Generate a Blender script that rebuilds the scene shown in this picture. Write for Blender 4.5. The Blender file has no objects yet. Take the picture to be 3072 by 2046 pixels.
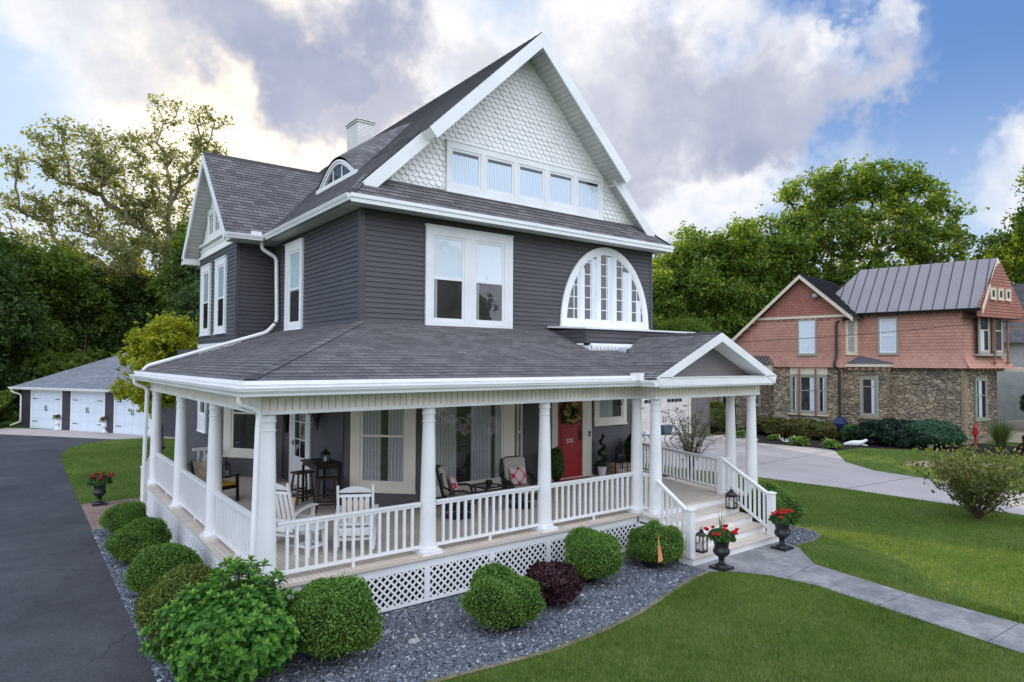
import bpy, math, random
import numpy as np
from mathutils import Vector, Matrix
R=math.radians
random.seed(7)
scene=bpy.context.scene
COL=scene.collection
Z=Vector((0,0,1)); X=Vector((1,0,0)); Y=Vector((0,1,0))

# ---------------------------------------------------------------- objects
def tag(o,label=None,cat=None,group=None,kind=None):
    if label: o['label']=label
    if cat: o['category']=cat
    if group: o['group']=group
    if kind: o['kind']=kind
    return o
def thing(name,label,cat,loc=(0,0,0),rz=0,group=None,scale=1):
    o=bpy.data.objects.new(name,None); COL.objects.link(o)
    o.location=loc; o.rotation_euler=(0,0,rz); o.empty_display_size=.1
    if scale!=1: o.scale=(scale,)*3
    return tag(o,label,cat,group)
def link(name,me,parent=None,loc=None,rz=0):
    o=bpy.data.objects.new(name,me); COL.objects.link(o)
    if parent: o.parent=parent
    if loc: o.location=loc
    if rz: o.rotation_euler=(0,0,rz)
    return o
def copy_tree(o,parent=None):
    c=o.copy(); COL.objects.link(c)
    if parent: c.parent=parent
    for ch in [k for k in list(bpy.data.objects) if k.parent==o]: copy_tree(ch,c)
    return c
def dup(o,loc,rz=0,label=None,group=None,scale=None):
    c=copy_tree(o); c.location=loc; c.rotation_euler=(0,0,rz)
    if label: c['label']=label
    if group: c['group']=group
    if scale: c.scale=(scale,)*3 if not isinstance(scale,tuple) else scale
    return c

class MB:
    def __init__(s): s.v=[]; s.f=[]; s.mi=[]; s.uv=[]
    def add(s,vs,fs,mi=0,uvs=None):
        b=len(s.v); s.v+= [tuple(v) for v in vs]
        for k,f in enumerate(fs):
            s.f.append([b+i for i in f]); s.mi.append(mi)
            s.uv.append([uvs[i] for i in f] if uvs else [(0,0)]*len(f))
        return s
    def quad(s,a,b,c,d,mi=0,uvs=None): return s.add([a,b,c,d],[(0,1,2,3)],mi,uvs)
    def hexa(s,p,mi=0):  # p: 8 points bottom 4 then top 4
        return s.add(p,[(0,3,2,1),(4,5,6,7),(0,1,5,4),(1,2,6,5),(2,3,7,6),(3,0,4,7)],mi)
    def box(s,x0,x1,y0,y1,z0,z1,mi=0):
        return s.hexa([(x0,y0,z0),(x1,y0,z0),(x1,y1,z0),(x0,y1,z0),(x0,y0,z1),(x1,y0,z1),(x1,y1,z1),(x0,y1,z1)],mi)
    def fbox(s,O,U,V,N,a0,a1,b0,b1,c0,c1,mi=0):
        O=Vector(O);P=lambda a,b,c:O+U*a+V*b+N*c
        return s.hexa([P(a0,b0,c0),P(a1,b0,c0),P(a1,b0,c1),P(a0,b0,c1),P(a0,b1,c0),P(a1,b1,c0),P(a1,b1,c1),P(a0,b1,c1)],mi)
    def bar(s,p,q,w,h,up=Z,mi=0,w2=None,h2=None):
        p=Vector(p);q=Vector(q);d=(q-p).normalized()
        sd=d.cross(up)
        if sd.length<1e-4: sd=d.cross(X)
        sd.normalize(); u=sd.cross(d)
        w2=w if w2 is None else w2; h2=h if h2 is None else h2
        r=[]
        for c,ww,hh in((p,w,h),(q,w2,h2)):
            r+=[c-sd*ww/2-u*hh/2,c+sd*ww/2-u*hh/2,c+sd*ww/2+u*hh/2,c-sd*ww/2+u*hh/2]
        return s.hexa(r,mi)
    def tube(s,pts,r,n=8,mi=0,cap=True):
        pts=[Vector(p) for p in pts]; rs=r if isinstance(r,(list,tuple)) else [r]*len(pts)
        vs=[];prev=None
        for i,p in enumerate(pts):
            d=(pts[min(i+1,len(pts)-1)]-pts[max(i-1,0)]).normalized()
            a=d.cross(prev if prev else (Z if abs(d.z)<.9 else X))
            if a.length<1e-4: a=d.cross(Y)
            a.normalize(); b=a.cross(d).normalized(); prev=b if False else (Z if abs(d.z)<.9 else X)
            for k in range(n):
                t=2*math.pi*k/n; vs.append(p+(a*math.cos(t)+b*math.sin(t))*rs[i])
        fs=[]
        for i in range(len(pts)-1):
            for k in range(n): fs.append((i*n+k,i*n+(k+1)%n,(i+1)*n+(k+1)%n,(i+1)*n+k))
        if cap: fs.append(tuple(range(n))[::-1]); fs.append(tuple((len(pts)-1)*n+k for k in range(n)))
        return s.add(vs,fs,mi)
    def lathe(s,prof,c=(0,0,0),n=24,mi=0,cap=True):
        vs=[];fs=[]
        for r,z in prof:
            for k in range(n):
                t=2*math.pi*k/n; vs.append((c[0]+r*math.cos(t),c[1]+r*math.sin(t),c[2]+z))
        for i in range(len(prof)-1):
            for k in range(n): fs.append((i*n+k,i*n+(k+1)%n,(i+1)*n+(k+1)%n,(i+1)*n+k))
        if cap: fs.append(tuple(range(n))[::-1]); fs.append(tuple((len(prof)-1)*n+k for k in range(n)))
        return s.add(vs,fs,mi)
    def prism(s,O,U,V,N,poly,c0,c1,mi=0):
        O=Vector(O); n=len(poly)
        vs=[O+U*a+V*b+N*c0 for a,b in poly]+[O+U*a+V*b+N*c1 for a,b in poly]
        fs=[tuple(range(n))[::-1],tuple(range(n,2*n))]+[(i,(i+1)%n,n+(i+1)%n,n+i) for i in range(n)]
        return s.add(vs,fs,mi)
    def strips(s,O,U,V,N,poly,step,lip,mi=0,v0=None):
        O=Vector(O); vmin=min(p[1] for p in poly); vmax=max(p[1] for p in poly)
        def iv(v):
            xs=[]
            for i in range(len(poly)):
                (a,b),(c,d)=poly[i],poly[(i+1)%len(poly)]
                if (b-v)*(d-v)<=0 and b!=d: xs.append(a+(c-a)*(v-b)/(d-b))
            return (min(xs),max(xs)) if xs else None
        v=vmin if v0 is None else v0
        while v<vmax-1e-4:
            va,vb=max(v,vmin),min(v+step,vmax)
            if vb>va+1e-5:
                i0=iv(va+1e-5); i1=iv(vb-1e-5)
                if i0 and i1:
                    tl=lip*(1-(va-v)/step)
                    p=lambda a,b,c:O+U*a+V*b+N*c
                    s.quad(p(i0[0],va,tl),p(i0[1],va,tl),p(i1[1],vb,.001),p(i1[0],vb,.001),mi,[(i0[0],va),(i0[1],va),(i1[1],vb),(i1[0],vb)])
                    s.quad(p(i0[0],va,0),p(i0[1],va,0),p(i0[1],va,tl),p(i0[0],va,tl),mi,[(i0[0],va)]*4)
            v+=step
        return s
    def build(s,name,mats,parent=None,smooth=False,loc=None,rz=0,kind=None,bevel=0):
        me=bpy.data.meshes.new(name); me.from_pydata([tuple(v) for v in s.v],[],s.f)
        if not isinstance(mats,(list,tuple)): mats=[mats]
        for m in mats: me.materials.append(m)
        me.polygons.foreach_set('material_index',s.mi)
        uv=me.uv_layers.new(name='UVMap'); fl=[c for f in s.uv for p in f for c in p]
        uv.data.foreach_set('uv',fl)
        if smooth:
            me.polygons.foreach_set('use_smooth',[True]*len(me.polygons)); me.set_sharp_from_angle(angle=R(38))
        me.update()
        o=link(name,me,parent,loc,rz)
        if bevel:
            b=o.modifiers.new('b','BEVEL'); b.width=bevel; b.segments=2; b.limit_method='ANGLE'
        if kind: o['kind']=kind
        return o

# ---------------------------------------------------------------- materials
class NT:
    def __init__(s,name):
        s.m=bpy.data.materials.new(name); s.m.use_nodes=True; s.t=s.m.node_tree; s.t.nodes.clear()
        s.out=s.n('ShaderNodeOutputMaterial')
    def n(s,t,**k):
        nd=s.t.nodes.new(t)
        for a,b in k.items(): setattr(nd,a,b)
        return nd
    def l(s,a,b): s.t.links.new(a,b)
    def coord(s,which='Object'): return s.n('ShaderNodeTexCoord').outputs[which]
    def noise(s,scale,vec=None,detail=4,rough=.55,out='Fac',stretch=None):
        nd=s.n('ShaderNodeTexNoise'); nd.inputs['Scale'].default_value=scale; nd.inputs['Detail'].default_value=detail; nd.inputs['Roughness'].default_value=rough
        v=vec or s.coord()
        if stretch:
            mp=s.n('ShaderNodeMapping'); mp.inputs['Scale'].default_value=stretch; s.l(v,mp.inputs[0]); v=mp.outputs[0]
        s.l(v,nd.inputs['Vector']); return nd.outputs[out]
    def ramp(s,fac,stops):
        nd=s.n('ShaderNodeValToRGB'); e=nd.color_ramp.elements
        while len(e)<len(stops): e.new(.5)
        for el,(p,c) in zip(e,stops): el.position=p; el.color=(c[0],c[1],c[2],1) if not isinstance(c,(int,float)) else (c,c,c,1)
        s.l(fac,nd.inputs[0]); return nd.outputs[0]
    def mix(s,f,a,b,mode='MIX'):
        nd=s.n('ShaderNodeMix',data_type='RGBA',blend_type=mode)
        for i,v in ((0,f),(6,a),(7,b)):
            if isinstance(v,(int,float)): nd.inputs[i].default_value=v
            elif isinstance(v,tuple): nd.inputs[i].default_value=(*v[:3],1)
            else: s.l(v,nd.inputs[i])
        return nd.outputs[2]
    def math(s,op,a,b=0,c=0):
        nd=s.n('ShaderNodeMath',operation=op)
        for i,v in enumerate((a,b,c)):
            if isinstance(v,(int,float)): nd.inputs[i].default_value=v
            else: s.l(v,nd.inputs[i])
        return nd.outputs[0]
    def bump(s,h,dist=.01,strength=1):
        nd=s.n('ShaderNodeBump'); nd.inputs['Distance'].default_value=dist; nd.inputs['Strength'].default_value=strength
        s.l(h,nd.inputs['Height']); return nd.outputs[0]
    def bsdf(s,col,rough=.7,normal=None,spec=.5,metal=0):
        b=s.n('ShaderNodeBsdfPrincipled')
        for k,v in (('Base Color',col),('Roughness',rough),('Specular IOR Level',spec),('Metallic',metal)):
            if isinstance(v,tuple): b.inputs[k].default_value=(*v[:3],1)
            elif isinstance(v,(int,float)): b.inputs[k].default_value=v
            else: s.l(v,b.inputs[k])
        if normal: s.l(normal,b.inputs['Normal'])
        s.l(b.outputs[0],s.out.inputs[0]); return b
def sc(c,k): return tuple(min(1,x*k) for x in c)
def paint(name,col,rough=.55,var=.12,scale=3,bump=0,bscale=40,spec=.4,metal=0,stretch=None,fine=.06):
    t=NT(name); n=t.noise(scale,detail=6,stretch=stretch); c=t.ramp(n,[(.3,sc(col,1-var)),(.7,sc(col,1+var))])
    n2=t.noise(90,detail=2); c=t.mix(1,c,t.ramp(n2,[(.3,1-fine),(.7,1)]),'MULTIPLY')
    t.bsdf(c,rough,t.bump(t.noise(bscale),bump) if bump else None,spec,metal); return t.m
M={}
M['white']=paint('white_paint',(.82,.82,.82),.5,.07,1.1,fine=.07)
M['tread']=paint('tan_tread_boards',(.66,.57,.48),.6,.08,3,stretch=(.3,3,3),fine=.1)
M['whitew']=paint('weathered_white_paint',(.88,.865,.85),.6,.06,4,bump=.002,fine=.08)
M['cream']=paint('cream_trim',(.74,.70,.60),.5,.05,2)
M['siding']=paint('charcoal_siding',(.073,.068,.074),.5,.14,1.3,bump=.0015,bscale=60,stretch=(1,1,4))
M['siding_dark']=paint('deep_charcoal_siding',(.040,.034,.045),.5,.14,1.3,stretch=(1,1,4))
M['gsiding']=paint('taupe_siding',(.17,.15,.15),.55,.1,1.3,stretch=(1,1,4))
M['soffit']=paint('soffit_panel',(.62,.61,.60),.6,.05,2)
M['black']=paint('black_metal',(.012,.012,.014),.4,.2,5)
M['blackm']=paint('black_wicker',(.02,.018,.018),.55,.3,30,bump=.004,bscale=90)
M['urn']=paint('black_glazed_urn',(.018,.02,.024),.32,.3,6,bump=.004,bscale=12)
M['darkwood']=paint('dark_brown_wood',(.045,.022,.014),.45,.3,6,stretch=(1,1,6))
M['espresso']=paint('espresso_wood',(.014,.009,.008),.4,.3,6)
M['crate']=paint('rough_crate_wood',(.33,.25,.18),.8,.3,6)
M['cushion']=paint('beige_cushion_fabric',(.40,.37,.32),.9,.08,6,bump=.004,bscale=150)
M['yellow']=paint('yellow_cushion_fabric',(.62,.36,.05),.9,.1,6)
M['reddoor']=paint('red_door_paint',(.34,.010,.012),.42,.12,3)
M['candle']=paint('candle_wax',(.78,.74,.66),.5,.05,6)
M['gray_plastic']=paint('blue_grey_plastic',(.10,.12,.16),.5,.1,4)
M['galv']=paint('light_grey_metal',(.38,.42,.46),.45,.1,6,metal=.2)
M['copper']=paint('terracotta_brown_trim',(.30,.11,.075),.5,.15,4)
M['sage']=paint('sage_trim_paint',(.33,.33,.26),.55,.08,4)
M['creamtrim']=paint('cream_trim_paint',(.66,.58,.44),.55,.08,4)
M['dsp_brown']=paint('brown_downspout',(.045,.03,.03),.45,.1,4)
M['bark']=paint('tree_bark',(.075,.058,.045),.9,.4,5,bump=.03,bscale=12,stretch=(1,1,.3))
M['syc']=paint('pale_mottled_bark',(.22,.19,.14),.85,.45,2.5,bump=.01,bscale=8)
M['twig']=paint('brown_twigs',(.10,.065,.045),.9,.3,8)
M['mulch']=paint('dark_mulch',(.022,.015,.012),.95,.5,10,bump=.05,bscale=30)
M['dirt']=paint('bare_dirt',(.24,.19,.13),.95,.3,3,bump=.02,bscale=20)
M['statue']=paint('weathered_grey_statue',(.42,.42,.40),.8,.3,14,bump=.01,bscale=30)
M['hyd']=paint('red_hydrant_paint',(.42,.012,.02),.4,.1,6)
M['teal']=paint('green_stake_paint',(.03,.42,.26),.5,.05,6)
M['navy']=paint('dark_blue_vinyl',(.012,.022,.08),.4,.3,8)
M['rail']=M['white']
def lap(name,c1,c2,bw,bh,mortar=(.02,.02,.022),ms=.006,rough=.85,bumpd=.006,var=.3):
    t=NT(name); uv=t.coord('UV'); b=t.n('ShaderNodeTexBrick'); t.l(uv,b.inputs[0])
    b.inputs['Scale'].default_value=1; b.inputs['Brick Width'].default_value=bw; b.inputs['Row Height'].default_value=bh
    b.inputs['Mortar Size'].default_value=ms; b.inputs['Mortar Smooth'].default_value=.3; b.inputs['Bias'].default_value=-.1
    b.inputs['Color1'].default_value=(*c1,1); b.inputs['Color2'].default_value=(*c2,1); b.inputs['Mortar'].default_value=(*mortar,1)
    n=t.noise(.6,detail=5); c=t.mix(1,b.outputs['Color'],t.ramp(n,[(.25,1-var),(.75,1+var)]),'MULTIPLY')
    n2=t.noise(45,detail=3); c=t.mix(1,c,t.ramp(n2,[(.25,.8),(.75,1.15)]),'MULTIPLY')
    h=t.math('ADD',b.outputs['Fac'],t.math('MULTIPLY',n2,-.6))
    t.bsdf(c,rough,t.bump(t.math('MULTIPLY',h,-1),bumpd),.3); return t.m
M['roof']=lap('asphalt_shingles',(.11,.104,.105),(.195,.185,.187),.25,.145,(.06,.06,.062),.005,var=.10,bumpd=.010)
M['roof2']=lap('light_grey_shingles',(.19,.20,.225),(.26,.275,.305),.31,.145,(.09,.09,.1),.004,var=.12)
M['coral']=lap('coral_wood_shingles',(.45,.235,.175),(.53,.285,.215),.18,.17,(.30,.14,.115),.006,var=.12)
M['coral2']=lap('rust_scallop_shingles',(.34,.14,.105),(.41,.175,.13),.16,.15,(.20,.06,.045),.008,var=.12)
M['chimbrick']=lap('white_painted_brick',(.72,.69,.65),(.80,.77,.73),.21,.075,(.56,.55,.54),.01,var=.08)
M['paver']=lap('clay_pavers',(.26,.17,.13),(.36,.25,.20),.2,.1,(.10,.08,.07),.006,var=.25)
def planks(name,c1,c2,w,L,mortar,ms=.004,rough=.6):
    t=NT(name); uv=t.coord('UV'); b=t.n('ShaderNodeTexBrick'); t.l(uv,b.inputs[0])
    b.inputs['Scale'].default_value=1; b.inputs['Brick Width'].default_value=L; b.inputs['Row Height'].default_value=w
    b.inputs['Mortar Size'].default_value=ms; b.inputs['Color1'].default_value=(*c1,1); b.inputs['Color2'].default_value=(*c2,1); b.inputs['Mortar'].default_value=(*mortar,1)
    n=t.noise(2.5,detail=6); c=t.mix(1,b.outputs['Color'],t.ramp(n,[(.3,.86),(.7,1.08)]),'MULTIPLY')
    t.bsdf(c,rough,t.bump(t.math('MULTIPLY',b.outputs['Fac'],-1),.004),.35); return t.m
M['deck']=planks('tan_deck_boards',(.60,.51,.42),(.67,.58,.49),.085,3.2,(.33,.27,.21))
M['bead']=planks('beadboard_frieze',(.88,.80,.71),(.90,.83,.74),.11,9,(.42,.40,.35),.007)
M['slat']=planks('slatted_soffit',(.55,.55,.53),(.58,.58,.56),.13,9,(.30,.30,.30),.008)
M['metalroof']=paint('brown_standing_seam',(.27,.25,.255),.42,.05,.8)
M['metalroof2']=paint('grey_ribbed_roof',(.13,.12,.125),.42,.05,.8)
M['gdoor']=paint('white_garage_door_paint',(.62,.68,.76),.5,.04,1)
M['gpanel']=paint('garage_door_panel',(.66,.72,.80),.5,.04,1)
M['vinyl']=planks('pale_vinyl_siding',(.46,.46,.44),(.48,.48,.46),.13,9,(.28,.28,.28),.01)
M['garagedoor']=planks('white_garage_panel',(.74,.79,.85),(.76,.80,.86),.52,9,(.60,.65,.72),.01)
M['garagedoor2']=planks('cream_garage_panel',(.66,.62,.58),(.68,.64,.60),.5,9,(.44,.42,.40),.01)
def fabric_pattern(name,a,b,scale,kind):
    t=NT(name); uv=t.coord('UV')
    if kind=='plaid':
        w1=t.n('ShaderNodeTexWave',bands_direction='X'); w2=t.n('ShaderNodeTexWave',bands_direction='Y')
        for w in (w1,w2): w.inputs['Scale'].default_value=scale; t.l(uv,w.inputs[0])
        f=t.math('MULTIPLY',t.math('ADD',w1.outputs['Fac'],w2.outputs['Fac']),.5)
        c=t.ramp(f,[(.25,a),(.75,b)])
    else:
        sx=t.n('ShaderNodeSeparateXYZ'); t.l(uv,sx.inputs[0])
        def s_(x,k,ph=0): return t.math('SINE',t.math('ADD',t.math('MULTIPLY',x,k),ph))
        g=t.math('ADD',t.math('COSINE',t.math('MULTIPLY',sx.outputs[0],scale)),t.math('COSINE',t.math('MULTIPLY',sx.outputs[1],scale*.8)))
        f=t.math('ABSOLUTE',g); v=t.noise(60,uv,2)
        c=t.mix(t.math('LESS_THAN',f,.28),t.mix(t.math('GREATER_THAN',v,.5),b,sc(b,.72)),a)
    t.bsdf(c,.9); return t.m
M['plaid']=fabric_pattern('orange_plaid_fabric',(.80,.66,.45),(.66,.32,.08),9,'plaid')
M['ogee']=fabric_pattern('red_white_fabric',(.42,.02,.05),(.66,.50,.50),22,'ogee')
def glass(name,tint=(1,1,1),refl=1.0):
    t=NT(name); tr=t.n('ShaderNodeBsdfTransparent'); tr.inputs[0].default_value=(*tint,1)
    gl=t.n('ShaderNodeBsdfGlossy'); gl.inputs['Roughness'].default_value=.02
    nn=t.bump(t.noise(1.7,detail=2),.012); t.l(nn,gl.inputs['Normal'])
    gg=t.n('ShaderNodeNewGeometry'); dp=t.n('ShaderNodeVectorMath',operation='DOT_PRODUCT'); t.l(gg.outputs['Incoming'],dp.inputs[0]); t.l(gg.outputs['Normal'],dp.inputs[1]); fres=t.math('MULTIPLY_ADD',t.math('POWER',t.math('SUBTRACT',1,t.math('ABSOLUTE',dp.outputs['Value'])),5),.95,.055)
    mx=t.n('ShaderNodeMixShader'); t.l(t.math('MINIMUM',t.math('MULTIPLY',fres,refl),.9),mx.inputs[0])
    t.l(tr.outputs[0],mx.inputs[1]); t.l(gl.outputs[0],mx.inputs[2]); t.l(mx.outputs[0],t.out.inputs[0]); return t.m
M['glass']=glass('window_glass',(.97,.98,1.0),1.4)
M['tglass']=glass('table_glass',(.6,.65,.65),2)
def cloth(name,c,folds=60):
    t=NT(name); w=t.n('ShaderNodeTexWave'); w.inputs['Scale'].default_value=folds/6.28; w.inputs['Distortion'].default_value=2.5; w.inputs['Detail'].default_value=2
    w.inputs['Detail Scale'].default_value=.6; t.l(t.coord('UV'),w.inputs[0])
    col=t.ramp(w.outputs['Fac'],[(.1,sc(c,.60)),(.6,c)]); t.bsdf(col,.9,t.bump(w.outputs['Fac'],.004)); return t.m  # fold shading put into the colour of flat cloth sheets
M['curtain']=cloth('sheer_white_curtain',(.85,.89,.94),34)
M['curtainblue']=cloth('blue_white_curtain',(.74,.85,.95),40)
M['sheer']=cloth('grey_sheer_curtain',(.43,.43,.42),26)
M['blind']=paint('roller_blind',(.62,.76,.76),.8,.04,2)
M['blindw']=paint('white_roller_blind',(.80,.86,.88),.8,.04,2)
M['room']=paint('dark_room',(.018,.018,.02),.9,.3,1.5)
M['roomw']=paint('dim_room',(.045,.04,.036),.9,.5,1.2)
def leafmat(name,dark,light,trans=.45,rough=.55,hl=None):
    t=NT(name); g=t.n('ShaderNodeNewGeometry'); n=t.noise(1.1,detail=3)
    f=t.math('ADD',t.math('MULTIPLY',g.outputs['Random Per Island'],.55),t.math('MULTIPLY',n,.5))
    st=[(.25,dark),(.68,light)]
    if hl: st.append((.88,hl))
    c=t.ramp(f,st)
    d=t.n('ShaderNodeBsdfPrincipled'); d.inputs['Roughness'].default_value=rough; d.inputs['Specular IOR Level'].default_value=.35; t.l(c,d.inputs['Base Color'])
    tr=t.n('ShaderNodeBsdfTranslucent'); t.l(t.mix(1,c,(1.5,1.35,.55),'MULTIPLY'),tr.inputs[0])
    mx=t.n('ShaderNodeMixShader'); mx.inputs[0].default_value=trans
    t.l(d.outputs[0],mx.inputs[1]); t.l(tr.outputs[0],mx.inputs[2]); t.l(mx.outputs[0],t.out.inputs[0]); return t.m
def grassleaf(name,dark,light,trans=.45,rough=.55):
    t=NT(name); g=t.n('ShaderNodeNewGeometry'); f=t.math('ADD',t.math('MULTIPLY',g.outputs['Random Per Island'],.42),t.math('ADD',t.math('MULTIPLY',t.noise(.5,detail=6,rough=.65),.75),t.math('MULTIPLY',t.noise(6,detail=3),.40)))
    c=t.ramp(f,[(.52,dark),(.84,light),(1.0,(.30,.33,.14))])
    d=t.n('ShaderNodeBsdfDiffuse'); t.l(c,d.inputs[0]); tr=t.n('ShaderNodeBsdfTranslucent'); t.l(t.mix(1,c,(1.3,1.25,.6),'MULTIPLY'),tr.inputs[0])
    mx=t.n('ShaderNodeMixShader'); mx.inputs[0].default_value=trans; t.l(d.outputs[0],mx.inputs[1]); t.l(tr.outputs[0],mx.inputs[2]); t.l(mx.outputs[0],t.out.inputs[0]); return t.m
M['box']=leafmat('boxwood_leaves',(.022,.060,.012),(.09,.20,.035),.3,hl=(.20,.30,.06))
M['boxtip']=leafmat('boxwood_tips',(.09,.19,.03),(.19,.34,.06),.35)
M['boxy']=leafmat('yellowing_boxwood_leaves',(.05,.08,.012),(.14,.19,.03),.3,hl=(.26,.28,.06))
M['hydra']=leafmat('hydrangea_leaves',(.035,.11,.015),(.09,.25,.035),.35)
M['hydral']=leafmat('young_hydrangea_leaves',(.12,.27,.03),(.22,.40,.06),.35)
M['purple']=leafmat('burgundy_leaves',(.022,.008,.012),(.06,.018,.026),.2)
M['forest']=leafmat('dark_forest_leaves',(.022,.050,.016),(.075,.135,.030),.45)
M['forest2']=leafmat('mid_forest_leaves',(.05,.10,.018),(.16,.235,.04),.55)
M['maple']=leafmat('maple_leaves',(.045,.11,.025),(.20,.31,.05),.6,hl=(.56,.57,.09))  # sunlit yellow and shaded green leaf tones put into the colour
M['sycl']=leafmat('sycamore_leaves',(.11,.14,.06),(.28,.30,.13),.6)
M['golden']=leafmat('golden_green_leaves',(.17,.24,.02),(.46,.47,.04),.5)
M['spirea']=leafmat('bronze_shrub_leaves',(.06,.05,.02),(.15,.105,.04),.3)
M['hosta']=leafmat('hosta_leaves',(.10,.20,.03),(.25,.38,.10),.3)
M['yew']=leafmat('dark_evergreen_needles',(.006,.02,.010),(.02,.05,.022),.1)
M['bluegreen']=leafmat('blue_green_leaves',(.02,.06,.03),(.06,.14,.07),.2)
M['sparse']=leafmat('olive_shrub_leaves',(.05,.08,.02),(.16,.20,.055),.4)
M['gleaf']=leafmat('geranium_leaves',(.02,.06,.012),(.06,.14,.03),.3)
M['redfl']=leafmat('red_petals',(.45,.008,.012),(.75,.03,.04),.2)
M['pinkfl']=leafmat('crimson_petals',(.25,.01,.03),(.45,.03,.06),.2)
M['whitefl']=leafmat('white_petals',(.6,.58,.5),(.8,.78,.7),.2)
M['yelfl']=leafmat('yellow_petals',(.50,.42,.12),(.72,.66,.30),.3)
M['spike']=leafmat('strappy_leaves',(.05,.12,.02),(.12,.22,.05),.3)
M['ograss']=leafmat('ornamental_grass',(.05,.09,.03),(.13,.18,.06),.3)
M['blade']=grassleaf('grass_blades',(.065,.125,.025),(.19,.275,.058),.4,rough=.7)
def _dummy(): pass
def grass_sheet():
    t=NT('lawn_turf'); n=t.noise(.35,detail=5); n2=t.noise(9,detail=6); n3=t.noise(60,detail=3)
    f=t.math('ADD',t.math('MULTIPLY',n,.5),t.math('ADD',t.math('MULTIPLY',n2,.3),t.math('MULTIPLY',n3,.25)))
    c=t.ramp(f,[(.35,(.055,.105,.022)),(.55,(.10,.175,.038)),(.72,(.16,.245,.06))])
    t.bsdf(c,.9,t.bump(n3,.04),.1); return t.m
M['lawn']=grass_sheet()
def ground(name,a,b,scale,fine,bump,rough=.9,spec=.3,seams=None,stain=None):
    t=NT(name); n=t.noise(scale,detail=6,rough=.6); c=t.ramp(n,[(.3,a),(.7,b)])
    nf=t.noise(fine,detail=2); c=t.mix(1,c,t.ramp(nf,[(.3,.82),(.7,1.14)]),'MULTIPLY')
    if stain:
        ns=t.noise(stain,detail=4,stretch=(1,.35,1)); c=t.mix(1,c,t.ramp(ns,[(.4,1),(.62,.80),(.8,.95)]),'MULTIPLY')
    t.bsdf(c,rough,t.bump(nf,bump),spec); return t.m
def walkmat():
    t=NT('weathered_grey_concrete'); a=t.noise(1.3,detail=8,rough=.65); b=t.noise(6,detail=8,rough=.7); k=t.noise(70,detail=3)
    c=t.ramp(t.math('ADD',t.math('MULTIPLY',a,.6),t.math('MULTIPLY',b,.4)),[(.36,(.15,.155,.16)),(.5,(.25,.25,.25)),(.60,(.36,.355,.345)),(.64,(.26,.26,.262))])
    c=t.mix(1,c,t.ramp(k,[(.3,.78),(.7,1.15)]),'MULTIPLY'); t.bsdf(c,.9,t.bump(k,.004),.25); return t.m
def asph():
    t=NT('dark_asphalt'); a=t.noise(.45,detail=5); b=t.noise(24,detail=6,rough=.75); k=t.noise(2.2,detail=7,rough=.7)
    c=t.ramp(a,[(.3,(.046,.047,.053)),(.7,(.078,.078,.085))]); c=t.mix(1,c,t.ramp(b,[(.35,.70),(.65,1.32)]),'MULTIPLY'); c=t.mix(1,c,t.ramp(k,[(.38,.86),(.5,1.0),(.62,1.12)]),'MULTIPLY')
    w=t.n('ShaderNodeTexVoronoi',feature='DISTANCE_TO_EDGE'); w.inputs['Scale'].default_value=.22; vv=t.n('ShaderNodeVectorMath',operation='ADD'); t.l(t.coord(),vv.inputs[0]); t.l(t.noise(1.2,detail=5,out='Color'),vv.inputs[1]); t.l(vv.outputs[0],w.inputs['Vector'])
    c=t.mix(t.math('MULTIPLY',t.math('LESS_THAN',w.outputs['Distance'],.0022),.55),c,(.018,.018,.02)); t.bsdf(c,.85,t.bump(b,.01),.3); return t.m
M['asphalt']=asph()
M['conc']=ground('pale_concrete',(.42,.38,.36),(.50,.455,.43),.3,80,.002,stain=.25)
M['walk']=walkmat()
M['slatebed']=ground('slate_gravel_bed',(.03,.034,.042),(.07,.078,.092),18,60,.02)
def slate():
    t=NT('slate_chips'); g=t.n('ShaderNodeNewGeometry'); c=t.ramp(g.outputs['Random Per Island'],[(0,(.06,.068,.085)),(.55,(.135,.152,.185)),(.93,(.23,.25,.285)),(.985,(.60,.60,.60))])
    c.node.color_ramp.interpolation='LINEAR'; t.bsdf(c,.6,t.bump(t.noise(40),.004),.4); return t.m
M['slate']=slate()
def stone():
    t=NT('rubble_stone_wall'); uv=t.coord('UV'); nz=t.noise(1.3,uv,3,out='Color')
    v=t.n('ShaderNodeVectorMath',operation='MULTIPLY_ADD'); t.l(nz,v.inputs[0]); v.inputs[1].default_value=(.45,.35,0); t.l(uv,v.inputs[2])
    mp=t.n('ShaderNodeMapping'); mp.inputs['Scale'].default_value=(3.1,9.0,1); t.l(v.outputs[0],mp.inputs[0])
    a=t.n('ShaderNodeTexVoronoi',feature='DISTANCE_TO_EDGE'); b=t.n('ShaderNodeTexVoronoi'); 
    for q in (a,b): t.l(mp.outputs[0],q.inputs['Vector']); q.inputs['Scale'].default_value=1.0
    base=t.ramp(t.noise(.45,uv,4),[(.3,(.31,.265,.21)),(.5,(.42,.34,.24)),(.7,(.52,.40,.26))])
    sp=t.n('ShaderNodeSeparateColor'); t.l(b.outputs['Color'],sp.inputs[0])
    c=t.mix(1,base,t.ramp(sp.outputs[0],[(0,.6),(1,1.3)]),'MULTIPLY')
    c=t.mix(1,c,t.ramp(t.noise(14,uv,6),[(.3,.7),(.7,1.2)]),'MULTIPLY')
    c=t.mix(t.ramp(a.outputs['Distance'],[(0,.75),(.05,0)]),c,(.13,.105,.08))
    h=t.math('ADD',t.ramp(a.outputs['Distance'],[(0,0),(.12,1)]),t.math('MULTIPLY',t.noise(9,uv,6),.7))
    t.bsdf(c,.95,t.bump(h,.07),.15); return t.m
M['stone']=stone()
M['quoin']=ground('tan_dressed_stone',(.27,.20,.13),(.36,.28,.19),3,30,.02)

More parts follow.
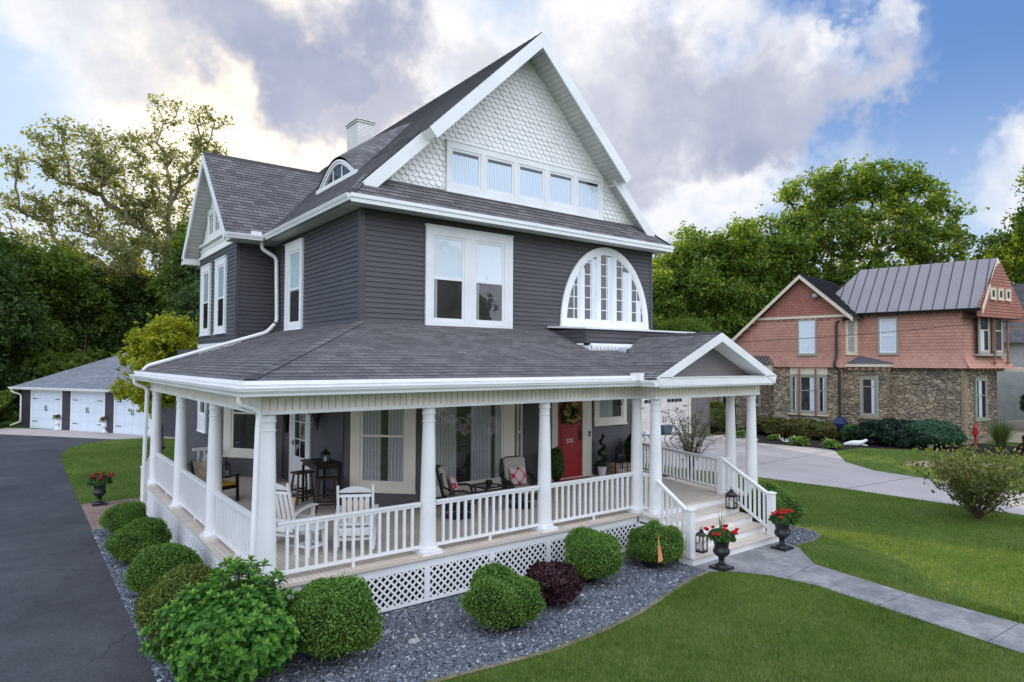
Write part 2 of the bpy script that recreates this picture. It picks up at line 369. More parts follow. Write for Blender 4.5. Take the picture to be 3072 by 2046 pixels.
# windows ------------------------------------------------------------
def window(parent,O,U,N,W,H,lights,case=.13,sash=.05,frame='white',sashm=None,split=None,fill=None,top=None,head=0,muntins=None,room='room',bottom=None,gap=.0):
    """O bottom-left of the casing on the wall; lights: list of (a0,a1) openings; split: height ratio of meeting rail"""
    V=Z; O=Vector(O); mb=MB(); F=lambda *a,**k: mb.fbox(O,U,V,N,*a,**k)
    bt=case if bottom is None else bottom; tp=case+head
    F(0,W,0,bt,0,.065); F(0,W,H-tp,H,0,.065); F(-.02,W+.02,-.035,0,0,.09); F(-.015,W+.015,H,H+.03,0,.08)
    xs=[0]+[x for l in lights for x in l]+[W]
    for i in range(0,len(xs),2): F(xs[i],xs[i+1],bt,H-tp,0,.065)
    for a0,a1 in lights:
        b0,b1=bt,H-tp
        for c0,c1,d0,d1 in ((a0,a0+sash,b0,b1),(a1-sash,a1,b0,b1),(a0+sash,a1-sash,b0,b0+sash*1.2),(a0+sash,a1-sash,b1-sash,b1)): F(c0,c1,d0,d1,0,.048,mi=1)
        if split:
            s=b0+(b1-b0)*split; F(a0+sash,a1-sash,s-.025,s+.025,0,.050,mi=1)
        if muntins:
            nx,ny=muntins
            for k in range(1,nx): x=a0+sash+(a1-a0-2*sash)*k/nx; F(x-.009,x+.009,b0+sash,b1-sash,0,.046,mi=1)
            for k in range(1,ny): y=b0+sash+(b1-b0-2*sash)*k/ny; F(a0+sash,a1-sash,y-.009,y+.009,0,.045,mi=1)
        F(a0,a1,b0,b1,-.01,.024,mi=2)
    w=mb.build('window',[M[frame],M[sashm or frame],M[room]],parent)
    for li,(a0,a1) in enumerate(lights):
        b0,b1=bt+sash,H-tp-sash; a0+=sash;a1-=sash
        MB().quad(O+U*a0+V*b0+N*.038,O+U*a1+V*b0+N*.038,O+U*a1+V*b1+N*.038,O+U*a0+V*b1+N*.038).build('pane',M['glass'],w)
        for (nm,m,x0,x1,y0,y1) in (fill or []):
            g=MB(); n=14; wv=.004 if 'curtain' in nm else 0
            aa0=a0+(a1-a0)*x0; aa1=a0+(a1-a0)*x1; bb0=b0+(b1-b0)*y0; bb1=b0+(b1-b0)*y1
            g.quad(O+U*aa0+V*bb0+N*.030,O+U*aa1+V*bb0+N*.030,O+U*aa1+V*bb1+N*.030,O+U*aa0+V*bb1+N*.030,0,[(aa0,bb0),(aa1,bb0),(aa1,bb1),(aa0,bb1)])
            g.build(nm,M[m],w)
    return w
# ================================================================ MAIN HOUSE
house=thing('house','tall charcoal sided house with white scalloped gable, grey shingle roof and white wraparound porch','house',(6,6,0))
house.location=(0,0,0)
def xy(p): return Vector((p[0],p[1],0))
def wallrun(mb,p,q,z0,z1,step=.105,lip=.021,mi=0,start=0):
    p=xy(p);q=xy(q);L=(q-p).length;U=(q-p)/L;N=Vector((U.y,-U.x,0))
    mb.strips(p+Z*z0,U,Z,N,[(0,0),(L,0),(L,z1-z0),(0,z1-z0)],step,lip,mi,-start)
def core(poly,z0,z1,m,name='wall',inset=0,parent=None):
    mb=MB(); mb.prism((0,0,0),X,Y,Z,poly,z0,z1); return mb.build(name,m,parent or house)
def post(mb,p,z0,z1,w=.1,mi=0): mb.box(p[0]-w/2,p[0]+w/2,p[1]-w/2,p[1]+w/2,z0,z1,mi)
Z0=.793; HE=7.28; XL,XR,XC=2.13,11.67,6.9; AP=11.9
# upper storey walls
mb=MB(); mb.prism((0,0,0),X,Y,Z,[(2.575,2.593),(11.33,2.593),(11.33,16),(2.575,16)],4.3,7.3,1)
wallrun(mb,(2.567,8.2),(2.567,2.585),4.5,7.15); wallrun(mb,(2.567,2.585),(11.342,2.585),4.5,7.15); wallrun(mb,(11.342,2.585),(11.342,16),3.6,7.15)
post(mb,(2.585,2.603),4.5,7.14,.11); post(mb,(11.322,2.603),4.5,7.14,.09)
mb.build('wall',[M['siding'],M['siding_dark']],house)
# wing upper
mb=MB(); mb.prism((0,0,0),X,Y,Z,[(1.613,8.208),(2.8,8.208),(2.8,12.39),(1.613,12.39)],4.3,7.2,0)
wallrun(mb,(1.605,12.4),(1.605,8.2),4.5,7.15); wallrun(mb,(1.605,8.2),(2.567,8.2),4.4,7.15)
post(mb,(1.62,8.215),4.5,7.14,.09); post(mb,(1.62,12.385),4.5,7.14,.09)
mb.build('wall',M['siding'],house)
# lower storey
LP=[(1.6,16),(1.6,10.25),(2.95,8.4),(2.95,4.26),(4.23,2.98),(6.80,2.98),(7.67,3.85),(11.88,3.85),(11.88,16)]
mb=MB(); mb.prism((0,0,0),X,Y,Z,[(1.61,15.99),(1.61,10.26),(2.96,8.41),(2.96,4.27),(4.24,2.99),(6.79,2.99),(7.66,3.86),(11.87,3.86),(11.87,15.99)],.0,4.4,0)
for a,b in zip(LP[:-1],LP[1:]): wallrun(mb,a,b,.3,3.9,lip=.022)
for p in LP[1:8]: post(mb,(p[0]+.012*(1 if p[0]<5 else -1),p[1]+.02),.4,3.9,.085)
mb.build('wall',M['siding'],house)
# wing skirt band with scallops
mb=MB(); mb.box(1.55,1.6,8.17,12.43,4.40,4.52); mb.box(1.57,1.6,8.19,12.41,4.1,4.40)
mb.box(1.6,2.6,8.15,8.2,4.40,4.52); mb.box(1.6,2.6,8.17,8.2,4.1,4.4)
for k in range(30):
    y=8.25+k*.14; mb.lathe([(.05,0),(.05,.012)],(0,0,0),10) if 0 else mb.prism((1.57,y,4.36),Y,Z,-X,[(-.05,0),(.05,0),(.045,-.04),(.02,-.06),(-.02,-.06),(-.045,-.04)],0,.012)
mb.build('skirt_band',M['white'],house)
# ---- roofs
def rp(mb,O,U,V,poly,step=.145,lip=.012,mi=0):
    V=Vector(V).normalized(); U=Vector(U); N=U.cross(V)
    if N.z<0: N=-N
    mb.strips(O,U,V,N,poly,step,lip,mi); return V,N
SL=math.hypot(XC-XL,AP-HE)
vL=Vector((XC-XL,0,AP-HE)).normalized(); vR=Vector((XL-XC,0,AP-HE)).normalized()
vs=(8.93-HE)/vL.z
mb=MB()
for O,V in(((XL,0,HE),vL),((XR,0,HE),vR)):
    rp(mb,O,Y,V,[(2.1,0),(16,0),(16,vs),(2.45,vs),(2.45,.52)]); rp(mb,Vector(O)+V*vs,Y,V,[(2.08,0),(16,0),(16,SL-vs),(2.08,SL-vs)])
rp(mb,(0,2.1,HE),X,(0,.65,.6),[(XL,0),(XR,0),(11.05,.885),(2.75,.885)])
# hip + ridge caps
for k in range(60):
    y=2.1+k*.22
    for s in(-1,1): mb.quad((XC,y,AP+.02),(XC,y+.24,AP+.012),(XC+s*.14,y+.24,AP-.122),(XC+s*.14,y,AP-.112),0,[(0,y),(0,y+.1),(.1,y+.1),(.1,y)])
for s,x in((1,XL),(-1,XR)):
    for k in range(7):
        a=k/7;b=(k+1.1)/7; p=lambda t,o:Vector((x+s*.62*t,2.1+.65*t,HE+.6*t+.025))+o
        mb.quad(p(a,Vector((s*.10,-.02,.02))),p(b,Vector((s*.10,-.02,.02))),p(b,Vector((-s*.02,.1,.02))),p(a,Vector((-s*.02,.1,.02))),0,[(0,a*9),(0,a*9),(.1,a*9),(.1,a*9)])
mb.build('roof',M['roof'],house)
# wing roof
mb=MB(); WV=Vector((0,2.7,2.7)).normalized(); WS=math.hypot(2.7,2.7)
rp(mb,(0,7.5,7.25),X,(0,1,1),[(1.13,0),(4.6,0),(6,WS),(1.13,WS)]); rp(mb,(0,12.9,7.25),X,(0,-1,1),[(1.13,0),(4.6,0),(6,WS),(1.13,WS)])
for k in range(22):
    x=1.12+k*.22
    for s in(-1,1): mb.quad((x,10.2,9.965),(x+.24,10.2,9.96),(x+.24,10.2+s*.12,9.85),(x,10.2+s*.12,9.855))
mb.build('roof',M['roof'],house)
# eyebrow dormer roof + face
def eb(u): return .60*max(0,math.cos(math.pi*u/2))**1.15
mb=MB(); n=28;m=8; W2=1.35; yc=6.0; x0=3.42
rz_=lambda x:HE+(AP-HE)/(XC-XL)*(x-XL)
vs_=[];uv_=[]
for i in range(n+1):
    u=-1+2*i/n; h=eb(u); Lb=h*3.4+.001
    for j in range(m+1):
        t=j/m; x=x0+Lb*t; zb=rz_(x0)+h+.03; ze=rz_(x0+Lb)+.02
        z=zb+(ze-zb)*t+ .10*h*math.sin(math.pi*t); vs_.append((x-.06*(1-t)*(h>.02),yc+u*W2,z)); uv_.append((yc+u*W2,math.hypot(Lb*t,h)*1.05+Lb*t*.3))
mb.add(vs_,[(i*(m+1)+j,i*(m+1)+j+1,(i+1)*(m+1)+j+1,(i+1)*(m+1)+j) for i in range(n) for j in range(m)],0,uv_)
dr=mb.build('dormer_roof',M['roof'],house,smooth=True)
mb=MB(); arc=[(u*W2*.97,eb(u)*.97) for u in [-1+2*i/24 for i in range(25)]]
arci=[(a*.76,.05+b*.74) for a,b in arc]
O=Vector((x0,yc,rz_(x0)-.02))
for i in range(24):
    a,b=arc[i],arc[i+1];c,d=arci[i],arci[i+1]
    P=lambda q,t:O+Y*q[0]+Z*q[1]+X*t
    mb.quad(P(a,-.02),P(b,-.02),P(d,-.02),P(c,-.02)); mb.quad(P(a,-.02),P(a,.1),P(b,.1),P(b,-.02)); mb.quad(P(c,-.02),P(d,-.02),P(d,.1),P(c,.1))
    mb.quad(P(a,-.05),P(b,-.05),P((b[0]*.93,b[1]*.93),-.05),P((a[0]*.93,a[1]*.93),-.05))
mb.fbox(O,Y,Z,-X,-1.3,1.3,-.06,.07,-.02,.06)
for t in(-.28,.28): mb.fbox(O,Y,Z,-X,t-.015,t+.015,.05,.40,-.02,.0)
w=mb.build('window',M['white'],house)
mb=MB(); mb.add([O+Y*a+Z*b+X*.05 for a,b in arci],[tuple(range(25))]); mb.build('pane',M['room'],w)
mb=MB(); mb.add([O+Y*a+Z*b+X*.03 for a,b in arci],[tuple(range(25))]); mb.build('pane',M['glass'],w)
# ---- gable wall with fish scales
mb=MB(); gy=2.75
mb.add([(2.7,gy,7.8),(11.1,gy,7.8),(XC,gy,AP-.05)],[(0,1,2)],1)
row=.118; wd=.168
for r in range(40):
    z=7.80+r*row; k0=-40
    for k in range(-40,41):
        cx=XC+(k+.5*(r%2))*wd
        if z+row*1.2+.10>rz_(XC-abs(cx-XC)-wd*.5): continue
        if z<7.83: pass
        if 4.70<cx<9.45 and 7.98<z<8.85: continue
        pts=[(-wd*.48,row*1.2)]+[(wd*.48*math.cos(t),wd*.40+wd*.42*math.sin(t)) for t in [math.pi+math.pi*q/7 for q in range(8)]]+[(wd*.48,row*1.2)]
        jit=random.uniform(.8,1.35); of=[]
        for a,b in pts: of.append((cx+a,gy-.004-.030*jit*(1-b/(row*1.2)),z+b+random.uniform(-.002,.002)))
        b0=len(of); back=[(a,gy,c) for a,_,c in of]
        mb.add(of+back,[tuple(range(b0))]+[(i,b0+i,b0+i+1,i+1) for i in range(b0-1)],0)
mb.build('gable_shingles',[M['whitew'],M['whitew']],house)
# rakes
def rake(mb,xa,za,xb,zb,y0,y1,h,cutmid=True):
    d=Vector((xb-xa,0,zb-za)).normalized(); n=Vector((-d.z,0,d.x)); n=n if n.z<0 else -n
    a=Vector((xa,0,za)); a2=a+n*h; vdrop=h/abs(d.x)
    poly=[(a.x,a.z),(xb,zb),(xb,zb-vdrop),(a2.x,a2.z)] if cutmid else [(a.x,a.z),(xb,zb),(xb+n.x*h,zb+n.z*h),(a2.x,a2.z)]
    mb.prism((0,0,0),X,Z,Y,poly,y0,y1)
mb=MB()
for s in(-1,1):
    ex=XC-s*(XC-XL); d=vL if s>0 else vR
    p=Vector((ex,0,HE))+d*vs; q=Vector((ex,0,HE))+d*.50
    rake(mb,p.x,p.z-.0,XC,AP-.0,2.05,2.09,.27); 
    e=p+d*.16
    rake(mb,q.x,q.z-.02,e.x,e.z-.02,2.40,2.44,.27,False)
    # end cap of the upper boxed rake
    nn=Vector((-d.z,0,d.x)); nn=nn if nn.z<0 else -nn
    mb.fbox(Vector((p.x,0,p.z))+nn*.012,Y,d,nn,2.09,2.74,0,.03,0,.22)
mb.build('rake_board',M['white'],house)
mb=MB()
for s in(-1,1):
    ex=XC-s*(XC-XL); d=vL if s>0 else vR; nn=Vector((-d.z,0,d.x)); nn=nn if nn.z<0 else -nn
    o=Vector((ex,0,HE))+nn*.2
    for v0_,v1_,ya in((vs,SL-.16,2.09),(.45,vs,2.44)):
        P=lambda u,v:o+Y*u+d*v
        mb.quad(P(ya,v0_),P(2.75,v0_),P(2.75,v1_),P(ya,v1_),0,[(ya,v0_),(2.75,v0_),(2.75,v1_),(ya,v1_)])
# eave soffits
q=lambda a,b,c,d,uv:mb.quad(a,b,c,d,0,uv)
q((XL+.02,2.12,7.145),(XR-.02,2.12,7.145),(XR-.02,2.6,7.145),(XL+.02,2.6,7.145),[(2.1,XL),(2.1,XR),(2.6,XR),(2.6,XL)])
q((XL+.02,2.6,7.145),(2.6,2.6,7.145),(2.6,8.2,7.145),(XL+.02,8.2,7.145),[(2.1,2.6),(2.6,2.6),(2.6,8.2),(2.1,8.2)])
q((11.3,2.6,7.145),(XR-.02,2.6,7.145),(XR-.02,9,7.145),(11.3,9,7.145),[(2.1,2.6),(2.6,2.6),(2.6,8.2),(2.1,8.2)])
q((1.3,7.55,7.12),(2.6,7.55,7.12),(2.6,8.2,7.12),(1.3,8.2,7.12),[(0,1.3),(0,2.6),(.6,2.6),(.6,1.3)])
mb.build('soffit',M['slat'],house)
# gutters and fascias
GP=[(0,0),(.085,0),(.095,.035),(.125,.075),(.125,.10),(.14,.105),(.14,.125),(.0,.125)]
def gutter(mb,p,q,zt,prof=GP,off=0):
    p=xy(p);q=xy(q);U=(q-p).normalized();N=Vector((U.y,-U.x,0)); O=p+N*off; O.z=zt-.125
    mb.prism(O,N,Z,U,prof,0,(q-p).length)
mb=MB(); gutter(mb,(XL+.05,7.62),(XL+.05,2.12),7.27); mb.build('gutter',M['white'],house)
mb=MB(); mb.box(XL,XR,2.07,2.1,7.11,7.20); mb.box(XL-.02,XR+.02,2.045,2.085,7.20,7.275); mb.build('fascia',M['white'],house)
mb=MB(); gutter(mb,(XR-.05,2.1),(XR-.05,12),7.27); mb.build('gutter',M['white'],house)
mb=MB(); gutter(mb,(1.15,7.55),(2.05,7.55),7.24); mb.box(1.75,2.0,7.42,7.5,7.24,7.33); mb.build('gutter',M['white'],house)
# wing gable face
mb=MB()
for r in range(22):
    z=7.62+r*.13
    for k in range(-20,21):
        cy=10.2+(k+.5*(r%2))*.15
        if z+.15>9.9-abs(cy-10.2)-.30: continue
        mb.quad((1.578,cy-.07,z),(1.578,cy+.07,z),(1.596,cy+.07,z+.15),(1.596,cy-.07,z+.15))
mb.add([(1.6,7.7,7.12),(1.6,12.7,7.12),(1.6,10.2,9.8)],[(0,1,2)])
mb.box(1.54,1.6,8.0,12.5,7.15,7.22); mb.box(1.50,1.6,8.05,12.4,7.52,7.58)
for k in range(32):
    y=8.05+k*.14; mb.prism((1.595,y,7.46),Y,Z,-X,[(-.05,0),(.05,0),(.045,-.05),(.02,-.08),(-.02,-.08),(-.045,-.05)],0,.02)
mb.build('gable_shingles',M['whitew'],house)
mb=MB()
for s in(-1,1):
    ye=10.2-s*2.72; poly=[(ye,7.23),(10.2,9.95),(10.2,9.95-.33),(ye+s*.16,7.07)]
    mb.prism((1.13,0,0),Y,Z,X,poly,0,.04)
mb.box(1.13,1.6,12.55,12.9,7.02,7.2)
mb.build('rake_board',M['white'],house)
mb=MB()
for s in(-1,1):
    ye=10.2-s*2.6; a=Vector((1.17,ye,7.13));b=Vector((1.6,ye,7.13));c=Vector((1.6,10.2,9.73));d=Vector((1.17,10.2,9.73))
    mb.quad(a,b,c,d,0,[(0,0),(.43,0),(.43,3.7),(0,3.7)])
mb.build('soffit',M['slat'],house)
window(house,(1.6,11.35,7.62),-Y,-X,2.3,.85,[(.12,.72),(.84,1.46),(1.58,2.18)],case=.1,sash=.04,muntins=(2,2),fill=[('curtain','sheer',0,1,0,1)])
# windows
window(house,(4.04,2.585,4.78),X,-Y,2.34,2.19,[(.15,.99),(1.25,2.10)],case=.12,sash=.06,head=.07,split=.5,fill=[('blind','blindw',0,1,.5,1),('curtain','sheer',.0,.12,0,.5)],room='roomw')
window(house,(2.567,7.12,4.8),-Y,-X,1.24,2.18,[(.28,1.10)],case=.13,sash=.06,head=.08,split=.48,fill=[('blind','blind',0,1,.45,1)])
for y in(12.15,10.34): window(house,(1.605,y,4.8),-Y,-X,1.18,2.08,[(.25,1.03)],case=.12,sash=.06,head=.06,split=.48,fill=[('blind','blind',0,1,.5,1)])
window(house,(4.63,gy-.02,7.85),X,-Y,4.89,1.13,[(.10+.9625*k,.92+.9625*k) for k in range(5)],case=.15,sash=.055,fill=[('curtain','curtainblue',.0,1,0,.90)])
# arch window
def arch_window():
    cx,zb=9.53,4.99; A,B=1.62,2.08; O=Vector((cx,2.585,zb)); N=-Y
    el=lambda a,b,n=40,off=0:[(a*math.cos(t),off+(b-off)*math.sin(t)) for t in [math.pi*i/n for i in range(n+1)]]
    H=lambda x,a,b:b*math.sqrt(max(0,1-(x/a)**2))
    mb=MB()
    def ring(a1,b1,a2,b2,c0,c1,mi=0):
        p1,p2=el(a1,b1),el(a2,b2); P=lambda q,c:O+X*q[0]+Z*q[1]+N*c
        for i in range(40):
            mb.quad(P(p1[i],c1),P(p1[i+1],c1),P(p2[i+1],c1),P(p2[i],c1),mi); mb.quad(P(p1[i],c0),P(p1[i+1],c0),P(p1[i+1],c1),P(p1[i],c1),mi); mb.quad(P(p2[i],c1),P(p2[i+1],c1),P(p2[i+1],c0),P(p2[i],c0),mi)
    ring(A,B,A-.15,B-.15,0,.06); a,b=A-.15,B-.15
    ring(a,b,a-.05,b-.05,0,.040)
    mb.fbox(O,X,Z,N,-A,A,-.04,.10,0,.065); mb.fbox(O,X,Z,N,-A-.03,A+.03,-.07,-.04,0,.09)
    pw=2*a/5
    for k in range(1,5):
        x=-a+pw*k; mb.fbox(O,X,Z,N,x-.035,x+.035,.1,H(min(abs(x)+.035,a),a,b),0,.05); mb.fbox(O,X,Z,N,x-.08,x+.08,.1,H(min(abs(x)+.08,a),a,b),0,.041)
    for k in range(5):
        xa=-a+pw*k+.10;xb=xa+pw-.20;xm=(xa+xb)/2
        if k==0: xa+=.0;xm=-a+pw*k+pw-.10-.19; xa=-a
        if k==4: xm=-a+pw*k+.10+.19; xb=a
        mb.fbox(O,X,Z,N,xm-.011,xm+.011,.1,H(abs(xm)+.01,a,b),0,.038)
        if k in(0,4):
            x2=xm+(-.19 if k==0 else .19)
        mb.fbox(O,X,Z,N,xa,xb,.1,.15,0,.042)
        z=.1+.30
        while z<b:
            xi=xa;xo=xb
            lim=a*math.sqrt(max(0,1-(z/b)**2))-.02
            x1,x2_=max(xi,-lim),min(xo,lim)
            if x2_>x1+.03: mb.fbox(O,X,Z,N,x1,x2_,z-.011,z+.011,0,.037)
            z+=.305
    w=mb.build('arched_window',M['white'],house)
    for nm,m_,c in(('room_shade','roomw',.0245),('pane','glass',.031)):
        g=MB(); g.add([O+X*p[0]+Z*p[1]+N*c for p in el(a,b)],[tuple(range(41))]); g.build(nm if nm!='room_shade' else 'curtain',M[m_],w)  # room_shade sheet: dark colour stands for the unlit room, not a curtain
    for k in range(5):
        xa=-a+pw*k+.16; x1=xa+ .17 if k else xa+.26; x2=xa+.44
        if k==4:x1,x2=xa+.1,xa+.30
        hh=min(H(abs(x1),a,b),H(min(abs(x2),a-.01),a,b))-.05
        g=MB(); g.quad(O+X*x1+Z*.15+N*.028,O+X*x2+Z*.15+N*.028,O+X*x2+Z*hh+N*.028,O+X*x1+Z*hh+N*.028,0,[(x1,0),(x2,0),(x2,1),(x1,1)]); g.build('curtain',M['curtain'],w)
arch_window()
# oriel box under the arch window
mb=MB(); mb.prism((0,0,0),X,Y,Z,[(7.59,1.29),(11.43,1.29),(11.43,2.6),(7.59,2.6)],4.0,4.78,0)
wallrun(mb,(7.58,2.585),(7.58,1.28),4.40,4.80,mi=0); wallrun(mb,(7.58,1.28),(11.44,1.28),4.40,4.80); post(mb,(7.60,1.30),4.3,4.8,.09)
mb.build('bay_box',M['siding'],house)
mb=MB(); mb.hexa([(7.50,1.20,4.795),(11.52,1.20,4.795),(11.52,2.585,4.87),(7.50,2.585,4.87),(7.50,1.20,4.835),(11.52,1.20,4.835),(11.52,2.585,4.91),(7.50,2.585,4.91)]); mb.build('bay_roof',M['white'],house)
mb=MB(); mb.box(7.50,9.4,1.14,1.28,4.42,4.46); mb.box(7.56,9.2,1.10,1.28,4.24,4.42); mb.box(7.50,7.58,1.14,2.0,4.42,4.46); mb.box(7.53,7.58,1.10,2.0,4.24,4.42); mb.box(7.52,9.2,1.06,1.28,4.20,4.24)
for k in range(11): mb.prism((7.66+k*.12,1.10,4.40),X,Z,-Y,[(-.05,0),(.05,0),(.045,-.05),(.02,-.085),(-.02,-.085),(-.045,-.05)],0,.025)
mb.build('scallop_trim',M['white'],house)
mb=MB(); mb.tube([(8.45,1.1,4.30),(8.52,.86,4.27)],.075,16,cap=False); mb.tube([(8.45,1.1,4.30),(8.52,.86,4.27)],.06,16,cap=False); mb.build('vent_pipe',M['galv'],house)
# chimney
def brickbox(mb,x0,x1,y0,y1,z0,z1,mi=0):
    for a,b in(((x0,y0),(x1,y0)),((x1,y0),(x1,y1)),((x1,y1),(x0,y1)),((x0,y1),(x0,y0))):
        L=math.hypot(b[0]-a[0],b[1]-a[1]); mb.quad((*a,z0),(*b,z0),(*b,z1),(*a,z1),mi,[(0,z0),(L,z0),(L,z1),(0,z1)])
    mb.quad((x0,y0,z1),(x1,y0,z1),(x1,y1,z1),(x0,y1,z1),mi)
mb=MB(); brickbox(mb,6.12,6.72,10.95,11.85,9.5,12.18); brickbox(mb,6.09,6.75,10.92,11.88,12.18,12.25); brickbox(mb,6.06,6.78,10.89,11.91,12.25,12.30); ch=mb.build('chimney',M['chimbrick'],house)
# ================= PORCH
PS=.356; F_=math.sqrt(1+PS*PS); PE=3.74
mb=MB()
rp(mb,(0,-.45,PE),X,(0,1,PS),[(-.45,0),(9.57,0),(9.57,3.035*F_),(2.585,3.035*F_)],.14,.012)
rp(mb,(-.45,0,PE),Y,(1,0,PS),[(-.45,0),(9.95,0),(7.9,2.05*F_),(7.9,3.03*F_),(2.585,3.03*F_)],.14,.012)
rp(mb,(0,9.95,PE),X,(0,-1,PS),[(-.45,0),(1.6,0),(1.6,2.05*F_)],.14,.012)
for k in range(16):
    a=k/16;b=(k+1.15)/16; P=lambda t,dx,dy:Vector((-.45+3.03*t+dx,-.45+3.03*t+dy,PE+3.03*PS*t+.018))
    for dx,dy in((.13,-.01),(-.01,.13)): mb.quad(P(a,0,0)+Z*.012,P(b,0,0)+Z*.002,P(b,dx,dy)-Z*.0,P(a,dx,dy)+Z*.008,0,[(0,a*9),(0,a*9),(.1,a*9),(.1,a*9)])
mb.build('porch_roof',M['roof'],house)
# portico roof
RZ=4.70
mb=MB(); sl=(RZ-3.72)/(9.57-7.42)
rp(mb,(7.42,0,3.72),Y,(1,0,sl),[(-.98,0),(2.6,0),(2.6,2.15*math.hypot(1,sl)),(-.98,2.15*math.hypot(1,sl))],.14,.012)
rp(mb,(11.72,0,3.72),Y,(-1,0,sl),[(-.98,0),(2.6,0),(2.6,2.15*math.hypot(1,sl)),(-.98,2.15*math.hypot(1,sl))],.14,.012)
for k in range(11):
    y=-.98+k*.21
    for s in(-1,1): mb.quad((9.57,y,RZ+.02),(9.57,y+.23,RZ+.012),(9.57+s*.13,y+.23,RZ-.045),(9.57+s*.13,y,RZ-.038))
mb.build('portico_roof',M['roof'],house)
mb=MB(); h=.175; cs=1/math.hypot(1,sl)
for s in(-1,1):
    ex=9.57-s*2.17
    mb.prism((0,0,0),X,Z,Y,[(ex,3.715),(9.57,RZ-.012),(9.57,RZ-.012-h/cs),(ex+s*h*.45*1.0,3.715-h*cs)],-1.0,-.96)
    mb.prism((0,0,0),X,Z,Y,[(ex+s*.2,3.66),(9.57,RZ-.17),(9.57,RZ-.21),(ex+s*.2,3.62)],-.96,-.50)
mb.box(7.44,11.70,-.985,-.94,3.535,3.70); mb.box(7.50,11.64,-.96,-.5,3.50,3.535); mb.box(7.46,11.68,-1.0,-.52,3.70,3.716)
mb.box(11.64,11.70,-.94,3.0,3.55,3.70)
mb.build('pediment_trim',M['white'],house)
mb=MB(); mb.strips((0,-.535,0),X,Z,-Y,[(7.75,3.716),(11.39,3.716),(9.57,RZ-.18)],.105,.014,0,3.716); mb.add([(7.5,-.53,3.6),(11.6,-.53,3.6),(9.57,-.53,RZ-.1)],[(0,1,2)],1); mb.build('pediment_siding',[M['gsiding'],M['siding_dark']],house)
# beams (frieze)
def beam(mb,p,q,z0=3.243,z1=3.50,th=.26):
    p=xy(p);q=xy(q);L=(q-p).length;U=(q-p)/L;N=Vector((U.y,-U.x,0))
    mb.fbox(p,U,Z,N,-.004,L+.007,z0,z0+.055,-th,.012,1); mb.fbox(p,U,Z,N,-.009,L+.013,z1,z1+.04,-th,.03,1)
    mb.fbox(p,U,Z,N,.006,L-.006,z0+.055,z1,-th,-.004,1)
    a=lambda u,z:p+U*u+Z*z
    mb.quad(a(0,z0+.055),a(L,z0+.055),a(L,z1),a(0,z1),0,[(z0,0),(z0,L),(z1,L),(z1,0)])
mb=MB(); beam(mb,(-.13,9.72),(-.13,-.13)); beam(mb,(-.13,-.131),(7.79,-.131)); beam(mb,(7.79,-.12),(7.79,-.60)); beam(mb,(7.79,-.601),(11.62,-.601)); beam(mb,(11.621,-.60),(11.621,3.8)); beam(mb,(1.6,9.72),(-.13,9.72))
mb.build('frieze',[M['bead'],M['whitew']],house)
# soffit+ceiling
mb=MB(); mb.box(-.47,-.13,-.47,9.9,3.541,3.56); mb.box(-.13,7.45,-.47,-.13,3.541,3.56)
mb.box(-.1,2.95,-.1,9.7,3.33,3.36); mb.box(2.95,11.6,-.1,3.85,3.33,3.36); mb.box(7.9,11.6,-.55,-.1,3.33,3.36)
mb.build('porch_ceiling',M['soffit'],house)
mb=MB(); mb.box(-.45,-.42,-.45,9.95,3.56,3.69); mb.box(-.42,7.5,-.45,-.42,3.56,3.69); mb.box(-.48,-.435,-.48,9.98,3.69,3.745); mb.box(-.435,7.42,-.48,-.435,3.69,3.745)
mb.build('fascia',M['whitew'],house)
def gutter_path(pts,zt,prof=GP):
    P_=[xy(p) for p in pts]; n=len(prof); mb=MB(); vs=[]
    for i,p in enumerate(P_):
        ns=[]
        if i>0: d=(p-P_[i-1]).normalized(); ns.append(Vector((d.y,-d.x,0)))
        if i<len(P_)-1: d=(P_[i+1]-p).normalized(); ns.append(Vector((d.y,-d.x,0)))
        m_=ns[0] if len(ns)==1 else (ns[0]+ns[1])/(1+ns[0].dot(ns[1]))
        for a_,z_ in prof: vs.append(p+m_*a_+Z*(zt-.125+z_))
    fs=[(i*n+k,i*n+(k+1)%n,(i+1)*n+(k+1)%n,(i+1)*n+k) for i in range(len(P_)-1) for k in range(n)]+[tuple(range(n)),tuple((len(P_)-1)*n+k for k in range(n))[::-1]]
    return mb.add(vs,fs)
gutter_path([(-.45,9.98),(-.45,-.45),(7.44,-.45),(7.44,-.97)],3.655).build('gutter',M['white'],house)
mb=MB(); mb.box(7.20,7.42,-.62,-.44,3.65,3.80); mb.build('gutter',M['white'],house)
# columns
def column():
    mb=MB(); mb.box(-.19,.19,-.19,.19,0,.055)
    pr=[(.195,.055),(.20,.075),(.195,.105),(.172,.115),(.172,.14),(.164,.17)]
    for i in range(9): t=i/8; pr.append((.158-.043*t**1.35,.2+2.03*t))
    pr+=[(.115,2.20),(.128,2.205),(.128,2.222),(.114,2.23),(.114,2.33),(.13,2.335),(.132,2.36),(.122,2.37),(.122,2.45)]
    pr[14:14]=[]
    pr=[(r_*.89,z_) for r_,z_ in sorted(pr,key=lambda a:a[1])]; mb.lathe(pr,n=32); return mb
cols=[(0,0),(2.68,0),(5.256,0),(7.874,0),(0,3.18),(0,6.268),(0,9.505),(7.942,-.468),(11.473,-.468),(11.473,.12)]
cm=None
for x,y in cols:
    if cm is None: c=column().build('column',M['white'],house,smooth=True); cm=c.data; c.location=(x,y,Z0)
    else: link('column',cm,house,(x,y,Z0))
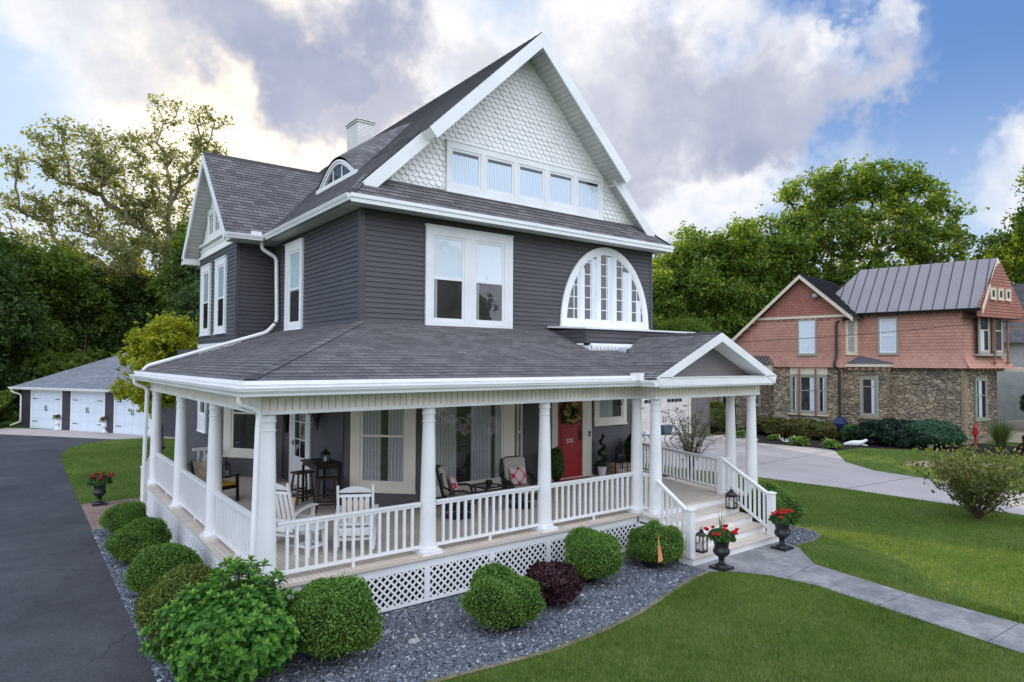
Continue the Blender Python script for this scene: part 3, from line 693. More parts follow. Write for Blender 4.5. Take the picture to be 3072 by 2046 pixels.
# deck
mb=MB(); zt=Z0
def dq(x0,x1,y0,y1,swap,z=zt):
    uv=[(x0,y0),(x1,y0),(x1,y1),(x0,y1)]
    if swap: uv=[(b,a) for a,b in uv]
    mb.quad((x0,y0,z),(x1,y0,z),(x1,y1,z),(x0,y1,z),0,uv)
dq(-.22,3.0,2.4,9.9,False); dq(-.22,7.7,-.22,2.4,True); dq(3.0,12.0,2.4,3.9,True); dq(7.7,11.75,-.2,2.4,True); dq(7.70,8.2,-.69,-.2,True); dq(11.2,11.75,-.69,-.2,True)
mb.quad((11.75,-.2,zt),(11.8,.3,zt),(12.2,3.9,zt),(11.75,3.9,zt),0,[(0,0),(0,.3),(2,.3),(2,0)])
for x0,x1,y0,y1 in((-.22,-.219,-.22,9.9),(-.22,7.7,-.22,-.219),(7.70,8.2,-.69,-.689),(7.70,7.701,-.69,-.22),(8.2,11.2,-.2,-.199),(11.2,11.75,-.69,-.689),(11.75,11.751,-.69,.3)): mb.box(x0,x1,y0,y1,zt-.045,zt-.002,1)
mb.build('deck',[M['deck'],M['tread']],house)
mb=MB(); mb.box(-.17,7.7,-.17,-.14,.60,.748); mb.box(-.17,-.14,-.14,9.85,.60,.748); mb.box(7.74,7.77,-.64,-.17,.60,.748); mb.box(7.77,8.2,-.65,-.62,.60,.748); mb.box(11.2,11.7,-.65,-.62,.60,.748); mb.box(11.68,11.71,-.62,4,.60,.748)
mb.build('skirt_board',M['white'],house)
mb=MB(); mb.box(.02,7.6,.02,2.9,.0,.7); mb.box(.02,2.9,2.9,9.5,0,.7); mb.box(7.9,11.5,.5,3.8,0,.7); mb.build('shade_backing',M['room'],house)  # near-black boxes put behind the lattice; their colour stands for underdeck shade
# lattice panels
def lattice(p,q,z0=.04,z1=.60):
    p=xy(p);q=xy(q);L=(q-p).length;U=(q-p)/L;N=Vector((U.y,-U.x,0)); mb=MB(); w=.033; H=z1-z0-.06; P=.132; b0=z0+.05
    F=lambda *a:mb.fbox(p,U,Z,N,*a)
    F(0,L,z0,b0,-.012,.022); F(0,.05,b0,z1,-.012,.022); F(L-.05,L,b0,z1,-.012,.022)
    H=z1-b0; n=int((L+H)/P)+2
    for sgn in(1,-1):
        c0,c1=(.0,.008) if sgn>0 else(.009,.016)
        for k in range(-1,n):
            s=k*P
            a0=s-H if sgn>0 else s; a1=s if sgn>0 else s-H   # at z=b0 and z1
            t0,t1=0.,1.
            for lo,hi in((.05,L-.05),):
                d=a1-a0
                for B,sg in((lo,1),(hi,-1)):
                    f0=(a0-B)*sg; f1=(a1-B)*sg
                    if f0<0 and f1<0: t0,t1=1,0
                    elif f0<0: t0=max(t0,-f0/(f1-f0))
                    elif f1<0: t1=min(t1,f0/(f0-f1))
            if t1-t0<.03: continue
            A=p+U*(a0+(a1-a0)*t0)+Z*(b0+H*t0)+N*(c0+c1)/2; B_=p+U*(a0+(a1-a0)*t1)+Z*(b0+H*t1)+N*(c0+c1)/2
            mb.bar(A,B_,.007,w,up=N.cross(B_-A).normalized())
    return mb.build('lattice_panel',M['white'],house)
xs=[-.16,1.25,2.58,3.9,5.22,6.55,7.74]
for a,b in zip(xs[:-1],xs[1:]): lattice((a,-.155),(b,-.155))
ys=[9.7]+[8.6-1.08*k for k in range(8)]+[-.14]
for a,b in zip(ys[:-1],ys[1:]): lattice((-.155,a),(-.155,b))
lattice((7.755,-.16),(7.755,-.62)); lattice((11.2,-.64),(11.69,-.64))
# railings
NB=[0]
def railing(p,q,z0=Z0,h=.86,z0b=None,bal=True,extra=None,n=None,foot=True):
    p=xy(p);q=xy(q);z0b=z0 if z0b is None else z0b
    a=p+Z*z0;b=q+Z*z0b; mb=MB(); L=(q-p).length
    mb.bar(a+Z*(h-.02),b+Z*(h-.02),.085,.03); mb.bar(a+Z*(h-.055),b+Z*(h-.055),.05,.05); mb.bar(a+Z*.11,b+Z*.11,.05,.05)
    if foot: m_=(a+b)/2; mb.box(m_.x-.02,m_.x+.02,m_.y-.02,m_.y+.02,m_.z,m_.z+.09)
    r=mb.build('railing',M['rail'],house); n=n or round(L/.157)
    big=MB()
    for k in range(1,n):
        c=a+(b-a)*k/n
        t=MB() if bal else big
        zz=c.z; s=(b.z-a.z)/L*.02
        t.box(c.x-.021,c.x+.021,c.y-.021,c.y+.021,zz+.13,zz+h-.07)
        if bal: t.build('baluster',M['rail'],r); NB[0]+=1
    if not bal: big.build('baluster',M['rail'],r,kind='stuff')
    return r
railing((.15,0),(2.53,0),n=16); railing((2.83,0),(5.11,0),n=15); railing((5.41,0),(7.73,0),n=15)
railing((0,3.03),(0,.15),n=20); railing((0,6.12),(0,3.33),bal=False,n=19); railing((0,9.35),(0,6.42),bal=False,n=20)
railing((11.93,3.5),(10.98,.10),n=22); railing((7.9,-.15),(7.93,-.32),n=2,foot=False)
railing((11.05,.06),(11.35,.1),n=3,foot=False); railing((11.47,.25),(11.5,-.3),n=4,foot=False) if 0 else None
railing((7.82,-.62),(7.82,-1.40),z0=Z0-.12,z0b=.159+.02,h=.90,n=6,foot=False)
railing((10.95,-.05),(10.70,-1.40),z0=Z0-.03,z0b=.159+.02,h=.90,n=10,foot=False)
railing((1.5,9.6),(.9,9.6),n=4,foot=False)
# newels
def newel(x,y,z0,z1,w=.145):
    mb=MB(); mb.box(x-w/2,x+w/2,y-w/2,y+w/2,z0,z1); mb.box(x-w/2-.02,x+w/2+.02,y-w/2-.02,y+w/2+.02,z1,z1+.03); mb.box(x-w/2+.02,x+w/2-.02,y-w/2+.02,y+w/2-.02,z1+.03,z1+.045)
    mb.build('newel_post',M['rail'],house,bevel=.006)
newel(10.95,.03,Z0,1.66); newel(7.80,-1.47,.159,1.08); newel(10.68,-1.47,.159,1.08)
# front steps
ny=[-.54,-.88,-1.22,-1.56]; tz=[.634,.476,.317,.159]
for i in range(4):
    mb=MB(); y1=(-.2 if i==0 else ny[i-1])
    mb.box(7.74,10.86,ny[i]-.02,y1,tz[i]-.04,tz[i],0)
    mb.box(7.755,10.845,ny[i],y1+.0,(tz[i+1] if i<3 else 0)+.001,tz[i]-.04,1)
    mb.build('step',[M['tread'],M['white']],house)
mb=MB(); mb.box(8.2,11.2,-.195,-.16,.635,.748); mb.box(10.845,10.87,-1.5,-.2,.02,.16); mb.build('riser',M['white'],house)
# side steps at the back end of the porch
for i in range(4):
    mb=MB(); mb.box(-.1,1.5,9.9+.3*i,10.2+.3*i,0,.634-.158*i); mb.build('step',M['tread'],house)
newel(-.02,11.2,0,1.02); newel(1.45,11.2,0,1.02)
railing((-.02,11.15),(-.02,9.75),z0=.12,z0b=.79,h=.85,n=8,foot=False); railing((1.45,11.15),(1.45,9.75),z0=.12,z0b=.79,h=.85,n=8,foot=False)
# downspouts
def spout(pts,w=.085,m='white',parent=None,nm='downspout'):
    mb=MB(); pts=[Vector(p) for p in pts]; out=[pts[0]]
    for i in range(1,len(pts)-1):
        a,b,c=pts[i-1],pts[i],pts[i+1]; r=min(.1,(a-b).length*.4,(c-b).length*.4)
        p0=b+(a-b).normalized()*r; p1=b+(c-b).normalized()*r
        for t in(0,.33,.66,1): out.append((p0*(1-t)+b*t)*(1-t)+(b*(1-t)+p1*t)*t)
    out.append(pts[-1]); mb.tube(out,w/2*1.15,8); return mb.build(nm,M[m],parent or house,smooth=True)
spout([(-.5,-.36,3.56),(-.5,-.36,3.42),(-.20,-.24,3.30),(-.21,-.22,3.08),(-.26,-.20,.85),(-.26,-.20,.1)],.068)
spout([(-.5,9.6,3.56),(-.5,9.6,3.42),(-.22,9.55,3.3),(-.26,9.6,.7),(-.26,9.62,.1)])
spout([(2.1,7.75,7.15),(2.1,7.75,6.95),(2.47,7.72,6.75),(2.47,7.6,5.05),(2.2,7.55,4.76),(-.30,9.15,3.88),(-.42,9.25,3.66)])
# porch level windows and doors
d45=Vector((1,-1,0)).normalized(); n45=Vector((-1,-1,0)).normalized()
window(house,Vector((2.95,4.26,1.15))+d45*.18,d45,n45,1.5,2.2,[(.22,1.29)],case=.14,sash=.07,frame='cream',split=.56,fill=[('curtain','sheer',0,.44,0,1),('curtain','sheer',.62,1,0,1)])
window(house,(4.30,2.98,1.05),X,-Y,2.45,2.28,[(.2,2.12)],case=.14,sash=.06,frame='cream',fill=[('curtain','sheer',0,.30,0,1),('curtain','sheer',.52,.84,0,1),('curtain','sheer',.90,1,0,1)])
d2=Vector((1,1,0)).normalized(); n2=Vector((1,-1,0)).normalized()
window(house,Vector((6.80,2.98,1.15))+d2*.15,d2,n2,.95,2.2,[(.12,.83)],case=.1,sash=.06,frame='cream',split=.5,fill=[('curtain','sheer',0,1,0,1)])
window(house,(10.30,3.85,2.22),X,-Y,1.32,1.0,[(.15,1.17)],case=.13,sash=.06,frame='cream',room='roomw',fill=[('curtain','sheer',.0,.6,0,1)])
fu=Vector((1.35,-1.85,0)).normalized(); fn=Vector((fu.y,-fu.x,0))
window(house,Vector((1.6,10.25,1.35))+fu*.35,fu,fn,1.55,1.9,[(.25,1.35)],case=.14,sash=.07,frame='cream',split=.66,fill=[])
window(house,(1.6,12.2,1.9),-Y,-X,1.0,1.5,[(.1,.9)],case=.1,sash=.05,bottom=.5,fill=[('curtain','sheer',0,.5,0,1)])
# red front door
mb=MB(); O=Vector((8.70,3.85,.80)); F=lambda *a,mi=0:mb.fbox(O,X,Z,-Y,*a,mi)
F(0,.20,0,2.45,0,.06,mi=1); F(1.17,1.48,0,2.45,0,.06,mi=1); F(.20,1.17,2.18,2.45,0,.06,mi=1); F(.15,1.5,-.005,.03,0,.10,mi=1); F(1.12,1.17,.03,2.18,0,.075,mi=1)
F(.22,1.12,.03,2.18,0,.0245); 
for z0_,z1_ in((.10,.42),(.50,.78),(.86,1.12),(1.18,1.42)):
    F(.34,1.00,z0_,z0_+.02,.024,.037); F(.34,1.00,z1_-.02,z1_,.024,.037); F(.34,.36,z0_,z1_,.024,.037); F(.98,1.00,z0_,z1_,.024,.037); F(.40,.94,z0_+.05,z1_-.05,.024,.033)
fd=mb.build('front_door',[M['reddoor'],M['cream']],house)
mb=MB(); mb.fbox(O,X,Z,-Y,.33,1.01,1.50,2.1,.025,.027); mb.build('door_glass',M['room'],fd)
mb=MB(); mb.fbox(O,X,Z,-Y,.33,1.01,1.50,2.1,.029,.031); mb.build('door_glass',M['glass'],fd)
mb=MB(); mb.fbox(O,X,Z,-Y,1.03,1.09,1.02,1.32,.02,.035); mb.tube([O+X*1.06+Z*1.28-Y*.035,O+X*1.06+Z*1.25-Y*.08,O+X*1.06+Z*1.08-Y*.08,O+X*1.06+Z*1.05-Y*.035],.012,8); mb.lathe([(.0,0),(.028,.01),(.028,.03),(0,.04)],tuple(O+X*1.06+Z*1.37-Y*.05),12); mb.build('handle',M['black'],fd)
def text_mesh(txt,size,loc,rot,m,parent,name,ext=.004):
    cu=bpy.data.curves.new('t','FONT'); cu.body=txt; cu.size=size; cu.extrude=ext; cu.align_x='CENTER'; cu.offset=.002
    o=bpy.data.objects.new('t',cu); COL.objects.link(o); dg=bpy.context.evaluated_depsgraph_get(); me=bpy.data.meshes.new_from_object(o.evaluated_get(dg)); bpy.data.objects.remove(o)
    me.materials.clear(); me.materials.append(M[m]); r=link(name,me,parent,loc); r.rotation_euler=rot; return r
text_mesh('570',.165,tuple(O+X*.655+Z*.98-Y*.040),(R(90),0,0),'cream',fd,'house_number')
mb=MB(); mb.fbox(O,X,Z,-Y,1.36,1.42,1.12,1.27,.06,.085); mb.build('doorbell',M['black'],house)
mb=MB(); mb.fbox(O,X,Z,-Y,1.372,1.408,1.13,1.20,.086,.09); mb.build('doorbell',M['galv'],house)
# glazed side door on the left wall
mb=MB(); O=Vector((2.95,7.78,.80)); U=-Y;N=-X; F=lambda *a,mi=0:mb.fbox(O,U,Z,N,*a,mi)
F(0,.22,0,2.5,0,.05); F(1.28,1.5,0,2.5,0,.05); F(.22,1.28,2.2,2.5,0,.05); F(.22,1.28,0,.75,0,.03); F(.22,.36,.75,2.2,0,.03); F(1.14,1.28,.75,2.2,0,.03); F(.36,1.14,2.08,2.2,0,.03)
F(.74,.76,.75,2.08,0,.031)
for z_ in(1.20,1.65): F(.36,1.14,z_-.01,z_+.01,0,.027)
F(.36,1.14,.75,2.08,0,.0225,mi=1)
sd=mb.build('side_door',[M['white'],M['room']],house)
mb=MB(); mb.fbox(O,U,Z,N,.36,1.14,.75,2.08,.0235,.0245); mb.build('door_glass',M['glass'],sd)
mb=MB(); mb.fbox(O,U,Z,N,.26,.30,1.0,1.14,.03,.05); mb.tube([O+U*.28+Z*1.08+N*.05,O+U*.28+Z*1.08+N*.09,O+U*.36+Z*1.08+N*.09],.012,6); mb.build('handle',M['black'],sd)
# ================================================================ GROUND
def sheet(name,poly,z,m,uvs=False):
    mb=MB(); mb.add([(x,y,z) for x,y in poly],[tuple(range(len(poly)))],0,[(y,x) for x,y in poly]); return mb.build(name,M[m],kind='structure')
mb=MB(); mb.quad((-700,-700,-.004),(700,-700,-.004),(700,900,-.004),(-700,900,-.004)); mb.build('lawn',M['lawn'],kind='structure')
DRV=[(-1.44,-30),(-1.44,20),(-1.40,23.5),(-1.0,26.3),(-.1,28.3),(1.3,29.1),(3.2,28.95),(5.2,26),(5.5,25.5),(-5.5,45),(-14,45),(-12,30),(-5.6,22),(-5.4,-30)]
sheet('driveway',[(-1.44,-30),(-1.44,20),(-1.40,23.5),(-1.0,26.3),(-.1,28.3),(1.3,29.1),(-3.9,36.5),(-12,36.5),(-9,28),(-5.6,20),(-5.4,-30)],.004,'asphalt')
APR=[(-4.4,37.2),(-3.2,38.9),(4.4,30.0),(6.5,26.5),(2.9,28.7),(1.3,29.0)]
sheet('garage_apron',[(-4.6,36.6),(-3.3,39.2),(4.3,29.5),(7.2,25.2),(5.6,24.6),(2.9,28.7),(1.25,28.9)],.010,'conc')
CD=[(18.6,-40),(18.5,-4),(18.42,-2),(18.3,.8),(17.95,3.5),(17.2,6.8),(16.6,12.5),(29.5,12.5),(28.6,10.2),(26.9,9.2),(27.5,5.9),(27.0,5.3),(24.05,3.4),(22.8,1.7),(22.5,-.3),(22.3,-3),(22.2,-40)]
sheet('concrete_drive',CD,.006,'conc')
mb=MB()
for p,q_ in(((18.35,.6),(22.6,.2)),((18.45,-3.4),(22.3,-3.8)),((17.6,5),(27,5.4)),((22.9,5.2),(22.8,12.4)),((17,9),(27,9.0)),((18.5,-8),(22.2,-8.2))): mb.bar((p[0],p[1],.0095),(q_[0],q_[1],.0085),.018,.002)
mb.build('concrete_drive',M['mulch'],kind='structure')
WALK=[(7.6,-1.5),(10.95,-1.5),(10.75,-2.05),(9.86,-2.9),(9.57,-4.7),(9.53,-6.4),(9.5,-30),(8.26,-30),(8.27,-6.7),(8.5,-4.77),(8.66,-3.6),(8.5,-2.8),(8.1,-2.2),(7.7,-1.95)]
sheet('front_walk',WALK,.012,'walk')
mb=MB()
for p,q_ in(((8.62,-3.05),(9.86,-2.9)),((8.5,-4.7),(9.57,-4.75)),((8.3,-6.3),(9.53,-6.35)),((8.27,-8.0),(9.5,-8.0))): mb.bar((p[0],p[1],.0135),(q_[0],q_[1],.0135),.009,.002)
mb.build('front_walk',M['slatebed'],kind='structure')
GR=[(-1.44,8.6),(-1.44,-2.45),(.0,-2.45),(1.23,-2.52),(1.93,-2.6),(3.12,-2.74),(3.98,-2.70),(5.07,-2.54),(6.31,-2.2),(7.2,-1.98),(7.70,-1.9),(7.70,-.2),(-.1,-.2),(-.1,8.6)]
sheet('gravel_bed',GR,.008,'slatebed')
GR2=[(10.87,-.3),(10.87,-1.9),(11.1,-1.98),(11.6,-1.95),(12.05,-1.85),(12.35,-1.5),(12.4,-1.0),(12.2,-.3)]
sheet('gravel_bed',GR2,.008,'slatebed')
mb=MB(); mb.add([(-1.44,8.6,.016),(2.4,8.6,.016),(2.4,12.1,.016),(-1.44,12.1,.016)],[(0,1,2,3)],0,[(-1.4,8.6),(2.4,8.6),(2.4,12.1),(-1.44,12.1)]); mb.build('brick_pavement',M['paver'],kind='structure')
mb=MB(); e_=[GR[i] for i in range(3,12)]
for p,q_ in zip(e_[:-1],e_[1:]): mb.bar((p[0],p[1]-.02,.011),(q_[0],q_[1]-.02,.011),.10,.012)
for p,q_ in zip(GR2[1:-1],GR2[2:]): mb.bar((p[0],p[1],.011),(q_[0],q_[1],.011),.09,.012)
mb.build('bed_edge_soil',M['dirt'],kind='structure')
MUL=[(27.0,5.3),(27.5,5.9),(26.9,9.2),(28.6,10.2),(29.0,14),(34,14),(35.5,5),(36.5,-1.5),(31.5,-.6),(31.3,1.5),(30.6,3.3),(29.2,5.2)]
sheet('mulch_bed',MUL,.008,'mulch')
sheet('bare_patch',[(25.2,1.6),(25.6,-.4),(26.6,-1.2),(28,-1.2),(28.5,0),(27.6,1.4),(26.2,2.0)],.005,'dirt')
# ================================================================ DETACHED GARAGE (left)
def bld_frame(O,d): U=Vector((d[0],d[1],0)).normalized(); N=Vector((U.y,-U.x,0)); return Vector((O[0],O[1],0)),U,N
gar=thing('detached_garage','charcoal three-door garage with grey hip roof at the end of the asphalt driveway','garage')
O,U,N=bld_frame((.5,34),(.5,-.866)); A0,A1,D=-6.2,6.7,7.0
G=lambda a,b,z:O+U*a-N*b+Z*z
mb=MB(); mb.prism(O,U,-N,Z,[(A0,0),(A1,0),(A1,D),(A0,D)],0,2.45,1)
def seg(mb,a,b,z0,z1): mb.strips(O+U*a+N*.012,U,Z,N,[(0,z0),(b-a,z0),(b-a,z1),(0,z1)],.13,.016)
doors=[(-5.25,-2.6),(-1.65,1.05),(1.98,4.75)]
xs_=[A0]+[x for d_ in doors for x in d_]+[A1]
for i in range(0,len(xs_),2): seg(mb,xs_[i],xs_[i+1],0,2.4)
for a,b in doors: seg(mb,a,b,2.2,2.4)
mb.build('wall',[M['siding_dark'],M['siding_dark']],gar)
for a,b in doors:
    mb=MB(); P=lambda x,z,c=.03:O+U*x+Z*z+N*c
    mb.quad(P(a,0),P(b,0),P(b,2.18),P(a,2.18),0,[(a,0),(b,0),(b,2.18),(a,2.18)])
    for k in range(4):
        for j in range(4):
            x0_=a+.12+k*(b-a-.24)/4; mb.fbox(O,U,Z,N,x0_+.05,x0_+(b-a-.24)/4-.05,.08+j*.53,.47+j*.53,.03,.034,1)
    dr_=mb.build('garage_door',[M['gdoor'],M['gpanel']],gar)
    mb=MB(); mb.fbox(O,U,Z,N,a-.09,a,0,2.27,0,.06); mb.fbox(O,U,Z,N,b,b+.09,0,2.27,0,.06); mb.fbox(O,U,Z,N,a,b,2.18,2.27,0,.06); mb.build('door_frame',M['white'],dr_)
    for s,x_ in((1,a+.12),(-1,b-.12)):
        for z_ in(.42,1.75):
            h_=MB(); h_.bar(O+U*x_+Z*z_+N*.05,O+U*(x_+s*.42)+Z*z_+N*.05,.015,.05,w2=.015,h2=.025); h_.build('hinge',M['black'],dr_)
    for s in(-.07,.07):
        h_=MB(); x_=(a+b)/2+s; h_.tube([O+U*x_+Z*1.05+N*.05,O+U*(x_+.03)+Z*1.15+N*.08,O+U*(x_-.02)+Z*1.25+N*.08,O+U*x_+Z*1.36+N*.05],.018,6); h_.build('handle',M['black'],dr_)
mb=MB(); ov=.45; rz=4.62; ez=2.40; r0=A0-ov; r1=A1+ov; hw=(D+2*ov)/2; ra=r0+hw+1.2; rb=r1-hw-.6
def hip(mb,O,U,N,r0,r1,ra,rb,f,bk,ez,rz,step,m=0):
    mid=(f+bk)/2
    V=(-N*(mid-f)+Z*(rz-ez)); sl_=V.length; mb.strips(O+Z*ez-N*f,U,V.normalized(),(N*(rz-ez)+Z*(mid-f)).normalized(),[(r0,0),(r1,0),(rb,sl_),(ra,sl_)],step,.012,m)
    V=(N*(mid-f)+Z*(rz-ez)); mb.strips(O+Z*ez-N*bk,U,V.normalized(),(-N*(rz-ez)+Z*(mid-f)).normalized(),[(r0,0),(r1,0),(rb,sl_),(ra,sl_)],step,.012,m)
    for e,t,s in((r0,ra,1),(r1,rb,-1)):
        V=(U*(t-e)+Z*(rz-ez)); mb.strips(O+Z*ez+U*e,-N,V.normalized(),(-U*s*(rz-ez)+Z*abs(t-e)).normalized(),[(f,0),(bk,0),(mid,V.length)],step,.012,m)
hip(mb,O,U,N,r0,r1,ra,rb,-ov,D+ov,ez,rz,.145); mb.build('roof',M['roof2'],gar)
mb=MB(); p0=O+U*r0+N*ov; p1=O+U*r1+N*ov; gutter(mb,p0,p1,ez+.02); mb.prism(O,U,-N,Z,[(r0,-ov),(r1,-ov),(r1,D+ov),(r0,D+ov)],ez-.12,ez-.02); mb.build('gutter',M['white'],gar)
spout([O+U*(A0-.3)+N*.45+Z*2.3,O+U*(A0-.3)+N*.45+Z*2.15,O+U*(A0-.02)+N*.08+Z*1.95,O+U*(A0-.02)+N*.08+Z*.35,O+U*(A0-.6)+N*.3+Z*.1],.09,'white',gar)
# side passage door seen behind the porch
mb=MB(); mb.prism(O,U,-N,Z,[(A1+.2,2.5),(A1+2.6,2.5),(A1+2.6,6),(A1+.2,6)],0,2.6); 
sh=mb.build('wall',M['vinyl'],gar)
window(gar,O+U*(A1+.5)-N*2.5+Z*1.2,U,N,1.0,1.1,[(.1,.9)],case=.08,sash=.04,muntins=(3,2))
# ================================================================ GARAGE BEHIND PORCH (right)
g2=thing('side_garage','taupe sided garage with cream carriage doors standing behind the porch railing','garage')
mb=MB(); mb.prism((0,0,0),X,Y,Z,[(15,12.45),(27.4,12.45),(27.4,20),(15,20)],0,3.0,1); mb.add([(14.8,12.44,3.0),(27.6,12.44,3.0),(21.3,12.44,5.5)],[(0,1,2)],1)
dd2=[(16.2,20.2),(21.6,25.6)]
xx=[15]+[x for d_ in dd2 for x in d_]+[27.4]
for i in range(0,len(xx),2): mb.strips((0,12.43,0),X,Z,-Y,[(xx[i],0),(xx[i+1],0),(xx[i+1],3.0),(xx[i],3.0)],.14,.018)
for a,b in dd2: mb.strips((0,12.43,0),X,Z,-Y,[(a,2.45),(b,2.45),(b,3.0),(a,3.0)],.14,.018)
mb.box(27.3,27.42,12.40,12.5,0,3); mb.build('wall',[M['gsiding'],M['gsiding']],g2)
for a,b in dd2:
    mb=MB(); mb.quad((a,12.42,0),(b,12.42,0),(b,2.4,2.4) if 0 else (b,12.42,2.4),(a,12.42,2.4),0,[(a,0),(b,0),(b,2.4),(a,2.4)]); d_=mb.build('garage_door',M['garagedoor2'],g2)
    mb=MB(); mb.box(a-.14,a,12.36,12.42,0,2.54); mb.box(b,b+.14,12.36,12.42,0,2.54); mb.box(a,b,12.36,12.42,2.4,2.54); mb.build('door_frame',M['cream'],d_)
    for s in(0,1):
        for k in range(4):
            x_=a+.55+s*1.75+k*.30; mb=MB(); mb.box(x_,x_+.24,12.40,12.415,1.98,2.14); mb.build('pane',M['room'],d_)
    for s,x_ in((1,a+.12),(-1,b-.12)):
        for z_ in(.45,1.75): h_=MB(); h_.bar((x_,12.4,z_),(x_+s*.42,12.4,z_),.015,.05,w2=.015,h2=.02); h_.build('hinge',M['black'],d_)
    for s in(-.08,.10): h_=MB(); x_=(a+b)/2+s; h_.tube([(x_,12.40,.95),(x_+.05,12.37,1.06),(x_,12.37,1.14),(x_+.05,12.37,1.26)],.018,6); h_.build('handle',M['black'],d_)
mb=MB()
for s in(-1,1):
    ex=21.3+s*6.6; V=Vector((-s*6.6,0,2.75)); rp(mb,(ex,0,2.85),Y,V,[(12.0,0),(20.5,0),(20.5,V.length),(12.0,V.length)])
mb.build('roof',M['roof'],g2)
mb=MB()
for s in(-1,1): mb.prism((0,0,0),X,Z,Y,[(21.3+s*6.6,2.83),(21.3,5.58),(21.3,5.36),(21.3+s*6.5,2.65)],11.97,12.0)
mb.build('rake_board',M['white'],g2)
# ================================================================ NEIGHBOUR HOUSE
nb=thing('stone_house','two-storey house with brown metal roof, coral shingled upper floor and rubble stone below','house')
O,U,N=bld_frame((34.73,2.71),(-.14,.99))
N=-N if N.x>0 else N     # N faces the camera side (-x)
P=lambda s,t,z:O+U*s-N*t+Z*z       # s away along the wall, t into the block
U_=-U
Vt=(-N)
vf=Vector((.99,-.13,0)).normalized()
# stone storey
def uvwall(mb,p,q,z0,z1,mi=0):
    L=(Vector(q)-Vector(p)).length; p=Vector((p[0],p[1],0));q=Vector((q[0],q[1],0)); o=random.uniform(0,9)
    mb.quad(p+Z*z0,q+Z*z0,q+Z*z1,p+Z*z1,mi,[(o,z0),(o+L,z0),(o+L,z1),(o,z1)])
c0=P(0,0,0); cf=c0+vf*3.25
mb=MB(); pts=[P(14,-.0,0),P(9.1,-.2,0),P(9.08,-1.2,0),P(5.35,-1.2,0),P(5.35,-.75,0),P(3.25,-.75,0),P(3.2,0,0),c0,cf,cf+Vt*.0+vf*.1-U*0+U*1.5,cf+U*14]
for a,b in zip(pts[:-1],pts[1:]): uvwall(mb,a,b,-.05,3.82)
mb.build('stone_wall',M['stone'],nb)
mb=MB()
for k in range(11): mb.box(c0.x-.06,c0.x+.30+.12*(k%2),c0.y-.045,c0.y+.10,.34*k,.34*k+.325)
mb.build('quoins',M['quoin'],nb)
# coral storey : right section with flare, left section
def shing(mb,p,q,z0,z1,flare=.35,mi=0,inset=0):
    p=Vector((p[0],p[1],0));q=Vector((q[0],q[1],0));L=(q-p).length;D_=(q-p)/L;Nn=Vector((D_.y,-D_.x,0)); zf=z0+.95
    n=7; pr=[(flare*(1-k/n)**2,z0+(zf-z0)*k/n) for k in range(n+1)]
    for k in range(n):
        (o0,a),(o1,b)=pr[k],pr[k+1]; e0=o0*.9;e1=o1*.9
        mb.quad(p+Nn*o0-D_*e0+Z*a,q+Nn*o0+D_*e0+Z*a,q+Nn*o1+D_*e1+Z*b,p+Nn*o1-D_*e1+Z*b,mi,[(0,a),(L,a),(L,b),(0,b)])
    mb.strips(p+Z*zf,D_,Z,Nn,[(0,0),(L,0),(L,z1-zf),(0,z1-zf)],.17,.015,mi)
mb=MB()
q1,q2=P(4.85,0,0),P(0,0,0); shing(mb,q1,q2,3.80,6.70); shing(mb,q2,q2+vf*3.9,3.80,6.70,.5); shing(mb,q2+vf*3.9,q2+vf*3.9+U*10,3.8,6.7,.3)
l0,l1=P(11.6,-1.2,0),P(5.35,-1.2,0); shing(mb,l0,l1,3.80,5.5,.2)
# upper part of the left wall under the long rake
Lw=(l1-l0).length; D_=(l1-l0).normalized(); NN=Vector((D_.y,-D_.x,0))
rk=lambda s:5.15+(s)*(6.62-5.15)/(11.65-9.86)
mb.strips(l0+Z*4.7,D_,Z,NN,[(0,0),(Lw,0),(Lw,1.95),(1.75,1.95),(0,.42)],.17,.015)
shing(mb,l1,P(4.75,-.0,0)+D_*0,3.8,6.6,.1)
for a,b,c in(): pass
mb.build('shingle_wall',M['coral'],nb)
# left gable + its scallop shingles
mb=MB(); gl=P(9.9,-1.22,6.55);gr=P(4.75,-1.22,6.55); LL=(gr-gl).length; ap=2.45
mb.strips(gl,D_,Z,NN,[(0,0),(LL,0),(LL/2,ap-.1)],.15,.02)
mb.build('gable_shingles',M['coral2'],nb); mb=MB()
# front gable, jettied
fo=c0+vf*(-.25)-Vector((-vf.y,vf.x,0))*.75; W_=4.7
FN=Vector((vf.y,-vf.x,0))
mb.strips(fo+Z*6.35,vf,Z,FN,[(0,0),(W_,0),(W_,.5),(W_/2,2.85),(0,.5)],.15,.02)
mb.quad(fo+vf*W_+Z*6.35,fo+Z*6.35,fo-FN*.8+Z*6.35,fo+vf*W_-FN*.8+Z*6.35)
mb.build('gable_shingles',M['coral2'],nb)
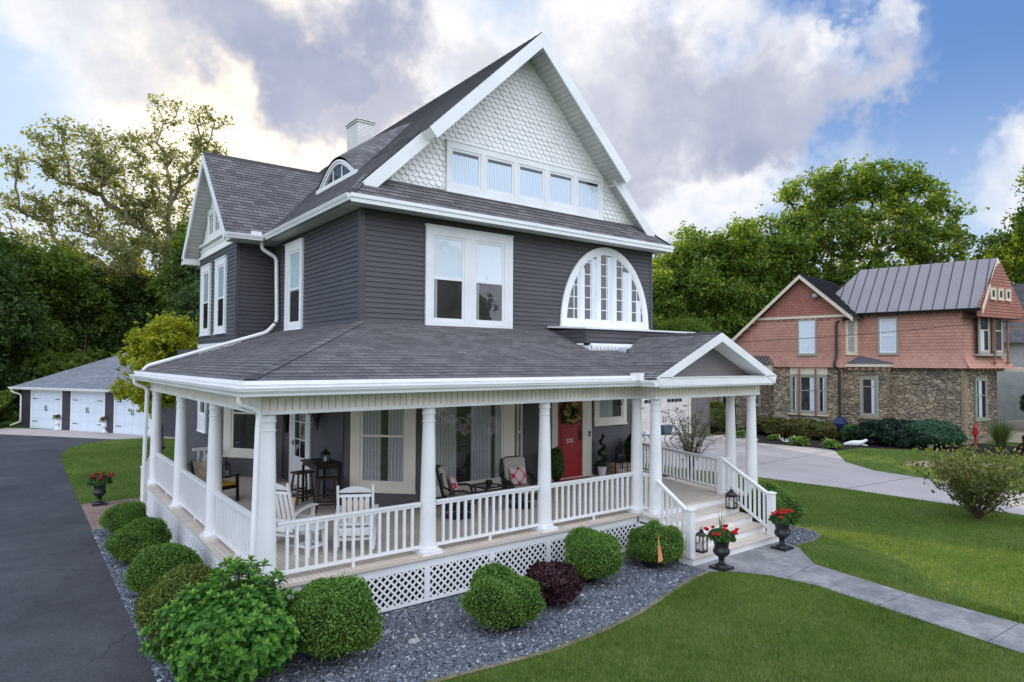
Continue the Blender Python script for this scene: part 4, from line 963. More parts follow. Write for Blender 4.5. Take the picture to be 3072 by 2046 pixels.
# roofs
mb=MB(); RZ1=9.45; EZ=6.74
def seam(mb,a,b,n_,w=.03,h=.05):
    pass
def metal(mb,e0,e1,t0,t1,sp=.52,mi=0,lift=.0,rib=.035):
    """quad roof plane from eave e0-e1 to top t0-t1 with standing seams"""
    e0,e1,t0,t1=map(Vector,(e0,e1,t0,t1)); mb.quad(e0,e1,t1,t0,mi,[(0,0)]*4)
    ed=(e1-e0).normalized(); Nn=ed.cross(t0-e0).normalized(); Nn=Nn if Nn.z>0 else -Nn
    up=(Nn.cross(ed)).normalized(); up=up if up.z>0 else -up
    H=(t0-e0).dot(up)
    xe0,xe1=0,(e1-e0).dot(ed); xt0,xt1=(t0-e0).dot(ed),(t1-e0).dot(ed)
    x=min(xe0,xt0)+sp*.5
    while x<max(xe1,xt1):
        lo,hi=0.,H
        if x<max(xe0,xt0) and xe0!=xt0:
            v=(x-xe0)/(xt0-xe0)*H
            if xt0>xe0: hi=min(hi,v)
            else: lo=max(lo,v)
        if x>min(xe1,xt1) and xe1!=xt1:
            v=(x-xe1)/(xt1-xe1)*H
            if xt1<xe1: hi=min(hi,v)
            else: lo=max(lo,v)
        if hi-lo>.05: mb.bar(e0+ed*x+up*lo+Nn*rib*.5,e0+ed*x+up*hi+Nn*rib*.5,.035,rib,up=Nn,mi=1)
        x+=sp
rt=2.15
eR=P(-.75,-.35,EZ); eL=P(5.0,-.35,EZ); tR=P(-1.1,rt,RZ1); tL=P(5.3,rt,RZ1)
metal(mb,eR,P(7.2,-.35,EZ),tR,tL)
metal(mb,P(-.75,2*rt+.35,EZ),P(7.2,2*rt+.35,EZ),tR,tL)
metal(mb,P(7.4,-.35,EZ),P(7.4,2*rt+.35,EZ),tL,tL+U*.01,sp=.6)
mb.build('roof',[M['metalroof'],M['dsp_brown']],nb)
mb=MB()
am=7.37; az=9.0
a0_,a1_=P(am,-1.65,az),P(am,4.0,az)
metal(mb,P(4.55,-1.6,6.45),P(4.55,2.6,6.45),a0_,a1_,sp=.3,rib=.05); metal(mb,P(12.0,-1.6,4.95),P(12.0,4,4.95),a0_,a1_,sp=.3)
mb.build('roof',[M['metalroof2'],M['black']],nb)
# bargeboards
mb=MB()
def barge(mb,a,b,h=.22,th=.05,off=NN,mi=0):
    a=Vector(a);b=Vector(b); mb.prism(Vector((0,0,0)),X,Y,Z,[],0,0) if 0 else None
    dn=Vector((0,0,-h)); vs=[a,b,b+dn,a+dn]; mb.add(vs+[v+off*th for v in vs],[(3,2,1,0),(4,5,6,7),(0,1,5,4),(1,2,6,5),(2,3,7,6),(3,0,4,7)],mi)
barge(mb,P(11.95,-1.62,4.97),P(am,-1.62,az-.01)); barge(mb,P(am,-1.62,az-.01),P(4.6,-1.62,6.47))
barge(mb,P(9.95,-1.26,6.68),P(4.75,-1.26,6.68),.14)
mb.build('bargeboard',M['creamtrim'],nb); mb=MB()
pf=Vector(tR); e0f=P(-.75,-.35,EZ)-U*.1
barge(mb,e0f+Vector((0,0,0)),tR-U*.02,.28,.05,FN); barge(mb,tR-U*.02,tR+vf*2.5-Z*2.75,.28,.05,FN)
mb.build('bargeboard',M['creamtrim'],nb)
# eave brackets
mb=MB()
BK=[(P(.15+k*.46,0,6.60),U,N,.12,.10,.34) for k in range(11)]+[(P(5.5+k*.40,-1.2,6.47),U,N,.12,.08,.1) for k in range(12)]+[(P(10.0+k*.42,-1.2,6.33-k*.345),U,N,.2,.14,.4) for k in range(5)]+[(c0+vf*(.1+k*.4)+Z*3.72,vf,FN,.1,.08,.45) for k in range(10)]
for c,u_,n_,w_,h_,d_ in BK: mb=MB(); mb.fbox(c,u_,Z,n_,0,w_,-.02,h_,0,d_); mb.build('bracket',M['copper'],nb)
mb=MB(); gutter(mb,P(4.75,-.36,0),P(-.8,-.36,0),EZ+.02); mb.build('gutter',M['black'],nb)
spout([P(5.0,-.55,6.65),P(5.0,-.7,6.5),P(5.55,-1.3,6.25),P(5.55,-1.3,4.5),P(5.62,-1.5,3.9),P(5.42,-1.28,3.6),P(5.42,-1.28,.2)],.13,'dsp_brown',nb)
# windows
def nwin(s0,z,w,h,off,lights=None,**k):   # s0 = far side
    return window(nb,P(s0,off,z),-U,N,w,h,lights or [(.10,w-.10)],case=.10,sash=.05,frame='sage',sashm=k.pop('sashm','white'),**k)
nwin(7.65,4.47,1.05,2.03,-1.22,split=.5,fill=[('blind','blindw',0,1,0,1)])
nwin(3.85,4.50,.98,2.0,-.02,split=.5,fill=[('curtain','curtain',0,1,0,1)])
window(nb,P(5.35,-1.2,4.5)+Vector((.948,-.317,0))*.3,Vector((.948,-.317,0)),Vector((-.317,-.948,0)),.8,2.0,[(.12,.63)],case=.1,sash=.05,frame='creamtrim',split=.5,fill=[('curtain','sheer',0,1,0,1)])
nwin(8.08,1.22,2.0,2.15,-1.25,lights=[(.10,.38),(.58,1.38),(1.58,1.92)],sashm='sage',split=.6,fill=[('curtain','curtain',.65,1,0,1)])
nwin(4.55,1.2,.92,2.1,-.79,lights=[(.12,.80)],sashm='sage',split=.78,fill=[('curtain','curtain',.68,.95,0,1)],room='roomw')
nwin(11.2,1.4,.9,1.9,-.1,sashm='sage',fill=[('curtain','curtain',.2,1,0,1)])
nwin(12.9,1.6,.9,1.7,-.1,sashm='sage')
window(nb,c0+vf*.95+FN*.02+Z*1.15,vf,FN,1.15,2.15,[(.12,1.03)],case=.1,sash=.05,frame='sage',split=.6,fill=[('curtain','curtain',.2,.6,0,1)])
window(nb,c0+vf*.95+FN*.22+Z*4.55,vf,FN,1.1,2.0,[(.12,.98)],case=.1,sash=.05,frame='sage',split=.6,fill=[('curtain','curtain',.0,.5,0,.6)],sashm='creamtrim')
window(nb,c0+vf*2.3+FN*.22+Z*4.55,vf,FN,1.1,2.0,[(.12,.98)],case=.1,sash=.05,frame='sage',split=.6,fill=[],room='roomw',sashm='creamtrim')
for k in range(3): window(nb,fo+vf*(1.25+k*.75)+Z*7.25+FN*.02,vf,FN,.5,.55,[(.1,.4)],case=.09,sash=.03,frame='creamtrim',sashm='sage')
mb=MB(); mb.fbox(c0+Z*4.42,vf,Z,FN,.8,3.6,0,.1,.1,.4)
mb.build('window_sill',M['sage'],nb)
mb=MB()
for t_ in(2.15,3.5): mb.lathe([(.05,0),(.09,.1),(.05,.2),(.06,.6),(.09,.66),(.05,.75),(.05,2.3)],tuple(c0+vf*t_+FN*.42+Z*4.0),10)
mb.build('turned_post',M['copper'],nb)
mb=MB()
for s_ in(7.55,6.65): mb.lathe([(.05,0),(.08,.08),(.045,.14),(.045,1.4),(.07,1.45),(.045,1.5),(.045,2.6)],tuple(P(s_,-1.36,1.12)),8)
mb.build('turned_post',M['copper'],nb)
mb=MB(); mb.fbox(P(8.1,-1.2,3.38),-U,Z,N,0,2.05,0,.42,0,.05); mb.fbox(P(8.1,-1.2,1.1),-U,Z,N,-.05,2.1,0,.12,0,.14); mb.build('window_panel',M['creamtrim'],nb)
mb=MB(); mb.fbox(P(4.65,-.78,1.06),-U,Z,N,0,1.1,0,.14,0,.1); mb.build('window_sill',M['quoin'],nb)
# bay canopy
mb=MB(); b0,b1,bt=P(5.5,-1.05,3.98),P(3.05,-1.05,3.98),P(4.75,-.02,4.45); mb.add([b0,b1,bt,P(3.05,0,4.05),P(5.5,0,4.05)],[(0,1,2),(1,3,2),(4,0,2)]); mb.build('canopy_roof',M['roof2'],nb)
mb=MB(); mb.fbox(P(5.5,-1.05,3.83),-U,Z,N,0,2.45,0,.15,-.9,0); mb.fbox(P(5.4,-.8,3.66),-U,Z,N,0,2.2,0,.16,-.6,.02); mb.build('canopy_cornice',M['creamtrim'],nb)
for k in range(7): mb=MB(); mb.fbox(P(5.25-k*.33,-.8,3.66),-U,Z,N,0,.12,0,.17,0,.12); mb.build('bracket',M['copper'],nb)
mb=MB(); metal(mb,P(9.0,-1.9,3.95),P(10.9,-1.9,3.95),P(9.35,-1.2,4.45),P(10.9,-1.2,4.45),sp=.2); mb.add([P(9.0,-1.9,3.95),P(9.35,-1.2,4.45),P(8.95,-1.2,3.95)],[(0,1,2)]); mb.build('canopy_roof',[M['metalroof2'],M['black']],nb)
mb=MB(); mb.fbox(P(9.05,-1.2,3.55),U,Z,N,0,1.8,0,.38,0,.55); mb.build('canopy_cornice',M['creamtrim'],nb)
mb=MB(); mb.lathe([(.0,0),(.14,.02),(.17,.12),(.1,.22),(0,.24)],tuple(P(6.6,-1.45,7.65)),14); mb.build('wall_lamp',M['galv'],nb)
# front porch at the right edge
mb=MB(); pb=cf+vf*.1; mb.fbox(pb,vf,Z,FN,0,9,0,.5,-3,2.2); mb.fbox(pb,vf,Z,FN,-.3,9,3.62,3.8,-3,2.4); mb.build('front_porch',M['creamtrim'],nb)
mb=MB(); mb.fbox(pb,vf,Z,FN,0,9,3.2,3.62,1.9,2.1); mb.build('porch_beam',M['copper'],nb)
mb=MB(); uvwall(mb,pb+vf*2.4+FN*1.6,pb+vf*3.2+FN*1.6,.5,3.2); uvwall(mb,pb+vf*3.2+FN*1.6,pb+vf*3.2+FN*1,.5,3.2); mb.build('porch_pier',M['stone'],nb)
mb=MB(); mb.lathe([(.11,0),(.11,2.6),(.16,2.7)],tuple(pb+vf*1.6+FN*1.6+Z*3.8),10); mb.bar(pb+FN*.2+Z*6.2,pb+vf*1.6+FN*1.6+Z*6.3,.1,.1); mb.bar(pb+FN*.2+Z*5.9,pb+vf*1.6+FN*1.6+Z*5.9,.05,.05); mb.build('balcony_post',M['copper'],nb)
# far grey house
fh=thing('far_house','pale vinyl-sided house with dark grey shingle roof at the right edge behind the stone house','house')
mb=MB(); wq=lambda p,q,z0,z1:mb.quad((*p,z0),(*q,z0),(*q,z1),(*p,z1),0,[(0,z0),(math.dist(p,q),z0),(math.dist(p,q),z1),(0,z1)])
wq((49.2,13),(49.2,-12),0,5.4); wq((62,13),(49.2,13),0,5.4); mb.build('wall',M['vinyl'],fh)
mb=MB(); rp(mb,(48.6,0,5.4),Y,(1,0,.62),[(-13,0),(13.6,0),(13.6,8.5),(-13,8.5)],.16); mb.build('roof',M['roof'],fh)
window(fh,(49.2,3.6,3.0),-Y,-X,1.2,2.4,[(.12,1.08)],case=.12,split=.5,frame='white')
# fence behind
fe=thing('garden_fence','black metal garden gate between the taupe garage and stone house','fence')
mb=MB()
for k in range(9): mb.box(27.9+k*.42,27.96+k*.42,13.4,13.46,0,1.7)
mb.bar((27.8,13.43,1.5),(31.5,13.43,1.5),.05,.08); mb.bar((27.8,13.43,.3),(31.5,13.43,.3),.05,.08); mb.build('fence_panel',M['black'],fe)
mb=MB(); mb.box(28.3,28.45,13.3,13.5,0,3.2);mb.box(30.2,30.35,13.3,13.5,0,3.2)
for k in range(5): mb.bar((28.0,13.4,2.2+k*.25),(30.6,13.4,2.2+k*.25),.04,.06)
mb.build('trellis',M['black'],fe)
# power line
mb=MB(); pts=[]
A_=Vector((27,15,5.1));B_=Vector((34.5,-3.4,6.55))
for k in range(21):
    t=k/20; p=A_*(1-t)+B_*t; p.z-=.35*4*t*(1-t); pts.append(p)
mb.tube(pts,.014,5); tag(mb.build('power_line',M['black']),'thin black service wire crossing in front of the coral shingles','wire')

# ================================================================ PORCH FURNITURE AND SMALL THINGS
# rocking chairs
def rocker(label):
    r_=thing('rocking_chair',label,'rocking chair')
    def part(n,fn,bev=.004): mb=MB(); fn(mb); return mb.build(n,M['rail'],r_,bevel=bev)
    def seat(m):
        for k in range(6): m.box(-.29,.29,-.25+k*.085,-.175+k*.085,.40-.004*k,.425-.004*k) if 0 else m.hexa([(-.29,-.26+k*.088,.385+.012*k),(.29,-.26+k*.088,.385+.012*k),(.29,-.18+k*.088,.395+.012*k),(-.29,-.18+k*.088,.395+.012*k),(-.29,-.26+k*.088,.41+.012*k),(.29,-.26+k*.088,.41+.012*k),(.29,-.18+k*.088,.42+.012*k),(-.29,-.18+k*.088,.42+.012*k)])
        m.box(-.29,.29,.26,.285,.38,.46); m.box(-.27,.27,-.285,-.26,.29,.395)
    part('seat',seat)
    bk=lambda x,z:Vector((x,-.24-(z-.42)*.30,z))
    for s in(-1,1):
        def post_(m): m.bar(bk(s*.285,.30),bk(s*.285,1.16),.05,.04,up=X)
        part('back_post',post_)
        part('leg',lambda m:m.bar((s*.30,.24,.09),(s*.30,.27,.66),.04,.06,up=X)); part('leg',lambda m:m.bar((s*.30,-.22,.10),(s*.30,-.20,.42),.04,.06,up=X))
        def arm(m):
            pts=[(-.30,.60,.05),(-.1,.655,.07),(.15,.675,.10),(.30,.665,.12),(.36,.655,.09)]
            for (y0,z0_,w0),(y1,z1_,w1) in zip(pts[:-1],pts[1:]): m.bar((s*.31,y0,z0_),(s*.31,y1,z1_),w0,.025,w2=w1,h2=.025)
        part('armrest',arm,0)
        def runner(m):
            pts=[]
            for k in range(11): y=-.50+k*.095; pts.append(Vector((s*.30,y,.035+.42*(y-.02)**2)))
            for a,b in zip(pts[:-1],pts[1:]): m.bar(a,b,.035,.06)
        part('rocker',runner,0)
    def slats(m):
        for k in range(5): m.bar(bk(-.19+k*.095,.50),bk(-.19+k*.095,.98),.065,.018,up=X)
    for k in range(5): part('back_slat',lambda m:m.bar(bk(-.19+k*.095,.50),bk(-.19+k*.095,.98),.018,.068,up=X))
    def top(m):
        m.bar(bk(-.26,.985),bk(.26,.985),.02,.045); 
        for k in range(10):
            x0_=-.26+k*.052; h=lambda x:1.05+.10*(1-(x/.30)**2)
            a,b=bk(x0_,1.04),bk(x0_+.052,1.04);c,d=bk(x0_+.052,h(x0_+.052)),bk(x0_,h(x0_)); n=Vector((0,.02,0)); m.add([a,b,c,d,a+n,b+n,c+n,d+n],[(3,2,1,0),(4,5,6,7),(0,1,5,4),(2,3,7,6)])
    part('top_rail',top,0); part('lower_rail',lambda m:m.bar(bk(-.26,.48),bk(.26,.48),.02,.05))
    part('stretcher',lambda m:m.bar((-.28,.25,.20),(.28,.25,.20),.03,.05)); part('stretcher',lambda m:m.bar((-.28,-.21,.22),(.28,-.21,.22),.03,.05))
    return r_
rc1=rocker('white slatted rocking chair turned sideways beside the corner column'); rc1.location=(.95,1.85,Z0); rc1.rotation_euler=(0,0,R(-54))
rc2=dup(rc1,(1.80,.92,Z0),R(-27),'white slatted rocking chair seen from behind in front of the bar stools')
for r_ in(rc1,rc2): r_['group']='white rocking chairs on the porch'
def pillow(w,h,t,m,name,label,cat,loc,rot,group=None):
    n=10; mb=MB(); vs=[];uv=[]
    for sgn in(1,-1):
        for i in range(n+1):
            for j in range(n+1):
                u=-1+2*i/n;v=-1+2*j/n; k=(1-u**4)*(1-v**4); pinch=1-.07*(abs(u*v))**1.5*-1 if 0 else 1
                x=u*w/2*(1-.06*(1-v*v)); z=v*h/2*(1-.06*(1-u*u)); vs.append((x,sgn*t/2*k**.5,z)); uv.append((x,z))
    N1=(n+1)**2; fs=[]
    for i in range(n):
        for j in range(n):
            a=i*(n+1)+j; fs.append((a,a+n+1,a+n+2,a+1)); fs.append((N1+a,N1+a+1,N1+a+n+2,N1+a+n+1))
    mb.add(vs,fs,0,uv); o=mb.build(name,M[m],None,smooth=True); o.location=loc; o.rotation_euler=rot; return tag(o,label,cat,group)
def onchair(c,lx,ly,lz): 
    a=c.rotation_euler.z; return (c.location.x+lx*math.cos(a)-ly*math.sin(a),c.location.y+lx*math.sin(a)+ly*math.cos(a),c.location.z+lz)
pillow(.42,.40,.13,'plaid','throw_pillow','orange plaid pillow on the sideways rocking chair','pillow',onchair(rc1,0,-.17,.66),(R(-16),0,R(-54)),'orange plaid pillows')
pillow(.44,.42,.13,'plaid','throw_pillow','orange plaid pillow behind the slats of the rocking chair seen from behind','pillow',onchair(rc2,0,-.17,.66),(R(-16),0,R(-27)),'orange plaid pillows')
# round white slatted side table
t_=thing('side_table','round white slatted side table between the rocking chairs','table',(1.05,1.10,Z0),R(20))
mb=MB()
for k in range(7):
    y0_=-.27+k*.078; h_=math.sqrt(max(.01,.275**2-(y0_+.035)**2)); mb.prism((0,0,.44),X,Y,Z,[(-h_*.97,y0_),(h_*.97,y0_),(h_,y0_+.035),(h_*.97,y0_+.07),(-h_*.97,y0_+.07),(-h_,y0_+.035)],0,.025)
mb.build('tabletop',M['rail'],t_)
for a in range(4):
    c,s=math.cos(R(45+90*a)),math.sin(R(45+90*a)); mb=MB(); mb.bar((c*.24,s*.24,0),(c*.20,s*.20,.44),.045,.045); mb.build('leg',M['rail'],t_)
mb=MB(); mb.lathe([(.20,.36),(.20,.44)],n=4) ; 
for a in range(4):
    c,s=math.cos(R(45+90*a)),math.sin(R(45+90*a)); c2,s2=math.cos(R(135+90*a)),math.sin(R(135+90*a)); mb.bar((c*.225,s*.225,.15),(c2*.225,s2*.225,.15),.03,.04)
mb.build('stretcher',M['rail'],t_)
# bar table and stools
def stool(label,loc,rz,h=.72):
    s=thing('bar_stool',label,'bar stool',loc,rz,'dark wooden bar stools')
    mb=MB(); mb.box(-.22,.22,-.16,.16,h-.04,h); mb.build('seat',M['darkwood'],s,bevel=.01)
    for x in(-1,1):
        for y in(-1,1): mb=MB(); mb.bar((x*.22,y*.17,0),(x*.15,y*.10,h-.04),.04,.04); mb.build('leg',M['darkwood'],s)
    mb=MB()
    for z_,k in((.16,.205),(.30,.19)):
        mb.bar((-k,-.155,z_),(k,-.155,z_),.025,.035); mb.bar((-k,.155,z_),(k,.155,z_),.025,.035)
    for x in(-1,1): mb.bar((x*.2,-.15,.22),(x*.2,.15,.22),.025,.035)
    mb.build('stretcher',M['darkwood'],s); return s
stool('dark brown saddle stool left of the tall black table by the glazed side door',(2.30,5.05,Z0),R(10)); stool('dark brown saddle stool on the near side of the tall black table',(2.45,3.98,Z0),R(-20))
bt=thing('bar_table','tall espresso wooden table against the dark siding between two stools','table',(2.62,4.75,Z0),R(0))
mb=MB(); mb.box(-.30,.30,-.50,.50,.92,.96); mb.box(-.26,.26,-.46,.46,.84,.92); mb.build('tabletop',M['espresso'],bt,bevel=.004)
for x in(-.25,.25):
    for y in(-.44,.44): mb=MB(); mb.box(x-.025,x+.025,y-.025,y+.025,0,.84); mb.build('leg',M['espresso'],bt)
for x in(-.25,.25): mb=MB(); mb.bar((x,-.44,.25),(x,.44,.25),.03,.04); mb.build('stretcher',M['espresso'],bt)
def lantern(label,loc,w=.2,h=.42,rz=0,group='black candle lanterns',arch=True,open_=False):
    l_=thing('lantern',label,'lantern',loc,rz,group); a=w/2; mb=MB(); mb.box(-a,a,-a,a,0,.03)
    for x in(-1,1):
        for y in(-1,1): mb.box(x*a-.012*(x>0)*1-.0,x*a+.012*(x<0)+.0,y*a-.012*(y>0),y*a+.012*(y<0),.03,h*.70) if 0 else mb.box(x*(a-.012)-.010,x*(a-.012)+.010,y*(a-.012)-.010,y*(a-.012)+.010,.03,h*.70)
    mb.box(-a,a,-a,a,h*.68,h*.70); mb.box(-a,a,-a+.001,-a+.016,h*.58,h*.68) if arch else None; mb.box(-a,-a+.015,-a+.02,a-.02,h*.58,h*.68) if arch else None
    mb.lathe([(a*1.42,h*.70),(a*.75,h*.82),(a*.5,h*.84),(a*.5,h*.89),(a*.62,h*.90),(a*.25,h*.95)],n=4 if not open_ else 8); 
    mb.build('frame',M['black'],l_)
    ring=[(a*.4*math.cos(t),0,h*.98+a*.4*math.sin(t)) for t in [math.pi*2*k/12 for k in range(13)]]
    mb=MB(); mb.tube(ring,.006,5,cap=False); mb.build('handle',M['black'],l_)
    mb=MB(); mb.lathe([(w*.24,.031),(w*.24,.031+h*.33),(w*.05,.031+h*.325),(.004,h*.40)],n=14); mb.build('candle',M['candle'],l_,smooth=True)
    mb=MB(); 
    for x in(-1,1): mb.quad((x*(a-.012),-a+.02,.03),(x*(a-.012),a-.02,.03),(x*(a-.012),a-.02,h*.68),(x*(a-.012),-a+.02,h*.68))
    mb.quad((-a+.02,-a+.012,.03),(a-.02,-a+.012,.03),(a-.02,-a+.012,h*.68),(-a+.02,-a+.012,h*.68)); mb.build('pane',M['glass'],l_); return l_
lantern('black wire candle lantern on the tall espresso table',(2.62,4.5,Z0+.961),.17,.30,open_=True)
lantern('black arched candle lantern on the second-highest front step',(10.42,-.62,.635),.21,.46,R(12))
lantern('rust brown open candle lantern on the lowest step behind the left urn',(8.30,-1.36,.16),.19,.48,R(8),arch=False)
lantern('large black lantern with white candle standing before the wooden crate',(10.62,3.05,Z0),.26,.66,R(8),arch=False)
lantern('black house-roofed lantern with candle on top of the wooden crate',(11.12,3.55,Z0+.33),.22,.58,R(8),arch=False)
lantern('thin black lantern on the porch floor below the far left window',(1.75,9.5,Z0),.16,.5,R(20),arch=False)
# wicker chairs
def wicker(label,loc,rz):
    w_=thing('wicker_chair',label,'armchair',loc,rz,'black wicker swivel chairs')
    mb=MB(); mb.lathe([(.30,0),(.31,.02),(.29,.04),(.06,.05),(.06,.16)],n=24); mb.build('swivel_base',M['black'],w_,smooth=True)
    mb=MB(); mb.box(-.31,.31,-.28,.30,.18,.32); mb.build('frame',M['blackm'],w_,bevel=.02)
    for s in(-1,1):
        mb=MB(); pts=[(s*.33,-.34,.95),(s*.35,-.30,.68),(s*.37,-.12,.60),(s*.38,.14,.60),(s*.37,.31,.54),(s*.34,.34,.40),(s*.33,.31,.2)]
        for dx in(-.03,0,.03): mb.tube([(p[0]+dx,p[1],p[2]) for p in pts],.022,6)
        for k in range(9):
            y=-.26+k*.066; 
            mb.bar((s*.345,y,.22),(s*.365,min(.32,y+.16),.58),.008,.012,up=X); mb.bar((s*.35,y+.12 if y+.12<.33 else .33,.22),(s*.37,max(-.26,y-.04),.58),.008,.012,up=X)
        mb.build('armrest',M['blackm'],w_,smooth=True)
    mb=MB()
    for k in range(15):
        x=-.30+k*.043; mb.bar((x,-.27,.3),(x*.97,-.44,1.0),.03,.03,up=X)
    mb.tube([(-.31,-.43,.98),(-.15,-.47,1.03),(.15,-.47,1.03),(.31,-.43,.98)],.03,8); mb.build('backrest',M['blackm'],w_)
    mb=MB(); mb.box(-.27,.27,-.25,.31,.325,.45); mb.build('seat_cushion',M['cushion'],w_,smooth=False,bevel=.045)
    mb=MB(); mb.box(-.27,.27,-.06,.06,-.30,.30); b=mb.build('back_cushion',M['cushion'],w_,bevel=.05); b.location=(0,-.30,.76); b.rotation_euler=(R(14),0,0)
    return w_
w1=wicker('black wicker armchair angled to the right with beige cushions, left of the glass table',(4.48,1.85,Z0),R(-125+90)); w1.rotation_euler.z=R(-118)
w1.rotation_euler.z=R(-128); w2=wicker('black wicker armchair facing the lawn with beige cushions, right of the glass table',(6.12,1.85,Z0),R(170))
pillow(.40,.40,.12,'ogee','throw_pillow','red and white patterned pillow on the left wicker chair','pillow',onchair(w1,.0,-.10,.66),(R(20),0,w1.rotation_euler.z),'red and white patterned pillows')
pillow(.40,.40,.12,'ogee','throw_pillow','red and white patterned pillow on the right wicker chair','pillow',onchair(w2,.0,-.13,.66),(R(16),0,w2.rotation_euler.z),'red and white patterned pillows')
gt=thing('glass_side_table','small black wicker table with glass top between the wicker chairs','table',(5.32,2.05,Z0),R(8))
mb=MB(); 
for a,b in(((-.26,-.26),(.26,-.26)),((.26,-.26),(.26,.26)),((.26,.26),(-.26,.26)),((-.26,.26),(-.26,-.26))): mb.tube([(*a,.52),(*b,.52)],.02,6)
mb.build('rim',M['blackm'],gt,smooth=True)
mb=MB(); mb.box(-.25,.25,-.25,.25,.515,.523); mb.build('tabletop',M['tglass'],gt)
for x in(-1,1):
    for y in(-1,1): mb=MB(); mb.tube([(x*.25,y*.25,.52),(x*.20,y*.20,.25),(x*.25,y*.25,0)],.018,6); mb.build('leg',M['blackm'],gt)
mb=MB(); mb.lathe([(.05,0),(.075,.05),(.08,.11),(.07,.115),(.02,.12)],n=14); o=mb.build('candle_pot',M['black'],None,smooth=True); o.location=(5.36,2.02,Z0+.524); tag(o,'small black pot on the glass side table','pot')
# lounge armchair seen between the left columns
ac=thing('wooden_armchair','dark wooden armchair with woven back and yellow seat cushion between the left columns','armchair',(.78,6.35,Z0),R(-70))
for s in(-1,1):
    mb=MB(); mb.bar((s*.32,.32,0),(s*.32,.30,.60),.05,.06,up=X); mb.build('leg',M['espresso'],ac); mb=MB(); mb.bar((s*.32,-.30,0),(s*.32,-.42,.95),.05,.06,up=X); mb.build('leg',M['espresso'],ac)
    mb=MB(); mb.bar((s*.32,-.36,.58),(s*.32,.34,.61),.07,.035); mb.build('armrest',M['espresso'],ac)
mb=MB(); mb.box(-.32,.32,-.30,.32,.30,.36); mb.build('frame',M['espresso'],ac)
mb=MB(); mb.hexa([(-.30,-.32,.40),(.30,-.32,.40),(.30,-.30,.40),(-.30,-.30,.40),(-.30,-.43,.95),(.30,-.43,.95),(.30,-.41,.95),(-.30,-.41,.95)]); mb.build('backrest',M['crate'],ac)
mb=MB(); mb.box(-.28,.28,-.26,.30,.365,.44); mb.build('seat_cushion',M['yellow'],ac,bevel=.03)
pillow(.45,.32,.12,'cushion','throw_pillow','pale green and white pillow on the woven armchair','pillow',onchair(ac,0,-.22,.88),(R(10),0,ac.rotation_euler.z))
# covered grill silhouette in corner by side door
mb=MB(); mb.lathe([(.20,0),(.21,.55),(.17,.78),(.10,.88),(.03,.92),(.03,.98),(.0,.99)],n=16); o=mb.build('covered_stand',M['black'],None,smooth=True); o.location=(2.45,8.15,Z0); tag(o,'tall black covered stand in the corner left of the glazed side door','cover')
# wall planters
wp=thing('wall_planter','dark cone wall basket of small white flowers right of the glazed side door','planter',(2.93,5.62,2.35),0)
mb=MB(); mb.lathe([(.02,0),(.06,.2),(.11,.5)],(-.10,0,0),12); mb.build('basket',M['black'],wp,smooth=True)
mb=MB(); mb.tube([(-.12,-.05,-.05),(-.12,-.05,.6)],.006,5); mb.build('tassel',M['sheer'],wp)
wb=thing('wall_bracket','dark V-shaped wall hanging left of the glazed side door','wall hanging',(2.93,8.05,2.1),0)
mb=MB(); mb.bar((-.03,-.02,0),(-.03,-.22,.85),.03,.09,up=X); mb.bar((-.03,.0,0),(-.03,.2,.85),.03,.06,up=X); mb.build('frame',M['espresso'],wb)
# door mat, crate
mb=MB(); mb.box(8.75,10.0,3.2,3.75,Z0+.001,Z0+.02); tag(mb.build('doormat',M['reddoor']),'dark red doormat in front of the red door','doormat')
cr=thing('wooden_crate','rough wooden crate by the wall right of the spiral topiary','crate',(11.0,3.55,Z0),R(5))
for z_ in(.02,.12,.22):
    mb=MB(); mb.box(-.33,.33,-.20,-.18,z_,z_+.08); mb.box(-.33,.33,.18,.20,z_,z_+.08); mb.box(-.33,-.31,-.18,.18,z_,z_+.08); mb.box(.31,.33,-.18,.18,z_,z_+.08); mb.build('slat',M['crate'],cr)
mb=MB(); mb.box(-.31,.31,-.18,.18,.30,.32); mb.build('top_board',M['crate'],cr)
dl=thing('hanging_lantern','black geometric hanging lantern below the porch ceiling by the small window','lantern',(8.99,1.6,2.98),0)
mb=MB(); 
for k in range(4):
    a=R(45+90*k);b=R(135+90*k); p=lambda t,r_,z_:(r_*math.cos(t),r_*math.sin(t),z_)
    mb.bar(p(a,.14,.24),p(b,.14,.24),.015,.015); mb.bar(p(a,.09,0),p(b,.09,0),.015,.015); mb.bar(p(a,.14,.24),p(a,.09,0),.012,.012); mb.bar(p(a,.14,.24),p(b,.09,0),.008,.008); mb.bar(p(a,.14,.24),(0,0,.34),.012,.012)
mb.tube([(0,0,.34),(0,0,.36)],.03,8); mb.build('frame',M['black'],dl)
